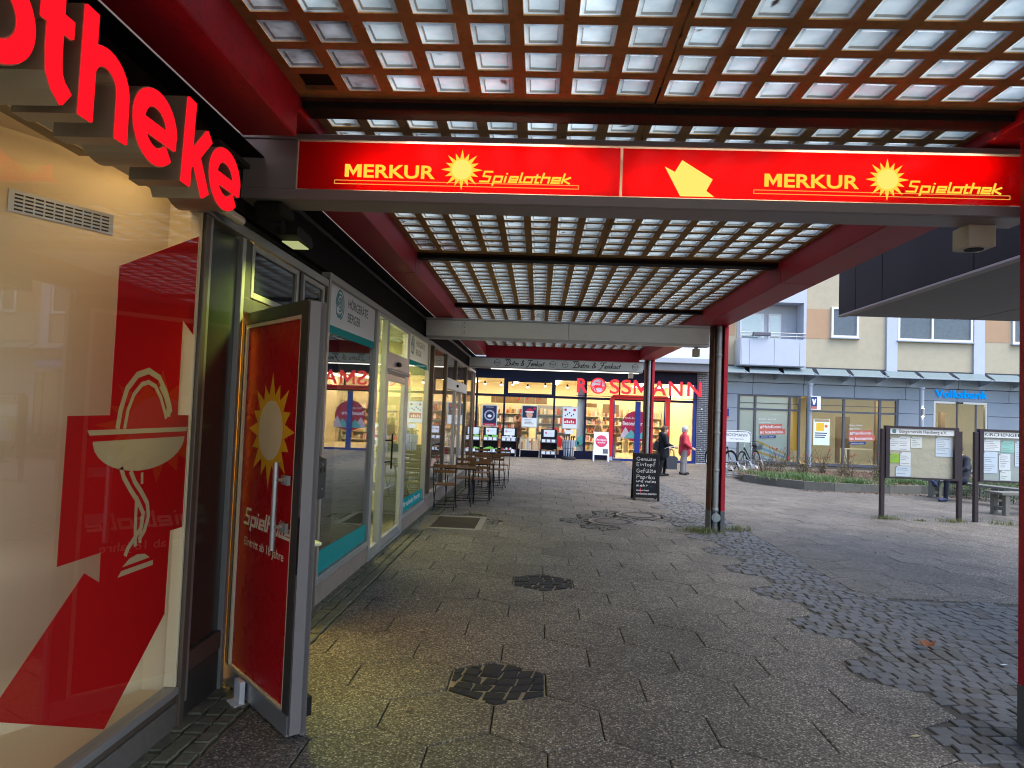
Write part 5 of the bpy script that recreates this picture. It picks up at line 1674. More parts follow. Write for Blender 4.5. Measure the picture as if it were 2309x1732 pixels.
MB().box(19.5, 26.0, BY + .14, BY + .2, -.03, 3.0).build('backing', M_claddk, bk)
# cladding panels, each its own piece
zc = [0.0, .60, 1.20, 1.80, 2.40, 3.00]
for x0, x1 in ((7.2, 8.76), (15.70, 17.19), (19.50, 21.6), (21.6, 23.7)):
    for a, b in zip(zc[:-1], zc[1:]):
        MB().box(x0 + .008, x1 - .008, BY, BY + .138, a + .008 - (.03 if a == 0 else 0), b - .008, c=.004).build('cladding_panel', M_clad, bk)
xp = [7.2, 9.4, 11.6, 13.8, 16.0, 18.2, 20.4, 22.6, 24.8]
for a, b in zip(xp[:-1], xp[1:]):
    MB().box(a + .008, b - .008, BY - .005, BY + .138, 3.008, 3.52, c=.004).build('cladding_panel', M_clad, bk)
    MB().box(a + .008, b - .008, BY - .10, BY + .138, 3.54, 4.02, c=.004).build('cladding_panel', M_clad, bk)
# windows
def bank_window(x0, x1, cuts_, zt=2.36):
    fr = MB()
    fr.box(x0, x1, BY + .02, BY + .12, 2.93, 3.0); fr.box(x0, x1, BY + .02, BY + .12, -.02, .10)
    fr.box(x0, x1, BY + .0205, BY + .1195, zt - .04, zt + .04)
    for x in [x0 + .045] + list(cuts_) + [x1 - .045]:
        fr.box(x - .045, x + .045, BY + .015, BY + .125, .101, 2.929)
    w_ = fr.build('window', M_wfr, bk)
    cc = [x0 + .045] + list(cuts_) + [x1 - .045]
    for a, b in zip(cc[:-1], cc[1:]):
        MB().sheet([(a + .04, .1), (b - .04, .1), (b - .04, zt - .04), (a + .04, zt - .04)], BY + .07, FY).build('pane', M_bankglass, w_)
        MB().sheet([(a + .04, zt + .04), (b - .04, zt + .04), (b - .04, 2.93), (a + .04, 2.93)], BY + .07, FY).build('pane', M_bankglass, w_)
        MB().box(a + .05, b - .05, BY + .04, BY + .10, 2.62, 2.65).build('glazing_bar', M_wfr, w_)
    return w_
w1_ = bank_window(8.77, 11.50, (9.54, 11.03))
w2_ = bank_window(11.78, 15.69, (13.38, 14.93))
M_frost = film('frosted_film', (.42, .50, .50), .35, .05)
M_frost2 = film('blue_wave_film', (.20, .36, .55), .3, .05)
M_frost3 = film('amber_wave_film', (.62, .36, .06), .35, .05)
MB().sheet([(8.90, .12), (9.48, .12), (9.48, 2.9), (8.90, 2.9)], BY + .09, FY).build('frost', M_frost, w1_)
MB().sheet([(9.60, .12), (10.97, .12), (10.97, 2.9), (9.60, 2.9)], BY + .09, FY).build('frost', M_frost, w1_)
for k in range(4):
    MB().prism([(9.65, 1.0 - k * .23), (10.9, .36 - k * .15 + .1), (10.9, .30 - k * .15 + .1), (9.65, .92 - k * .23)], BY + .084, BY + .086, FY).build('wave', M_frost2 if k % 2 else M_frost3, w1_)
MB().sheet([(11.09, .6), (11.44, .6), (11.44, 2.3), (11.09, 2.3)], BY + .09, FY).build('frost', M_frost3, w1_)
M_coral = mat('coral_label', (.52, .13, .09), .5, var=.04)
M_navyb = mat('navy_button', (.02, .04, .16), .5, var=.04)
M_txtw = mat('window_white', (.80, .82, .84), .5, var=.02)
for x, dz, t1, t2, w_ in ((9.74, 0.0, 'Echter Service', 'inklusive.', w1_), (13.62, -.13, 'Ohne Wenn', 'und Aber.', w2_)):
    FS = lambda u, v, w: (x + u, w, dz + v + .05 * u)
    lettering(t1, .085, (0, 1.88, BY + .058), FS, M_txtw, w_, width=.72 if x < 11 else .58)
    lettering(t2, .085, (0, 1.74, BY + .058), FS, M_txtw, w_, width=.50)
    MB().prism([(-.0, 1.48), (1.00, 1.48), (1.00, 1.70), (-.0, 1.70)], BY + .062, BY + .066, FS).build('label', M_coral, w_)
    MB().prism([(.0, 1.25), (1.12, 1.25), (1.12, 1.479), (.0, 1.479)], BY + .062, BY + .066, FS).build('label', M_coral, w_)
    lettering('#MeinKonto', .125, (.04, 1.52, BY + .059), FS, M_txtw, w_, width=.92, bold=.015)
    lettering('ist kostenlos.', .125, (.04, 1.29, BY + .059), FS, M_txtw, w_, width=1.02, bold=.015)
    MB().prism([(.04, 1.08), (.72, 1.08), (.74, 1.14), (.72, 1.20), (.04, 1.20), (.02, 1.14)], BY + .062, BY + .066, FS).build('button', M_navyb, w_)
    lettering('Jetzt Konto eröffnen!', .05, (.09, 1.115, BY + .059), FS, M_txtw, w_, width=.56)
# lit poster screen
ps_ = thing('lit_poster', 'bright lit poster screen hanging inside the bank window', 'screen', (12.5, BY + .2, .9))
MB().box(12.14, 12.83, BY + .15, BY + .19, .88, 2.03).build('screen', emitter('screen_white', (.80, .95, 1.0), .95), ps_)
MB().box(12.16, 12.81, BY + .144, BY + .147, 1.90, 2.02).build('screen_top', M_pskin, ps_)
MB().box(12.24, 12.58, BY + .140, BY + .143, 1.50, 1.86).build('screen_card', emitter('screen_yellow', (1.0, .62, .03), .8), ps_)
MB().prism(disc(12.67, 1.72, .07, 18), BY + .140, BY + .143, FY).build('screen_badge', emitter('screen_orange', (.9, .16, .02), .8), ps_)
for r_ in range(3):
    MB().box(12.18, 12.72 - r_ * .05, BY + .140, BY + .143, 1.38 - r_ * .09, 1.43 - r_ * .09).build('screen_text', M_blue, ps_)
# bank entrance
de = MB(); de.box(17.20, 17.29, BY + .0, BY + .14, -.02, 2.995); de.box(19.41, 19.49, BY + .0, BY + .14, -.02, 2.995); de.box(17.291, 19.409, BY + .0, BY + .139, 2.90, 2.995); de.box(17.28, 19.42, BY + .01, BY + .14, -.02, .05)
en = de.build('entrance', M_alu, bk)
for x in (18.25, 19.05):
    MB().box(x - .03, x + .03, BY + .05, BY + .11, .06, 2.895).build('leaf_stile', M_wfr, en)
for a, b in ((17.29, 18.22), (18.28, 19.02), (19.08, 19.41)):
    MB().sheet([(a, .06), (b, .06), (b, 2.89), (a, 2.89)], BY + .08, FY).build('pane', M_bankglass, en)
MB().box(18.15, 18.45, BY - .04, BY - .001, 2.91, 2.98, c=.01).build('sensor', M_dark, en)
bl = thing('bank_letters', 'glowing blue bank name above the sliding entrance', 'sign', (18.3, BY - .05, 3.1))
lettering('Volksbank', .34, (17.25, 3.16, BY - .06), FY, emitter('lit_blue', (.0, .26, .85), 1.0), bl, width=2.2, bold=.006, extrude=.025)
# lobby behind: back wall, floor, ceiling and lamps
MB().sheet([(8.2, 0), (24, 0), (24, 3.1), (8.2, 3.1)], BY + 5, FY).build('room_back', M_roomy, bk)
MB().sheet([(8.2, BY + .2), (24, BY + .2), (24, BY + 5), (8.2, BY + 5)], .0).build('room_floor', M_shopfl, bk)
MB().sheet([(8.2, BY + .2), (24, BY + .2), (24, BY + 5), (8.2, BY + 5)], 3.1).build('room_ceiling', M_shopw, bk)
for x in (10.6, 13.2, 16.2, 18.6, 20.4):
    MB().box(x - .5, x + .5, BY + 1.6, BY + 2.2, 3.04, 3.09).build('ceiling_lamp', emitter('bank_lamp', (1.0, .86, .56), 15.0), bk)
for x0, x1, z in ((13.0, 13.05, 3), (14.2, 14.8, 2.2), (17.4, 18.2, 2.1), (19.0, 19.2, 2.6), (16.0, 16.1, 3)):
    MB().box(x0, x1, BY + 2.6, BY + 2.8, 0, z).build('room_partition', M_shelfback, bk)
MB().box(14.0, 15.2, BY + 1.2, BY + 1.8, .70, .74).build('desk_top', M_shopw, bk)
MB().box(14.0, 14.05, BY + 1.2, BY + 1.8, .0, .70).build('desk_leg', M_shopw, bk)
# round pillars with wall lamps
for x, lab in ((11.60, 'round grey pillar between the bank windows carrying a blue sign box'), (16.28, 'round pillar with two glowing lamps left of the bank entrance'), (20.75, 'round pillar with lamps right of the bank entrance')):
    pr = thing('bank_pillar', lab, 'pillar', (x, BY - .75, 0), 'round pillars of the bank')
    MB().cyl((x, BY - .75, -.03), (x, BY - .75, 3.53), .095, n=18).build('shaft', M_clad, pr, smooth=True)
    MB().cyl((x, BY - .75, 3.46), (x, BY - .75, 3.52), .13, n=18).build('capital', M_clad, pr, smooth=True)
    if x > 12:
        lm = MB().cyl((x, BY - .88, 2.30), (x, BY - .88, 2.62), .05, n=12).build('lamp', M_alu, pr, smooth=True)
        for z in (2.295, 2.622):
            MB().cyl((x, BY - .88, z), (x, BY - .88, z + .004), .042, n=12).build('lens', emitter('pillar_lens', (1, .8, .5), 40), lm)
sbx = thing('bank_sign_box', 'square white box sign with blue and white bank emblem on the pillar', 'sign', (11.75, BY - .8, 2.4))
MB().box(11.56, 11.98, BY - .95, BY - .85, 2.40, 2.98, c=.006).build('box', M_lwhite, sbx)
MB().box(11.57, 11.82, BY - .956, BY - .952, 2.54, 2.95).build('blue_field', M_navyb, sbx)
MB().box(11.57, 11.82, BY - .956, BY - .952, 2.44, 2.535).build('orange_field', M_coral, sbx)
MB().prism([(11.61, 2.86), (11.66, 2.86), (11.695, 2.74), (11.73, 2.86), (11.78, 2.86), (11.73, 2.62), (11.66, 2.62)], BY - .960, BY - .957, FY).build('emblem', M_txtw, sbx)
sw = thing('bank_wall_sign', 'small blue and orange bank sign on the cladding by the red column', 'sign', (8.3, BY - .03, 1.9))
MB().box(8.05, 8.38, BY - .03, BY - .002, 2.0, 2.33).build('blue_field', M_blue, sw)
MB().box(8.05, 8.38, BY - .03, BY - .002, 1.92, 1.998).build('orange_field', M_coral, sw)
MB().prism([(8.14, 2.22), (8.30, 2.22), (8.27, 2.08), (8.18, 2.08)], BY - .034, BY - .031, FY).build('emblem', M_txtw, sw)
# slanted glass canopy of separate panes on brackets
gc = thing('bank_canopy', 'row of slanted glass panes on steel brackets above the bank windows', 'canopy', (14, BY - .6, 4))
M_cang = film('tinted_glass', (.36, .46, .48), .5, .12, .05)
xk = [7.4 + i * 1.46 for i in range(12)]
for a, b in zip(xk[:-1], xk[1:]):
    v = [(a + .10, BY - 1.0, 3.90), (b - .10, BY - 1.0, 3.90), (b + .12, BY - .12, 4.20), (a + .32, BY - .12, 4.20)]
    v2 = [(p[0], p[1], p[2] + .02) for p in v]
    MB().add(v + v2, [(3, 2, 1, 0), (4, 5, 6, 7), (0, 1, 5, 4), (1, 2, 6, 5), (2, 3, 7, 6), (3, 0, 4, 7)]).build('glass_pane', M_cang, gc)
    MB().prism([(BY - 1.02, 3.84), (BY - 1.02, 3.895), (BY - .11, 4.195), (BY - .11, 3.66)], b - .02, b + .02, FX).build('bracket', M_clad, gc)
MB().box(7.4, 23.5, BY - 1.045, BY - 1.025, 3.865, 3.90, c=.003).build('front_rail', M_clad, gc)
# upper storey
MB().box(7.92, 26, BY + .15, BY + 9, 4.301, 15).build('upper_wall', M_yel, bk)
for x0, x1 in ((11.42, 11.70), (15.20, 15.66), (18.94, 19.40)):
    MB().box(x0, x1, BY + .05, BY + .149, 4.03, 15).build('pilaster', M_pil, bk)
for x0, x1, z0, z1 in ((11.702, 12.76, 5.58, 6.9), (19.402, 20.5, 5.66, 7.0), (7.93, 8.6, 5.6, 6.9)):
    MB().box(x0, x1, BY + .14, BY + .149, z0, z1).build('orange_field', M_ora, bk)


def flat_window(x0, x1, z0, z1, div):
    fr = MB(); t = .09
    fr.box(x0, x1, BY + .06, BY + .149, z0, z0 + t); fr.box(x0, x1, BY + .06, BY + .149, z1 - t, z1)
    for x in [x0] + [d - t / 2 for d in div] + [x1 - t]: fr.box(x, x + t, BY + .06, BY + .149, z0 + t, z1 - t)
    w_ = fr.build('window', M_whitepaint, bk)
    MB().sheet([(x0 + .05, z0 + .05), (x1 - .05, z0 + .05), (x1 - .05, z1 - .05), (x0 + .05, z1 - .05)], BY + .11, FY).build('pane', M_glass, w_)
    MB().sheet([(x0 + .05, z0 + .05), (x1 - .05, z0 + .05), (x1 - .05, z1 - .05), (x0 + .05, z1 - .05)], BY + .14, FY).build('curtain', mat('dim_curtain', (.07, .09, .12), .9, var=.3), w_)
    MB().box(x0 - .05, x1 + .05, BY - .02, BY + .149, z0 - .06, z0 - .002, c=.006).build('sill', M_slabw, w_)
    return w_


flat_window(12.80, 13.99, 5.66, 7.0, ())
flat_window(15.68, 18.90, 5.62, 6.95, (17.17,))
flat_window(20.6, 22.0, 5.62, 6.95, (21.3,))
# balcony
bc = thing('balcony', 'white panelled balcony with a rail and flower box on the yellow flats', 'balcony', (10, BY - .3, 4.3))
for a, b in ((8.66, 9.0), (9.0, 10.05), (10.05, 11.13), (11.13, 11.40)):
    MB().box(a + .006, b - .006, BY - .75, BY - .70, 4.25, 5.40, c=.004).build('parapet_panel', M_pil, bc)
MB().box(8.66, 11.40, BY - .69, BY + .14, 4.22, 4.30).build('floor', M_pil, bc)
MB().box(8.62, 8.66, BY - .74, BY + .14, 4.25, 5.40).build('side', M_pil, bc)
MB().box(11.30, 11.40, BY - .69, BY + .14, 4.31, 8.0).build('side_wall', M_pil, bc)
rl = MB()
for z in (5.52, 5.66): rl.cyl((8.60, BY - .72, z), (11.40, BY - .72, z), .016, n=8)
for x in (8.62, 9.4, 10.2, 11.0, 11.38): rl.cyl((x, BY - .72, 5.38), (x, BY - .72, 5.66), .012, n=8)
rl.build('rail', M_alu, bc)
MB().box(9.1, 9.85, BY - .90, BY - .74, 5.50, 5.66, c=.02).build('flower_box', M_rackgry, bc)
MB().box(8.66, 11.30, BY - .7, BY + .14, 7.0, 8.2).build('upper_parapet', M_pil, bc)
MB().sheet([(8.7, 4.31), (11.29, 4.31), (11.29, 6.99), (8.7, 6.99)], BY + .12, FY).build('recess_wall', mat('balcony_back_wall', (.42, .44, .48), .85), bc)  # even blue-grey wall at the back of the balcony
for x0, x1, z0 in ((8.8, 9.85, 5.3), (10.05, 10.6, 4.32)):
    w_ = MB().box(x0, x1, BY + .06, BY + .118, z0, 6.6).build('window', M_whitepaint, bc)
    MB().box(x0 + .08, x1 - .08, BY + .05, BY + .059, z0 + .08, 6.52).build('pane', M_glass2, w_)
# ================================================================== FURNITURE OUTSIDE THE BISTRO
M_wood = mat('oiled_wood', (.17, .080, .030), .55, var=.3, scale=14, bump=.1)
M_blk = mat('black_steel', (.012, .012, .013), .45, .3, var=.1)


def make_chair():
    """folding slatted chair facing +Y, built round the origin"""
    r = bpy.data.objects.new('folding_chair', None); COL.objects.link(r)
    for i in range(5):
        MB().box(-.19, .19, -.17 + i * .076, -.17 + i * .076 + .066, .432, .448, c=.003).build('seat_slat', M_wood, r)
    for z in (.66, .755):
        MB().box(-.20, .20, -.235 - (z - .66) * .25, -.219 - (z - .66) * .25, z, z + .055, c=.003).build('back_slat', M_wood, r)
    for s in (-1, 1):
        MB().tube([(s * .195, -.25, .82), (s * .195, -.20, .45), (s * .195, .20, .0)], .009, 6).build('leg', M_blk, r)
        MB().tube([(s * .180, .19, .43), (s * .180, -.22, .0)], .009, 6).build('leg', M_blk, r)
        MB().box(s * .195 - .012, s * .195 + .012, .17, .24, -.002, .010).build('foot', M_blk, r)
        MB().box(s * .180 - .012, s * .180 + .012, -.26, -.19, -.002, .010).build('foot', M_blk, r)
    for yv, z in ((.17, .05), (-.19, .05), (.12, .12)):
        MB().tube([(-.19, yv, z), (.19, yv, z)], .006, 6).build('stretcher', M_blk, r)
    return r


def make_table():
    r = bpy.data.objects.new('folding_table', None); COL.objects.link(r)
    for i in range(7):
        MB().box(-.30, .30, -.275 + i * .079, -.275 + i * .079 + .070, .69, .708, c=.003).build('top_slat', M_wood, r)
    for yv in (-.22, .20):
        MB().box(-.28, .28, yv, yv + .02, .668, .689).build('bearer', M_blk, r)
    for s in (-1, 1):
        MB().tube([(s * .26, -.24, .67), (s * .26, .24, .0)], .010, 6).build('leg', M_blk, r)
        MB().tube([(s * .24, .24, .67), (s * .24, -.24, .0)], .010, 6).build('leg', M_blk, r)
        MB().box(s * .26 - .014, s * .26 + .014, .20, .29, -.002, .012).build('foot', M_blk, r)
        MB().box(s * .24 - .014, s * .24 + .014, -.29, -.20, -.002, .012).build('foot', M_blk, r)
    for yv in (-.18, .18):
        MB().tube([(-.25, yv, .09), (.25, yv, .09)], .007, 6).build('stretcher', M_blk, r)
    return r


ch0, tb0 = make_chair(), make_table()
chairs = [(-1.63, 12.30, 0, 'nearest folding chair, its back to the camera close to the shop wall'), (-1.42, 13.70, 180, 'folding chair on the far side of the first table'),
          (-1.10, 13.45, 0, 'folding chair pulled out farthest towards the walkway, back to the camera'), (-1.18, 15.05, 180, 'folding chair beyond the second table facing the camera'),
          (-1.45, 15.95, 0, 'folding chair before the third table on the wall side'), (-.93, 15.98, 0, 'folding chair before the third table on the walkway side'),
          (-1.42, 17.55, 180, 'last folding chair of the row, wall side of the third table'), (-.90, 17.50, 180, 'last folding chair of the row, walkway side of the third table')]
for i, (x, yv, a, lab) in enumerate(chairs):
    o = ch0 if i == 0 else copy_tree(ch0)
    place(o, (x, yv, .003), rad(a + RND.uniform(-6, 6)))
    tag(o, lab, 'chair', 'folding chairs outside the bistro')
tabs = [(-1.45, 13.00, 'wooden slatted table nearest the camera outside the bistro'), (-1.15, 14.30, 'second slatted table from the camera outside the bistro'), (-1.16, 16.75, 'farthest slatted table outside the bistro')]
for i, (x, yv, lab) in enumerate(tabs):
    o = tb0 if i == 0 else copy_tree(tb0)
    place(o, (x, yv, .003), rad(RND.uniform(-3, 3)))
    tag(o, lab, 'table', 'slatted tables outside the bistro')
for x, yv, lab in ((-1.62, 12.95, 'white menu card lying on the nearest slatted table'), (-1.25, 14.2, 'small white card holder on the second slatted table')):
    t = thing('menu_card', lab, 'menu card', (x, yv, .712), 'menu cards on the tables')
    MB().box(x - .05, x + .05, yv - .035, yv + .035, .711, .72 if yv < 13.5 else .79, c=.003).build('card', M_awhite, t)

# ================================================================== CHALKBOARD
cbd = thing('chalkboard', 'black folding chalkboard with handwritten stew menu on the walkway', 'chalkboard', (2.37, 14.9, 0))
FC = lambda u, v, w: (2.085 + u, 14.80 + .13 * v + w, v)
FCr = lambda u, v, w: (2.085 + u, 15.18 - .16 * v + w, v)
M_bfr = mat('black_wood', (.014, .013, .014), .5, var=.2)
M_chalkb = mat('blackboard', (.012, .014, .019), .55, var=.35, scale=6)
for fr_ in (FC, FCr):
    k_ = 'front' if fr_ is FC else 'rear'
    for r_ in (rect(0, .05, 0, 1.0), rect(.51, .56, 0, 1.0), rect(.051, .509, .945, 1.0), rect(.051, .509, .06, .115)):
        MB().prism(r_, -.014, .014, fr_).build(k_ + '_frame', M_bfr, cbd)
    MB().prism(rect(.05, .51, .114, .946), -.004, .006, fr_).build(k_ + '_board', M_chalkb, cbd)
# handwriting: single strokes on a unit grid
HW = {'G': [[(.6, .85), (.35, 1), (.05, .7), (.08, .2), (.4, 0), (.65, .2), (.65, .42), (.4, .42)]], 'E': [[(.5, 1), (.05, 1), (.05, 0), (.5, 0)], [(.05, .5), (.42, .5)]],
      'P': [[(.05, 0), (.08, 1), (.5, .95), (.55, .6), (.1, .48)]], 'e': [[(.05, .3), (.42, .34), (.36, .58), (.12, .52), (.05, .2), (.2, .02), (.45, .1)]],
      'm': [[(.02, 0), (.05, .6), (.08, .45), (.2, .58), (.25, 0)], [(.25, .45), (.4, .58), (.48, 0)]], 'ü': [[(.03, .6), (.05, .1), (.25, 0), (.4, .15), (.42, .6), (.44, 0)], [(.12, .82), (.13, .88)], [(.32, .82), (.33, .88)]],
      'u': [[(.03, .6), (.05, .1), (.25, 0), (.4, .15), (.42, .6), (.44, 0)]], 's': [[(.38, .55), (.12, .56), (.1, .36), (.34, .24), (.3, .03), (.03, .04)]], 'i': [[(.08, .6), (.08, 0)], [(.08, .8), (.09, .86)]],
      'n': [[(.02, 0), (.05, .6), (.1, .45), (.3, .58), (.36, 0)]], 't': [[(.15, .95), (.13, .1), (.3, .0)], [(-.02, .62), (.34, .62)]], 'o': [arc(.22, .3, .2, 90, 450, 10, .28)],
      'p': [[(.03, .6), (.05, -.4)], [(.05, .5), (.3, .6), (.4, .3), (.2, .02), (.05, .1)]], 'f': [[(.4, .95), (.22, 1), (.16, .7), (.14, -.2)], [(.0, .55), (.36, .55)]],
      'l': [[(.08, 1), (.06, .1), (.2, 0)]], 'a': [[(.4, .55), (.12, .56), (.03, .25), (.15, .02), (.36, .15), (.4, .55), (.42, .05), (.5, 0)]], 'r': [[(.03, 0), (.06, .6), (.1, .4), (.32, .58)]],
      'k': [[(.06, 1), (.05, 0)], [(.4, .62), (.08, .28), (.42, 0)]], 'd': [[(.4, 1), (.42, 0)], [(.4, .5), (.15, .58), (.03, .3), (.15, .02), (.4, .12)]], 'v': [[(.0, .6), (.2, 0), (.4, .62)]],
      'h': [[(.06, 1), (.04, 0)], [(.06, .42), (.28, .56), (.34, 0)]], '.': [[(.05, .0), (.06, .06)]]}
WD = {'G': .8, 'E': .65, 'P': .68, 'm': .62, 'l': .3, 'i': .26, '.': .22, 't': .44, 'r': .42}
M_chalk = mat('chalk', (.66, .66, .66), .9, var=.2, scale=60)
for s_, v_, h_, w_ in (('Gemüse', .845, .075, .42), ('Eintopf', .735, .075, .42), ('Gefüllte', .595, .080, .42), ('Paprika', .465, .080, .40), ('und vieles', .385, .058, .43), ('mehr...', .295, .058, .34)):
    tot = sum(.35 if c == ' ' else WD.get(c, .55) for c in s_)
    kx = w_ / tot; x = .068
    mb = MB(); i = 0
    for c in s_:
        if c != ' ':
            jy = RND.uniform(-.006, .006)
            for st_ in HW[c]:
                mb.ribbon([(x + a * kx, v_ + jy + b * h_) for a, b in st_], 0.0068, -.0045, -.0055 - (i % 5) * .0002, FC); i += 1
        x += kx * (.35 if c == ' ' else WD.get(c, .55))
    mb.build('chalk_word', M_chalk, cbd)
MB().prism([(.145, .155), (.165, .155), (.165, .235), (.155, .28), (.145, .235)], -.0045, -.0055, FC).build('bottle_print', M_pred, cbd)
lettering('Das ist ein Original', .028, (.07, .205, -.006), FC, M_chalk, cbd, width=.26, bold=.02)
lettering('VOM ORIGINAL BEGEISTERT!', .030, (.06, .128, -.006), FC, M_chalk, cbd, width=.44, bold=.02)

# ================================================================== NOTICE BOARDS
M_nb = mat('dark_brown_metal', (.050, .040, .045), .5, .2, var=.15)
M_nbback = mat('beige_paper', (.50, .46, .36), .85, var=.08, scale=8, bump=1.0, bscale=9)
M_nbback2 = mat('grey_felt', (.40, .43, .42), .85, var=.08)
M_papers = [mat('paper_%d' % i, c, .8, var=.04) for i, c in enumerate(((.78, .80, .84), (.80, .82, .85), (.66, .74, .84), (.34, .58, .06), (.28, .62, .56), (.74, .78, .76)))]
M_pin = mat('pin_dark', (.02, .02, .03), .5)
NY = 13.55
for bi, (px0, px1, title, lab) in enumerate(((6.66, 8.20, 'Bürgerverein Heidberg e.V.', 'glazed notice board titled Bürgerverein with beige backing paper, left of the pair'), (8.43, 10.60, 'KIRCHENGEMEINDE', 'glazed notice board titled Kirchengemeinde at the right edge'))):
    nb = thing('notice_board', lab, 'notice board', ((px0 + px1) / 2, NY, 0), 'notice boards on the plaza')
    for x in (px0, px1 - .078):
        MB().box(x, x + .078, NY, NY + .078, -.03, 1.735, c=.006).build('post', M_nb, nb)
    x0, x1, z0, z1 = px0 + .082, px1 - .080, .78, 1.795
    fb = MB(); fb.box(x0, x0 + .075, NY - .02, NY + .09, z0, z1); fb.box(x1 - .075, x1, NY - .02, NY + .09, z0, z1); fb.box(x0 + .0755, x1 - .0755, NY - .02, NY + .09, z1 - .045, z1); fb.box(x0 + .0755, x1 - .0755, NY - .02, NY + .09, z0, z0 + .03)
    fb.build('case', M_nb, nb)
    MB().box(x0 + .07, x1 - .07, NY + .05, NY + .06, z0 + .02, z1 - .03).build('backing', M_nbback if bi == 0 else M_nbback2, nb)
    tt = MB().box(x0 + .078, x1 - .078, NY + .0, NY + .006, z1 - .158, z1 - .048).build('title_strip', M_papers[0], nb)
    lettering(title, .058, (x0 + (.26 if bi == 0 else .10), z1 - .128, NY - .001), FY, M_ink, tt, width=.90 if bi == 0 else 1.02, bold=.015)
    if bi == 0:
        MB().prism([(x0 + .13, z1 - .14), (x0 + .19, z1 - .14), (x0 + .20, z1 - .07), (x0 + .15, z1 - .06), (x0 + .12, z1 - .09)], NY - .002, NY - .0005, FY).build('crest', M_tealdk, tt)
        notes = [(.10, .22, 1.32, 1.56, 0), (.27, .22, 1.32, 1.60, 1), (.50, .21, 1.38, 1.60, 5), (.97, .33, 1.23, 1.61, 2), (.09, .19, 1.08, 1.25, 3), (.30, .20, 1.03, 1.29, 1), (.22, .28, .82, 1.02, 2)]
    else:
        notes = [(.12, .30, 1.38, 1.60, 0), (.44, .24, 1.36, 1.58, 4), (.10, .27, .95, 1.36, 2), (.40, .21, 1.02, 1.33, 1), (.42, .20, .82, 1.01, 5), (.70, .25, 1.1, 1.58, 2)]
    for j, (dx, w_, a, b, mi) in enumerate(notes):
        nt_ = MB().box(x0 + dx, x0 + dx + w_, NY + .044 - j * .0006, NY + .0465 - j * .0006, a, b).build('pinned_note', M_papers[mi], nb)
        yv = NY + .0435 - j * .0006
        for r_ in range(int((b - a) / .035) - 1):
            if RND.random() < .85:
                MB().box(x0 + dx + .02, x0 + dx + .02 + (w_ - .04) * RND.uniform(.4, 1), yv - .0008, yv - .0002, b - .045 - r_ * .035, b - .037 - r_ * .035).build('text_line', M_greypaint, nt_)
        MB().cyl((x0 + dx + .015, yv, b - .012), (x0 + dx + .015, yv - .006, b - .012), .009, n=8).build('pin', M_pin, nt_)
    MB().sheet([(x0 + .07, z0 + .025), (x1 - .07, z0 + .025), (x1 - .07, z1 - .04), (x0 + .07, z1 - .04)], NY - .012, FY).build('pane', M_glass, nb)

# ================================================================== BED, KERB, PLANTS
M_kerb = mat('kerb_concrete', (.13, .13, .115), .85, var=.2, scale=10, bump=.2, speck=.3)
M_soil = mat('leafy_soil', (.07, .048, .032), .95, var=.5, scale=9, bump=.9, bscale=25)
kp = [(6.12, 20.65), (6.42, 20.10), (6.72, 19.45), (7.22, 18.85), (7.95, 18.62), (9.4, 18.66), (10.4, 18.95), (11.2, 18.9), (13.5, 18.6), (16, 18.4)]
bed = thing('planting_bed', 'raised planting bed with concrete kerb stones in front of the bank', 'planting bed', (9, 21, 0))
for (a, b) in zip(kp[:-1], kp[1:]):
    L_ = math.hypot(b[0] - a[0], b[1] - a[1]); n = max(1, round(L_ / .8))
    for i in range(n):
        p = (a[0] + (b[0] - a[0]) * i / n, a[1] + (b[1] - a[1]) * i / n); q = (a[0] + (b[0] - a[0]) * (i + 1) / n, a[1] + (b[1] - a[1]) * (i + 1) / n)
        d = Vector((q[0] - p[0], q[1] - p[1])); d.normalize(); nn = Vector((-d.y, d.x)) * .10
        p = (p[0] + d.x * .004, p[1] + d.y * .004); q = (q[0] - d.x * .004, q[1] - d.y * .004)
        MB().prism([p, q, (q[0] + nn.x, q[1] + nn.y), (p[0] + nn.x, p[1] + nn.y)], -.03, .22 + RND.uniform(-.006, .006)).build('kerb_stone', M_kerb, bed)
bedpoly = kp + [(16, 24.6), (10, 24.8), (7.6, 24.0), (6.3, 22.0)]
MB().sheet(bedpoly, .17).build('soil', M_soil, bed)


def leaf_mat(name, c1, c2, tr=.3):
    m = bpy.data.materials.new(name); m.use_nodes = True
    nt = m.node_tree; nt.nodes.clear()
    o = nt.nodes.new('ShaderNodeOutputMaterial')
    g = nt.nodes.new('ShaderNodeNewGeometry')
    mx = nt.nodes.new('ShaderNodeMix'); mx.data_type = 'RGBA'; mx.inputs[6].default_value = c1 + (1,); mx.inputs[7].default_value = c2 + (1,)
    nt.links.new(g.outputs['Random Per Island'], mx.inputs[0])
    d = nt.nodes.new('ShaderNodeBsdfPrincipled'); d.inputs['Roughness'].default_value = .5; nt.links.new(mx.outputs[2], d.inputs['Base Color'])
    t = nt.nodes.new('ShaderNodeBsdfTranslucent'); nt.links.new(mx.outputs[2], t.inputs[0])
    s = nt.nodes.new('ShaderNodeMixShader'); s.inputs[0].default_value = tr
    nt.links.new(d.outputs[0], s.inputs[1]); nt.links.new(t.outputs[0], s.inputs[2]); nt.links.new(s.outputs[0], o.inputs[0])
    return m


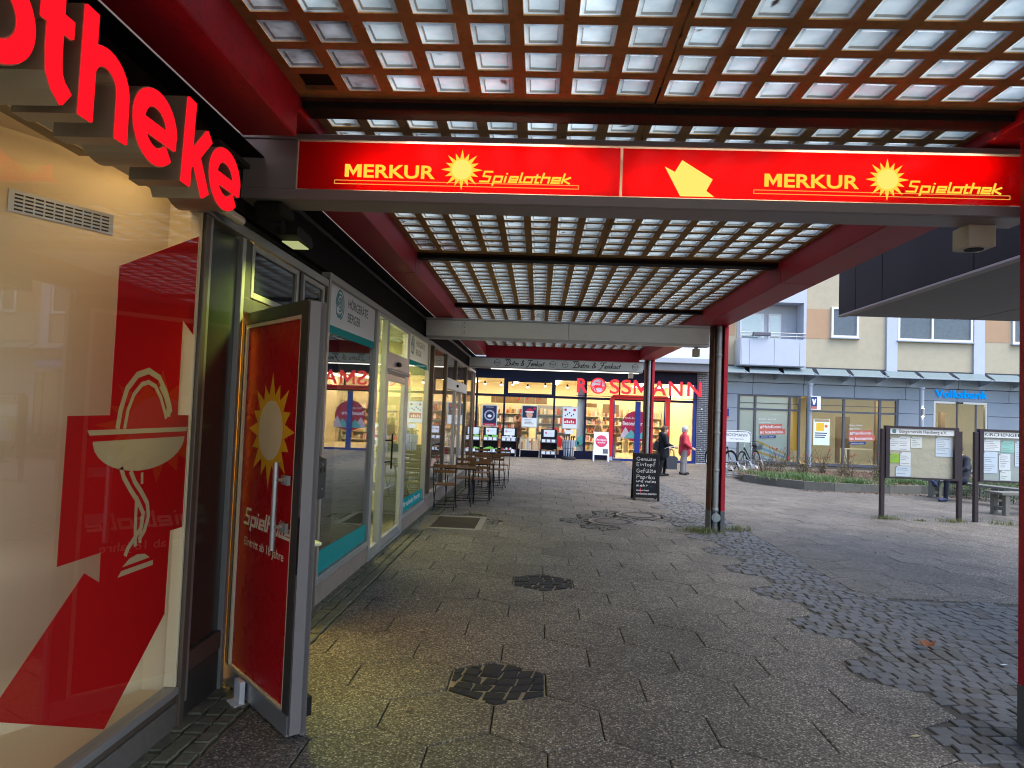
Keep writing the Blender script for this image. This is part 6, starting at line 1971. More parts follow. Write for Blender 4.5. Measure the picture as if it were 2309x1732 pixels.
M_grass = leaf_mat('grass_blades', (.05, .11, .028), (.14, .23, .075))
M_drygrass = leaf_mat('dry_leaves', (.10, .055, .03), (.30, .20, .13))
M_roseleaf = leaf_mat('rose_leaves', (.07, .085, .03), (.22, .15, .08))
M_ivy = leaf_mat('ivy_leaves', (.02, .045, .015), (.07, .11, .04))
M_flower = mat('rose_red', (.45, .02, .03), .5, var=.2)
M_stem = mat('rose_stem', (.07, .05, .035), .8, var=.3)


def blade(mb, x, yv, z, h, w, a, lean):
    dx, dy = math.cos(a) * lean * h, math.sin(a) * lean * h
    px, py = -math.sin(a) * w, math.cos(a) * w
    mb.add([(x - px, yv - py, z), (x + px, yv + py, z), (x + dx * .45 + px * .8, yv + dy * .45 + py * .8, z + h * .62), (x + dx * .45 - px * .8, yv + dy * .45 - py * .8, z + h * .62), (x + dx, yv + dy, z + h * (1 - .3 * lean))], [(0, 1, 2, 3), (3, 2, 4)])


def leafquad(mb, p, s, rn):
    a, b = rn.uniform(0, 2 * PI), rn.uniform(-.9, .9)
    u = Vector((math.cos(a), math.sin(a), b)).normalized() * s
    v = Vector((-math.sin(a) * rn.uniform(.3, .6), math.cos(a) * rn.uniform(.3, .6), rn.uniform(-.4, .4))) * s
    P = Vector(p)
    mb.add([P - u, P - v * .9, P + u, P + v * .9], [(0, 1, 2, 3)])


def in_poly(x, yv, poly):
    c = False; j = len(poly) - 1
    for i in range(len(poly)):
        a, b = poly[i], poly[j]
        if (a[1] > yv) != (b[1] > yv) and x < (b[0] - a[0]) * (yv - a[1]) / (b[1] - a[1]) + a[0]: c = not c
        j = i
    return c


gm = MB(); dm = MB()
clumps = [(RND.uniform(6.4, 15.5), RND.uniform(18.75, 21.5)) for _ in range(260)]
for cx, cyy in clumps:
    if not in_poly(cx, cyy, bedpoly): continue
    dens = .5 + .5 * math.sin(cx * 1.7 + cyy)
    if dens < .28 and cyy > 19.2: continue
    for i in range(46):
        a = RND.uniform(0, 2 * PI)
        blade(gm, cx + RND.gauss(0, .12), cyy + RND.gauss(0, .10), .17, RND.uniform(.10, .27), .006, a, RND.uniform(.3, 1.1))
for i in range(9000):
    x, yv = RND.uniform(6.2, 16), RND.uniform(18.7, 24.5)
    if in_poly(x, yv, bedpoly): leafquad(dm, (x, yv, .185 + RND.uniform(0, .03)), RND.uniform(.02, .045), RND)
gm.build('long_grass', M_grass, None, label='long green grass spilling over the kerb of the planting bed', cat='grass', kind='stuff')
dm.build('fallen_leaves', M_drygrass, None, label='brown fallen leaves covering the soil of the bed', cat='leaves', kind='stuff')
rose_spots = [(7.1, 21.6), (7.9, 20.9), (8.5, 22.2), (9.2, 20.6), (9.9, 22.4), (10.3, 21.0), (11.1, 22.0), (11.9, 20.8), (12.6, 22.3), (13.6, 21.2), (8.0, 23.0), (9.5, 23.3), (11.5, 23.2), (13.0, 23.4)]
words = ['first rose bush beside the bicycle stand', 'second rose bush from the bicycle stand, near the kerb', 'third rose bush from the bicycle stand', 'rose bush in the middle of the bed near the kerb', 'rose bush in the middle of the bed, farther back', 'rose bush before the lit poster screen', 'rose bush left of the notice board posts, farther back', 'rose bush just left of the first notice board', 'rose bush hidden mostly behind the first notice board', 'rose bush behind the notice board near the bench', 'rose bush in the back row by the bicycles', 'rose bush in the back row under the coral label', 'rose bush in the back row under the second label', 'rose bush in the back row behind the notice board']
for (x, yv), lab in zip(rose_spots, words):
    rb = thing('rose_bush', 'bare ' + lab, 'rose bush', (x, yv, .17), 'rose bushes in the bed')
    sm, lm_, fm = MB(), MB(), MB()
    for i in range(16):
        a, L_ = RND.uniform(0, 2 * PI), RND.uniform(.40, .85)
        sp = RND.uniform(.15, .5)
        pts = [(x + RND.uniform(-.12, .12), yv + RND.uniform(-.12, .12), .17)]
        for k_ in range(1, 4):
            pts.append((pts[0][0] + math.cos(a) * sp * k_ / 3 + RND.uniform(-.04, .04), pts[0][1] + math.sin(a) * sp * k_ / 3 + RND.uniform(-.04, .04), .17 + L_ * k_ / 3))
        sm.tube(pts, [.007, .006, .005, .003], 5)
        for k_ in range(24):
            t = RND.uniform(.2, 1); q = pts[min(3, int(t * 3))]
            leafquad(lm_, (q[0] + RND.uniform(-.09, .09), q[1] + RND.uniform(-.09, .09), q[2] + RND.uniform(-.08, .06)), RND.uniform(.018, .035), RND)
        if RND.random() < .16:
            q = pts[-1]
            for k_ in range(14): leafquad(fm, (q[0] + RND.gauss(0, .018), q[1] + RND.gauss(0, .018), q[2] + RND.gauss(0, .015)), .028, RND)
    sm.build('stems', M_stem, rb)
    lm_.build('foliage', M_roseleaf, rb)
    if fm.v: fm.build('flowers', M_flower, rb, kind='stuff')

# tufts by the posts
for x, yv, n, s, lab in ((2.62, 10.98, 420, .17, 'wild grass tuft growing at the foot of the rusty red column'), (3.25, 11.3, 260, .16, 'sparse weeds on the plaza side of the red column'), (6.75, 13.5, 260, .14, 'grass tuft at the left post of the first notice board'), (7.95, 13.45, 200, .13, 'small weeds beside the right post of the first notice board'), (8.9, 13.4, 200, .2, 'low weeds along the second notice board'), (7.35, 13.4, 90, .06, 'tiny weed tuft between the notice board posts')):
    tm = MB()
    for i in range(n):
        blade(tm, x + RND.gauss(0, s), yv + RND.gauss(0, s * .6), -.01, RND.uniform(.03, .05 + s * .55), .0035, RND.uniform(0, 2 * PI), RND.uniform(.3, 1.2))
    tm.build('grass_tuft', leaf_mat('tuft_blades', (.05, .09, .02), (.22, .22, .08)), None, label=lab, cat='grass', group='weeds in the paving', kind='stuff')
lt = MB()
for i in range(330):
    t = RND.random(); x = 7.0 + 7 * t; yv = 18.45 + RND.gauss(0, .12)
    leafquad(lt, (x, yv, .012), RND.uniform(.02, .05), RND)
for i in range(120): leafquad(lt, (RND.uniform(3, 12), RND.uniform(8, 26), .008), RND.uniform(.012, .03), RND)
for i in range(70): leafquad(lt, (RND.uniform(2.4, 4.6), RND.uniform(3.6, 8.5), .014), RND.uniform(.006, .02), RND)
lt.build('leaf_litter', M_drygrass, None, label='scattered brown leaf litter along the kerb and paving', cat='leaves', kind='stuff')
# one curled maple leaf on the setts
ml = MB()
c0 = Vector((3.14, 5.62, .03))
for i, (a, r_) in enumerate(((0, .085), (55, .08), (-55, .08), (110, .065), (-110, .065))):
    d = Vector((math.cos(rad(a + 70)), math.sin(rad(a + 70)), 0)); n_ = Vector((-d.y, d.x, 0))
    ml.add([c0, c0 + d * r_ * .55 + n_ * r_ * .35 + Vector((0, 0, .018)), c0 + d * r_ + Vector((0, 0, .035 + .008 * i)), c0 + d * r_ * .55 - n_ * r_ * .35 + Vector((0, 0, .022))], [(0, 1, 2, 3)])
ml.tube([c0, c0 + Vector((-.03, -.06, .01)), c0 + Vector((-.035, -.10, -.01))], .002, 5)
ml.build('maple_leaf', mat('leaf_rust', (.22, .07, .02), .6, var=.3, scale=30), None, label='curled rust brown maple leaf lying on the grey setts', cat='leaf')
# scraps
for x, yv, s, rz, lab in ((2.62, 3.52, .05, .4, 'pale yellow leaf on the setts at the bottom right corner'), (2.20, 4.05, .035, 1.2, 'thin pale straw lying on the paving near the setts'), (-1.05, 6.35, .016, .3, 'white scrap of paper on the walkway by the hearing shop'), (3.55, 5.35, .03, 0, 'white paper scrap on the setts'), (-.75, 4.62, .02, .5, 'pale leaf scrap on the paving near the open door')):
    sc_ = MB().prism([(x - s, yv - s * .25), (x, yv - s * .3), (x + s, yv + s * .1), (x + s * .3, yv + s * .4)], .009, .011).build('litter_scrap', M_awhite if 'white' in lab else mat('pale_leaf', (.42, .36, .18), .7), None, label=lab, cat='scrap', group='scraps on the paving')

# ================================================================== BENCHES AND HEDGE
M_grwood = mat('grey_weathered_wood', (.15, .15, .135), .8, var=.25, scale=20, bump=.2)


def bench(lab, a, b, wd, zt, legs):
    root = thing('bench', lab, 'bench', (a[0], a[1], 0), 'weathered benches')
    d = Vector((b[0] - a[0], b[1] - a[1])); L_ = d.length; d.normalize(); n_ = Vector((-d.y, d.x))
    FB = lambda u, v, w: (a[0] + d.x * u + n_.x * v, a[1] + d.y * u + n_.y * v, w)
    for i in range(3):
        MB().prism(rect(0, L_, i * wd / 3 + .008, (i + 1) * wd / 3 - .008), zt - .05, zt, FB).build('plank', M_grwood, root)
    for u in legs:
        for v in (.03, wd - .12):
            MB().prism(rect(u, u + .10, v, v + .09), -.03, zt - .051, FB).build('leg', M_grwood, root)
        MB().prism(rect(u + .02, u + .08, .04, wd - .04), .10, .16, FB).build('stretcher', M_grwood, root)
    return root


bench('weathered grey bench with a seated person behind the notice boards', (10.05, 18.30), (11.35, 15.3), .42, .46, (.15, 1.75, 2.95))
bench('short weathered bench at the right edge beyond the second notice board', (9.75, 14.75), (11.4, 15.05), .45, .48, (.1, 1.3))
hg = thing('low_hedge', 'low dark evergreen hedge behind the weathered bench', 'hedge', (11.5, 17.5, 0))
hm = MB()
for i in range(5200):
    t = RND.random()
    x = 10.55 + 2.0 * t + RND.uniform(0, 1.0); yv = 18.6 - 3.6 * t + RND.uniform(-.1, .6)
    leafquad(hm, (x, yv, RND.uniform(.02, .50) + .06 * math.sin(x * 5)), RND.uniform(.02, .04), RND)
hm.build('foliage', M_ivy, hg)
hs_ = MB()
for i in range(26):
    t = i / 26
    hs_.tube([(11.0 + 2.0 * t, 18.8 - 3.6 * t, -.02), (11.05 + 2.0 * t, 18.85 - 3.6 * t, .36)], .012, 5)
hs_.build('stems', M_stem, hg)

# ================================================================== BICYCLE STAND AND BICYCLES
M_galv = mat('galvanised', (.34, .37, .40), .4, .7, var=.12)
bst = thing('bicycle_stand', 'galvanised hoop bicycle stand at the corner of the planting bed', 'bicycle stand', (6.7, 22.6, 0))
MB().tube([(5.7, 22.25, .04), (7.45, 24.0, .04)], .02, 8).tube([(6.0, 21.95, .04), (7.75, 23.7, .04)], .02, 8).build('rail', M_galv, bst)
for i in range(7):
    t = i / 6; x, yv = 5.85 + 1.72 * t, 22.12 + 1.72 * t
    dx, dy = .16, -.16
    hgt = .50 if i % 2 == 0 else .34
    for e in (-.030, .030):
        cx, cyy = x + e * .7, yv + e * .7
        MB().tube([(cx - dx, cyy - dy, .04), (cx - dx, cyy - dy, hgt * .6), (cx - dx * .6, cyy - dy * .6, hgt * .92), (cx, cyy, hgt), (cx + dx * .6, cyy + dy * .6, hgt * .92), (cx + dx, cyy + dy, hgt * .6), (cx + dx, cyy + dy, .04)], .010, 7).build('hoop', M_galv, bst)
sgb = thing('stand_sign', 'white drugstore name plate in a rounded tube frame over the bicycle stand', 'sign', (6.9, 24.2, 0))
MB().tube([(7.46, 24.25, -.02), (7.46, 24.25, 1.28), (7.42, 24.25, 1.39), (7.32, 24.25, 1.44), (6.38, 24.25, 1.44), (6.30, 24.25, 1.40), (6.26, 24.25, 1.28), (6.26, 24.25, -.02)], .020, 10).build('tube_frame', M_galv, sgb, smooth=True)
MB().prism([(6.29, 1.06), (7.43, 1.06), (7.43, 1.30), (7.33, 1.41), (6.39, 1.41), (6.29, 1.30)], 24.243, 24.257, FY).build('plate', M_awhite, sgb)
lettering('ROSSMANN', .105, (6.58, 1.255, 24.241), FY, M_ink, sgb, width=.74)
lettering('Mein Drogeriemarkt', .045, (6.72, 1.15, 24.241), FY, M_ink, sgb, width=.48, shear=.25)

M_rubber = mat('rubber', (.015, .015, .016), .8, var=.2)


def bicycle(lab, front, rear, basket):
    root = thing('bicycle', lab, 'bicycle', (front[0], front[1], 0), 'bicycles at the stand')
    f = Vector((front[0], front[1], 0)); r = Vector((rear[0], rear[1], 0)); d = (f - r).normalized(); n_ = Vector((-d.y, d.x, 0))
    R_ = .345
    P = lambda u, z, s=0: tuple(r + d * u + n_ * s + Vector((0, 0, z)))
    W = 1.06
    for u in (0, W):
        tyre = [tuple(r + d * (u + R_ * math.cos(2 * PI * i / 28)) + Vector((0, 0, R_ + .005 + R_ * math.sin(2 * PI * i / 28)))) for i in range(28)]
        wh = MB().tube(tyre, .020, 8, closed=True).build('wheel', M_rubber, root, smooth=True)
        rim = [tuple(r + d * (u + .315 * math.cos(2 * PI * i / 28)) + Vector((0, 0, R_ + .005 + .315 * math.sin(2 * PI * i / 28)))) for i in range(28)]
        MB().tube(rim, .010, 6, closed=True).build('rim', M_alu, wh, smooth=True)
        sp = MB()
        for i in range(18):
            a = 2 * PI * i / 18
            sp.cyl(P(u, R_ + .005, .02 * (-1) ** i), P(u + .31 * math.cos(a), R_ + .005 + .31 * math.sin(a)), .0016, n=4)
        sp.cyl(P(u, R_ + .005, -.05), P(u, R_ + .005, .05), .025, n=10)
        sp.build('spokes', M_alu, wh)
        mg = [tuple(r + d * (u + .385 * math.cos(rad(a))) + Vector((0, 0, R_ + .385 * math.sin(rad(a))))) for a in (range(20, 200, 12) if u == 0 else range(0, 150, 12))]
        MB().tube(mg, .018, 6).build('mudguard', M_blk, root)
    fm = MB()
    bb, st, hd_, hb_ = P(.44, .30), P(.30, .74), P(.90, .86), P(.93, .66)
    for a, b, q in ((bb, st, .017), (bb, hb_, .024), (st, hd_, .0) if False else (P(.42, .42), hd_, .020), (hb_, hd_, .020), (P(0, R_, .05), P(.33, .60, .02), .010), (P(0, R_, -.05), P(.33, .60, -.02), .010), (P(0, R_, .05), bb, .011), (P(0, R_, -.05), bb, .011), (hb_, P(W, R_, .05), .013), (hb_, P(W, R_, -.05), .013)):
        if q: fm.cyl(a, b, q, n=8)
    fm.build('frame', M_blk, root)
    MB().cyl(st, P(.26, .90), .013, n=8).build('seat_post', M_alu, root)
    MB().add([P(.10, .93, .09), P(.10, .93, -.09), P(.22, .95, -.07), P(.42, .94, -.015), P(.42, .94, .015), P(.22, .95, .07), P(.12, .88, .07), P(.12, .88, -.07), P(.40, .90, 0)], [(0, 1, 2, 5), (5, 2, 3, 4), (0, 6, 7, 1), (6, 8, 7), (1, 7, 8, 3, 2), (0, 5, 4, 8, 6), (4, 3, 8)]).build('saddle', M_blk, root)
    MB().tube([P(.90, .86), P(.86, 1.02), P(.87, 1.06)], .013, 8).build('stem', M_alu, root)
    MB().tube([P(.70, 1.08, .30), P(.80, 1.08, .24), P(.88, 1.06, .06), P(.88, 1.06, -.06), P(.80, 1.08, -.24), P(.70, 1.08, -.30)], .011, 8).build('handlebar', M_blk, root)
    for s in (-1, 1): MB().tube([P(.62, 1.08, .31 * s), P(.74, 1.08, .28 * s)], .016, 8).build('grip', M_rubber, root)
    MB().cyl(P(.44, .30, -.03), P(.44, .30, -.036), .09, n=18).build('chainring', M_alu, root)
    for s, z in ((-1, .14), (1, .46)):
        MB().cyl(P(.44, .30, .06 * s), P(.44, z, .07 * s), .009, n=6).build('crank', M_alu, root)
        MB().prism([(-.04, -.02), (.04, -.02), (.04, .02), (-.04, .02)], z - .01, z + .01, lambda u, v, w: P(.44 + u, w, .10 * s + v)).build('pedal', M_blk, root)
    MB().cyl(P(1.0, .74), P(1.05, .74), .04, n=12).build('front_light', M_alu, root)
    rk = MB()
    for s in (-.06, .06): rk.cyl(P(-.22, .74, s), P(.22, .76, s), .007, n=6); rk.cyl(P(0, R_, s), P(-.10, .74, s), .006, n=6)
    rk.build('rack', M_blk, root)
    if basket:
        bk_ = MB()
        for z, e in ((.78, 0), (.88, .02), (.98, .04)):
            bk_.tube([P(-.26 - e, z, -.13 - e), P(.12 + e, z, -.13 - e), P(.12 + e, z, .13 + e), P(-.26 - e, z, .13 + e)], .006, 5, closed=True)
        for t in range(10):
            u = -.26 + .038 * t
            for s in (-1, 1): bk_.cyl(P(u, .78, .13 * s), P(u, .98, .17 * s), .003, n=4)
        for t in range(7):
            s = -.13 + .043 * t
            bk_.cyl(P(-.26, .78, s), P(-.30, .98, s), .003, n=4); bk_.cyl(P(.12, .78, s), P(.16, .98, s), .003, n=4)
        bk_.build('basket', M_blk, root)
        MB().prism([(-.24, -.11), (.10, -.11), (.10, .11), (-.24, .11)], .79, .93, lambda u, v, w: P(u, w, v)).build('liner', M_rackgry, root)


bicycle('black bicycle with a rear basket leaning in the hoop stand', (7.20, 24.65), (8.02, 25.55), True)
bicycle('dark bicycle half hidden behind the rusty red column', (6.95, 24.95), (6.52, 25.92), False)

# ================================================================== PEOPLE
def surface_nets(val, org, h):
    ins = val < 0
    nx, ny, nz = val.shape
    c = np.zeros((nx - 1, ny - 1, nz - 1), int)
    for i in (0, 1):
        for j in (0, 1):
            for k in (0, 1):
                c += ins[i:nx - 1 + i, j:ny - 1 + j, k:nz - 1 + k]
    act = (c > 0) & (c < 8)
    idx = -np.ones(act.shape, int)
    cells = np.argwhere(act)
    idx[act] = np.arange(len(cells))
    acc = np.zeros((len(cells), 3)); cnt = np.zeros(len(cells))
    corners = [(i, j, k) for i in (0, 1) for j in (0, 1) for k in (0, 1)]
    for a in corners:
        for ax in range(3):
            if a[ax]: continue
            b = list(a); b[ax] = 1
            va = val[cells[:, 0] + a[0], cells[:, 1] + a[1], cells[:, 2] + a[2]]
            vb = val[cells[:, 0] + b[0], cells[:, 1] + b[1], cells[:, 2] + b[2]]
            m = (va < 0) != (vb < 0)
            t = np.where(m, va / np.where(m, va - vb, 1), 0)
            p = np.tile(np.array(a, float), (len(cells), 1)); p[:, ax] += t
            acc[m] += p[m]; cnt[m] += 1
    verts = (cells + acc / cnt[:, None]) * h + org
    faces = []
    for ax in range(3):
        u, v = [(1, 2), (2, 0), (0, 1)][ax]
        sl0 = [slice(None)] * 3; sl1 = [slice(None)] * 3
        sl0[ax] = slice(0, -1); sl1[ax] = slice(1, None)
        a, b = ins[tuple(sl0)], ins[tuple(sl1)]
        e = np.argwhere(a != b)
        e = e[(e[:, u] > 0) & (e[:, v] > 0) & (e[:, u] < val.shape[u] - 1) & (e[:, v] < val.shape[v] - 1)]
        fl = a[e[:, 0], e[:, 1], e[:, 2]]
        q = []
        for du, dv in ((-1, -1), (0, -1), (0, 0), (-1, 0)):
            t = e.copy(); t[:, u] += du; t[:, v] += dv
            q.append(idx[t[:, 0], t[:, 1], t[:, 2]])
        q = np.stack(q, 1)
        q[~fl] = q[~fl][:, ::-1]
        faces.append(q)
    return verts, np.concatenate(faces)


def sdf_mesh(name, prims, h, mats, k=.025, noise=0.0):
    """prims: ('c', a, b, ra, rb, mat) capsules with taper, ('e', centre, radii, mat) ellipsoids"""
    pts = []
    for p in prims:
        if p[0] == 'c':
            for q, r in ((p[1], p[3]), (p[2], p[4])): pts += [[q[i] - r for i in range(3)], [q[i] + r for i in range(3)]]
        else:
            pts += [[p[1][i] - p[2][i] for i in range(3)], [p[1][i] + p[2][i] for i in range(3)]]
    lo = np.min(pts, 0) - 3 * h; hi = np.max(pts, 0) + 3 * h
    ax = [np.arange(lo[i], hi[i], h) for i in range(3)]
    G = np.stack(np.meshgrid(*ax, indexing='ij'), -1)

    def dist(p, Q):
        if p[0] == 'c':
            a, b = np.array(p[1], float), np.array(p[2], float)
            ab = b - a
            t = np.clip(((Q - a) @ ab) / max(ab @ ab, 1e-9), 0, 1)
            return np.linalg.norm(Q - a - t[..., None] * ab, axis=-1) - (p[3] + (p[4] - p[3]) * t)
        r = np.array(p[2], float); e = (Q - np.array(p[1])) / r
        l = np.linalg.norm(e, axis=-1)
        return (l - 1) * l / np.maximum(np.linalg.norm(e / r, axis=-1), 1e-6)
    val = None
    for p in prims:
        d = dist(p, G)
        if val is None: val = d
        else:
            hh = np.clip(.5 + .5 * (val - d) / k, 0, 1)
            val = val * (1 - hh) + d * hh - k * hh * (1 - hh)
    if noise:
        val = val + noise * (np.sin(G[..., 2] * 60 + 4 * np.sin(G[..., 0] * 25)) * np.sin(G[..., 1] * 40 + G[..., 2] * 20))
    v, f = surface_nets(val, lo, h)
    fc = v[f].mean(1)
    best = np.full(len(f), 1e9); mi = np.zeros(len(f), int)
    for p in prims:
        d = dist(p, fc); m = d < best
        best[m] = d[m]; mi[m] = p[-1]
    me = bpy.data.meshes.new(name)
    me.from_pydata(v.tolist(), [], f.tolist())
    for m in mats: me.materials.append(m)
    me.polygons.foreach_set('material_index', mi.tolist())
    me.polygons.foreach_set('use_smooth', [True] * len(f))
    me.update()
    return me


def hand(prims, w, d, up, m, s=1.0):
    """palm, four fingers and a thumb; w wrist, d direction of the fingers, up the thumb side"""
    w, d, up = Vector(w), Vector(d).normalized(), Vector(up)
    up = (up - d * up.dot(d)).normalized(); nrm = d.cross(up)
    palm = w + d * .055
    prims.append(('c', tuple(w), tuple(palm), .022 * s, .026 * s, m))
    for i, L_ in enumerate((.062, .072, .068, .052)):
        b = palm + up * (.026 - i * .017) + d * .012
        k_ = b + d * L_ * .5 + nrm * .010; t = k_ + d * L_ * .42 + nrm * .026
        prims.append(('c', tuple(b), tuple(k_), .0095, .009, m)); prims.append(('c', tuple(k_), tuple(t), .009, .0075, m))
    b = w + d * .022 + up * .022
    prims.append(('c', tuple(b), tuple(b + d * .035 + up * .026 + nrm * .01), .0105, .009, m))


M_skin = mat('skin', (.50, .30, .21), .55, var=.08)
M_hair_b = mat('brown_hair', (.085, .050, .032), .6, var=.35, scale=40, bump=.4, bscale=160)
M_hair_g = mat('grey_hair', (.46, .47, .49), .6, var=.2, scale=40, bump=.4, bscale=160)
M_coat_blk = mat('black_quilt', (.012, .013, .017), .5, var=.3, scale=12, bump=.5, bscale=22)
M_coat_red = mat('red_quilt', (.42, .025, .045), .6, var=.15, scale=12, bump=.6, bscale=24)
M_trou_blk = mat('black_trousers', (.016, .016, .02), .8, var=.2)
M_trou_gry = mat('grey_trousers', (.19, .18, .18), .85, var=.12, scale=20)
M_shoe = mat('dark_shoe', (.025, .022, .022), .5, var=.2)
M_brown = mat('brown_puffer', (.17, .085, .04), .6, var=.2, scale=12, bump=.6, bscale=24)
M_beige = mat('beige_coat', (.38, .27, .15), .7, var=.1)
M_eye = mat('eye_dark', (.02, .015, .012), .3)


def head_parts(c, s, m, fwd=(0, 1)):
    """skull, jaw, nose, ears for a head centred at c looking along fwd"""
    fx, fy = fwd; P = lambda f, r, z: (c[0] + fx * f * s + fy * r * s, c[1] + fy * f * s - fx * r * s, c[2] + z * s)
    return [('e', P(-.005, 0, .02), (.078 * s, .078 * s, .098 * s), m), ('e', P(.022, 0, -.045), (.056 * s, .056 * s, .066 * s), m), ('c', P(.078, 0, .01), P(.094, 0, -.022), .010 * s, .014 * s, m),
            ('e', P(-.01, .076, -.005), (.018 * s, .018 * s, .030 * s), m), ('e', P(-.01, -.076, -.005), (.018 * s, .018 * s, .030 * s), m), ('c', P(.066, -.02, -.058), P(.066, .02, -.058), .009 * s, .009 * s, m)], P


# woman in black: faces +X, looks back over her shoulder slightly
def woman_black():
    X, Y = 3.93, 21.5
    root = thing('person', 'person in a long black hooded coat holding a lead and a dark bag', 'person', (X, Y, 0))
    p = []
    S, C, T, F = 0, 1, 2, 3
    for s, dx in ((-1, .07), (1, -.09)):
        p += [('c', (s * .085, -.01, .72), (s * .09 + dx * .2, .02 + dx, .42), .085, .062, T), ('c', (s * .09 + dx * .2, .02 + dx, .42), (s * .09, dx * 1.2 - .02, .09), .058, .042, T), ('c', (s * .09, dx * 1.2 - .05, .045), (s * .095, dx * 1.2 + .12, .030), .042, .030, F)]
    p += [('c', (0, -.01, .62), (0, 0, .95), .185, .165, C), ('c', (0, 0, .95), (0, -.01, 1.16), .165, .165, C), ('c', (-.12, -.02, 1.23), (.12, -.02, 1.23), .075, .075, C), ('c', (0, -.01, 1.25), (0, .01, 1.34), .062, .055, S)]
    for s, el, wr in ((1, (.25, .02, 1.00), (.19, .22, .92)), (-1, (-.25, -.02, .99), (-.20, .16, .86))):
        p += [('c', (s * .165, -.02, 1.22), el, .070, .058, C), ('c', el, wr, .056, .044, C)]
        hand(p, Vector(wr) + Vector((0, .03, -.01)), (0, 1, -.15), (0, 0, 1), S)
    hc = (0, .035, 1.425)
    hp, P = head_parts(hc, .98, S, (.25, .97)); p += hp
    p += [('e', (0, -.085, 1.30), (.135, .085, .075), C), ('e', (0, -.06, 1.26), (.15, .10, .06), C)]
    o = link('body', sdf_mesh('body', p, .0095, [M_skin, M_coat_blk, M_trou_blk, M_shoe], .03, .0014), root); o.matrix_parent_inverse = Matrix()
    hr = [('e', P(-.02, 0, .035), (.092, .096, .098), 0), ('e', P(-.055, 0, -.03), (.066, .076, .085), 0), ('e', P(.045, 0, .085), (.05, .07, .035), 0)]
    o = link('hair', sdf_mesh('hair', hr, .010, [M_hair_b], .02, .003), root); o.matrix_parent_inverse = Matrix()
    for r_ in (-.03, .03):
        e = MB().lathe([(.001, -.008), (.008, 0), (.001, .008)], P(.070, r_, .008), 8).build('eye', M_eye, root); e.matrix_parent_inverse = Matrix()
    root.rotation_euler = (0, 0, rad(-80))
    return root


woman_black()
bag = thing('handbag', 'large dark grey shopping bag hanging at the side of the person in black', 'bag', (4.17, 21.42, .2))
MB().prism([(4.02, .22), (4.32, .22), (4.35, .56), (4.30, .62), (4.06, .62), (4.0, .56)], 21.34, 21.48, FY).build('body', mat('bag_slate', (.045, .05, .065), .5, var=.2, bump=.3, bscale=14), bag)
for yv in (21.35, 21.47):
    MB().tube([(4.08, yv, .61), (4.10, yv, .78), (4.15, yv, .85), (4.22, yv, .78), (4.24, yv, .61)], .008, 6).build('handle', M_blk, bag)
sbag = thing('shoulder_bag', 'black shoulder bag behind the back of the person in black', 'bag', (3.72, 21.5, .85))
MB().prism([(3.60, .80), (3.74, .76), (3.78, 1.05), (3.68, 1.08), (3.62, .98)], 21.42, 21.58, FY).build('body', M_blk, sbag)
MB().tube([(3.70, 21.50, 1.06), (3.82, 21.42, 1.22), (3.90, 21.34, 1.28)], .010, 6).build('strap', M_blk, sbag)
ld_ = thing('dog_lead', 'pale lead held in the hand of the person in black', 'lead', (4.1, 21.3, .9))
MB().tube([(3.92, 21.25, .86), (4.00, 21.22, .90), (4.12, 21.24, .93), (4.22, 21.3, .92), (4.26, 21.36, .96)], .006, 6).build('cord', M_awhite, ld_)


def woman_red():
    X, Y = 4.74, 22.35
    root = thing('person', 'grey haired person in a red quilted jacket and light grey trousers', 'person', (X, Y, 0))
    p = []
    S, C, T, F = 0, 1, 2, 3
    for s, dx in ((-1, .05), (1, -.06)):
        p += [('c', (s * .10, 0, .74), (s * .10, dx, .42), .105, .085, T), ('c', (s * .10, dx, .42), (s * .10, dx, .10), .083, .074, T), ('c', (s * .10, dx - .07, .05), (s * .105, dx + .13, .035), .046, .036, F)]
    p += [('c', (0, .02, .74), (0, .025, .95), .195, .185, C), ('c', (0, .025, .95), (0, 0, 1.16), .185, .155, C), ('c', (-.13, -.01, 1.24), (.13, -.01, 1.24), .072, .072, C), ('c', (0, -.005, 1.27), (0, .01, 1.36), .060, .055, S), ('c', (-.05, .0, 1.32), (.05, .0, 1.32), .055, .055, C)]
    for s, el, wr in ((1, (.28, -.03, 1.01), (.23, .15, .88)), (-1, (-.28, -.03, 1.01), (-.23, .15, .88))):
        p += [('c', (s * .175, -.01, 1.22), el, .074, .064, C), ('c', el, wr, .062, .050, C)]
        hand(p, Vector(wr) + Vector((-s * .01, .03, -.02)), (-s * .2, 1, -.35), (0, 0, 1), S)
    hp, P = head_parts((0, .03, 1.445), .98, S); p += hp
    o = link('body', sdf_mesh('body', p, .0095, [M_skin, M_coat_red, M_trou_gry, M_shoe], .03, .0016), root); o.matrix_parent_inverse = Matrix()
    hr = [('e', P(-.022, 0, .035), (.090, .095, .094), 0), ('e', P(-.055, 0, -.035), (.060, .072, .070), 0), ('e', P(.04, 0, .088), (.05, .07, .03), 0)]
    o = link('hair', sdf_mesh('hair', hr, .010, [M_hair_g], .02, .003), root); o.matrix_parent_inverse = Matrix()
    for r_ in (-.03, .03):
        e = MB().lathe([(.001, -.008), (.008, 0), (.001, .008)], P(.070, r_, .008), 8).build('eye', M_eye, root); e.matrix_parent_inverse = Matrix()
    root.rotation_euler = (0, 0, rad(-88))


woman_red()


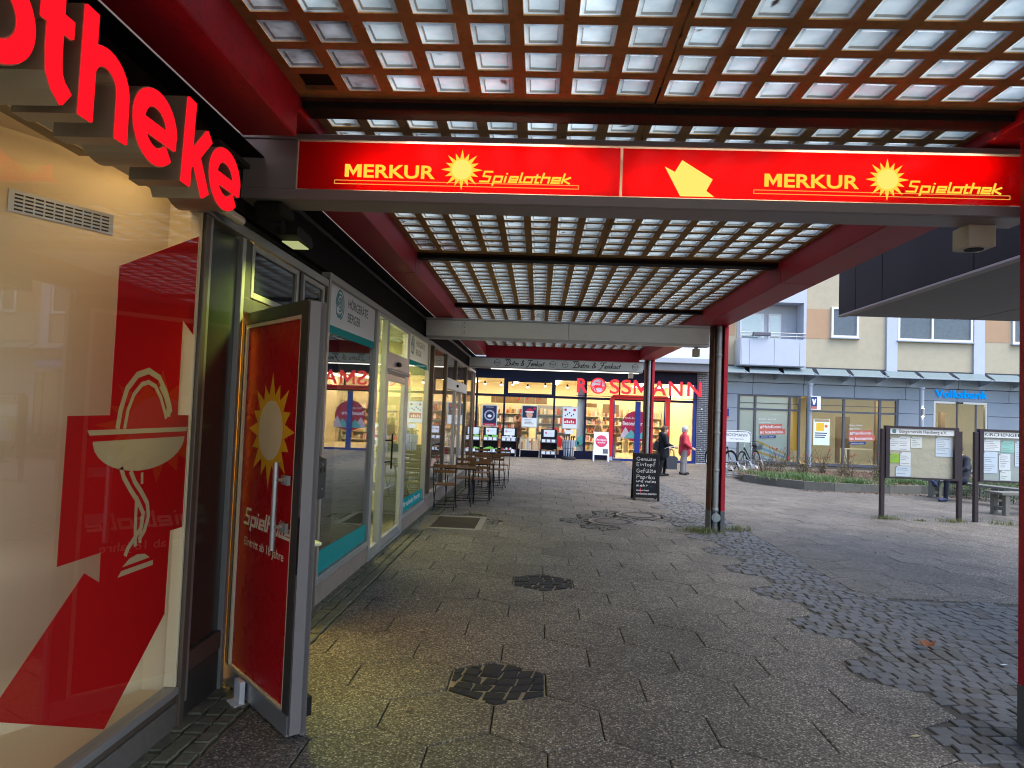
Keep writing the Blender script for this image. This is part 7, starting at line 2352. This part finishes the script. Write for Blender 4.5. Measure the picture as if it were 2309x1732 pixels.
def shopper(lab, X, Y, rz, coat, hgt=1.68, hat=False, trousers=None):
    root = thing('person', lab, 'person', (X, Y, 0))
    k = hgt / 1.68
    p = []
    for s, dx in ((-1, .05), (1, -.05)):
        p += [('c', (s * .09, 0, .82 * k), (s * .09, dx, .45 * k), .085, .065, 2), ('c', (s * .09, dx, .45 * k), (s * .09, dx, .09), .062, .046, 2), ('c', (s * .09, dx - .06, .045), (s * .095, dx + .12, .035), .044, .034, 3)]
    p += [('c', (0, 0, .74 * k), (0, 0, 1.1 * k), .175, .17, 1), ('c', (0, 0, 1.1 * k), (0, 0, 1.28 * k), .17, .15, 1), ('c', (-.13, 0, 1.37 * k), (.13, 0, 1.37 * k), .07, .07, 1), ('c', (0, 0, 1.38 * k), (0, .01, 1.48 * k), .06, .055, 0)]
    for s in (1, -1):
        el, wr = (s * .26, .03, 1.10 * k), (s * .12, .27, 1.08 * k)
        p += [('c', (s * .18, 0, 1.35 * k), el, .07, .058, 1), ('c', el, wr, .056, .044, 1)]
        hand(p, wr, (-s * .3, 1, .1), (0, 0, 1), 0)
    hp, P = head_parts((0, .02, 1.57 * k), .98, 0); p += hp
    o = link('body', sdf_mesh('body', p, .0125, [M_skin, coat, trousers or M_trou_blk, M_shoe], .03, .0014), root); o.matrix_parent_inverse = Matrix()
    hr = [('e', P(-.02, 0, .04), (.09, .095, .095), 0), ('e', P(-.05, 0, -.02), (.062, .075, .075), 0)]
    o = link('cap' if hat else 'hair', sdf_mesh('hair', hr, .012, [M_beige if hat else M_hair_b], .02, .002), root); o.matrix_parent_inverse = Matrix()
    root.rotation_euler = (0, 0, rz)


shopper('person in a brown jacket and beige cap inside the drugstore behind the street board', 2.62, 29.9, rad(-100), M_brown, 1.66, True, M_beige)
shopper('person in a long brown quilted coat just inside the red entrance', 3.30, 30.2, rad(170), M_brown, 1.62, False, M_trou_gry)
shopper('dark haired person in a brown coat at the left shelves of the drugstore', -.90, 30.4, rad(-60), mat('umber_coat', (.10, .05, .03), .7), 1.7)


def sitter():
    root = thing('person', 'person in dark clothes and blue shoes sitting on the bench behind the board', 'person', (10.45, 17.35, 0))
    p = []
    # faces +Y in its own frame; turned to face -X
    for s in (-1, 1):
        hip, kn = (s * .10, .02, .53), (s * .12, .46, .55 if s < 0 else .60)
        an = (s * .12, .48, .12) if s < 0 else (-.06, .72, .42)
        p += [('c', hip, kn, .090, .068, 2), ('c', kn, an, .064, .048, 2)]
        toe = (s * .12, .64, .045) if s < 0 else (-.12, .84, .50)
        p += [('c', (an[0], an[1] - .02, an[2] - .065 if s < 0 else an[2] - .03), toe, .045, .036, 3)]
    p += [('c', (0, -.02, .56), (0, -.10, .85), .165, .155, 1), ('c', (0, -.10, .85), (0, -.06, 1.02), .155, .14, 1), ('c', (-.13, -.05, 1.06), (.13, -.05, 1.06), .068, .068, 1), ('c', (0, -.02, 1.10), (0, .03, 1.18), .058, .055, 0)]
    for s in (1, -1):
        el, wr = (s * .25, .05, .82), (s * .12, .28, .72)
        p += [('c', (s * .17, -.05, 1.05), el, .066, .056, 1), ('c', el, wr, .054, .042, 1)]
        hand(p, wr, (-s * .3, 1, -.1), (0, 0, 1), 0)
    hp, P = head_parts((0, .06, 1.27), .98, 0); p += hp
    o = link('body', sdf_mesh('body', p, .0125, [M_skin, mat('slate_jacket', (.035, .04, .05), .7), mat('navy_jeans', (.018, .022, .035), .8), mat('blue_trainer', (.02, .035, .10), .5)], .03, .001), root); o.matrix_parent_inverse = Matrix()
    hr = [('e', P(-.02, 0, .04), (.09, .095, .095), 0)]
    o = link('hair', sdf_mesh('hair', hr, .012, [M_hair_b], .02, .002), root); o.matrix_parent_inverse = Matrix()
    root.rotation_euler = (0, 0, rad(98))


sitter()
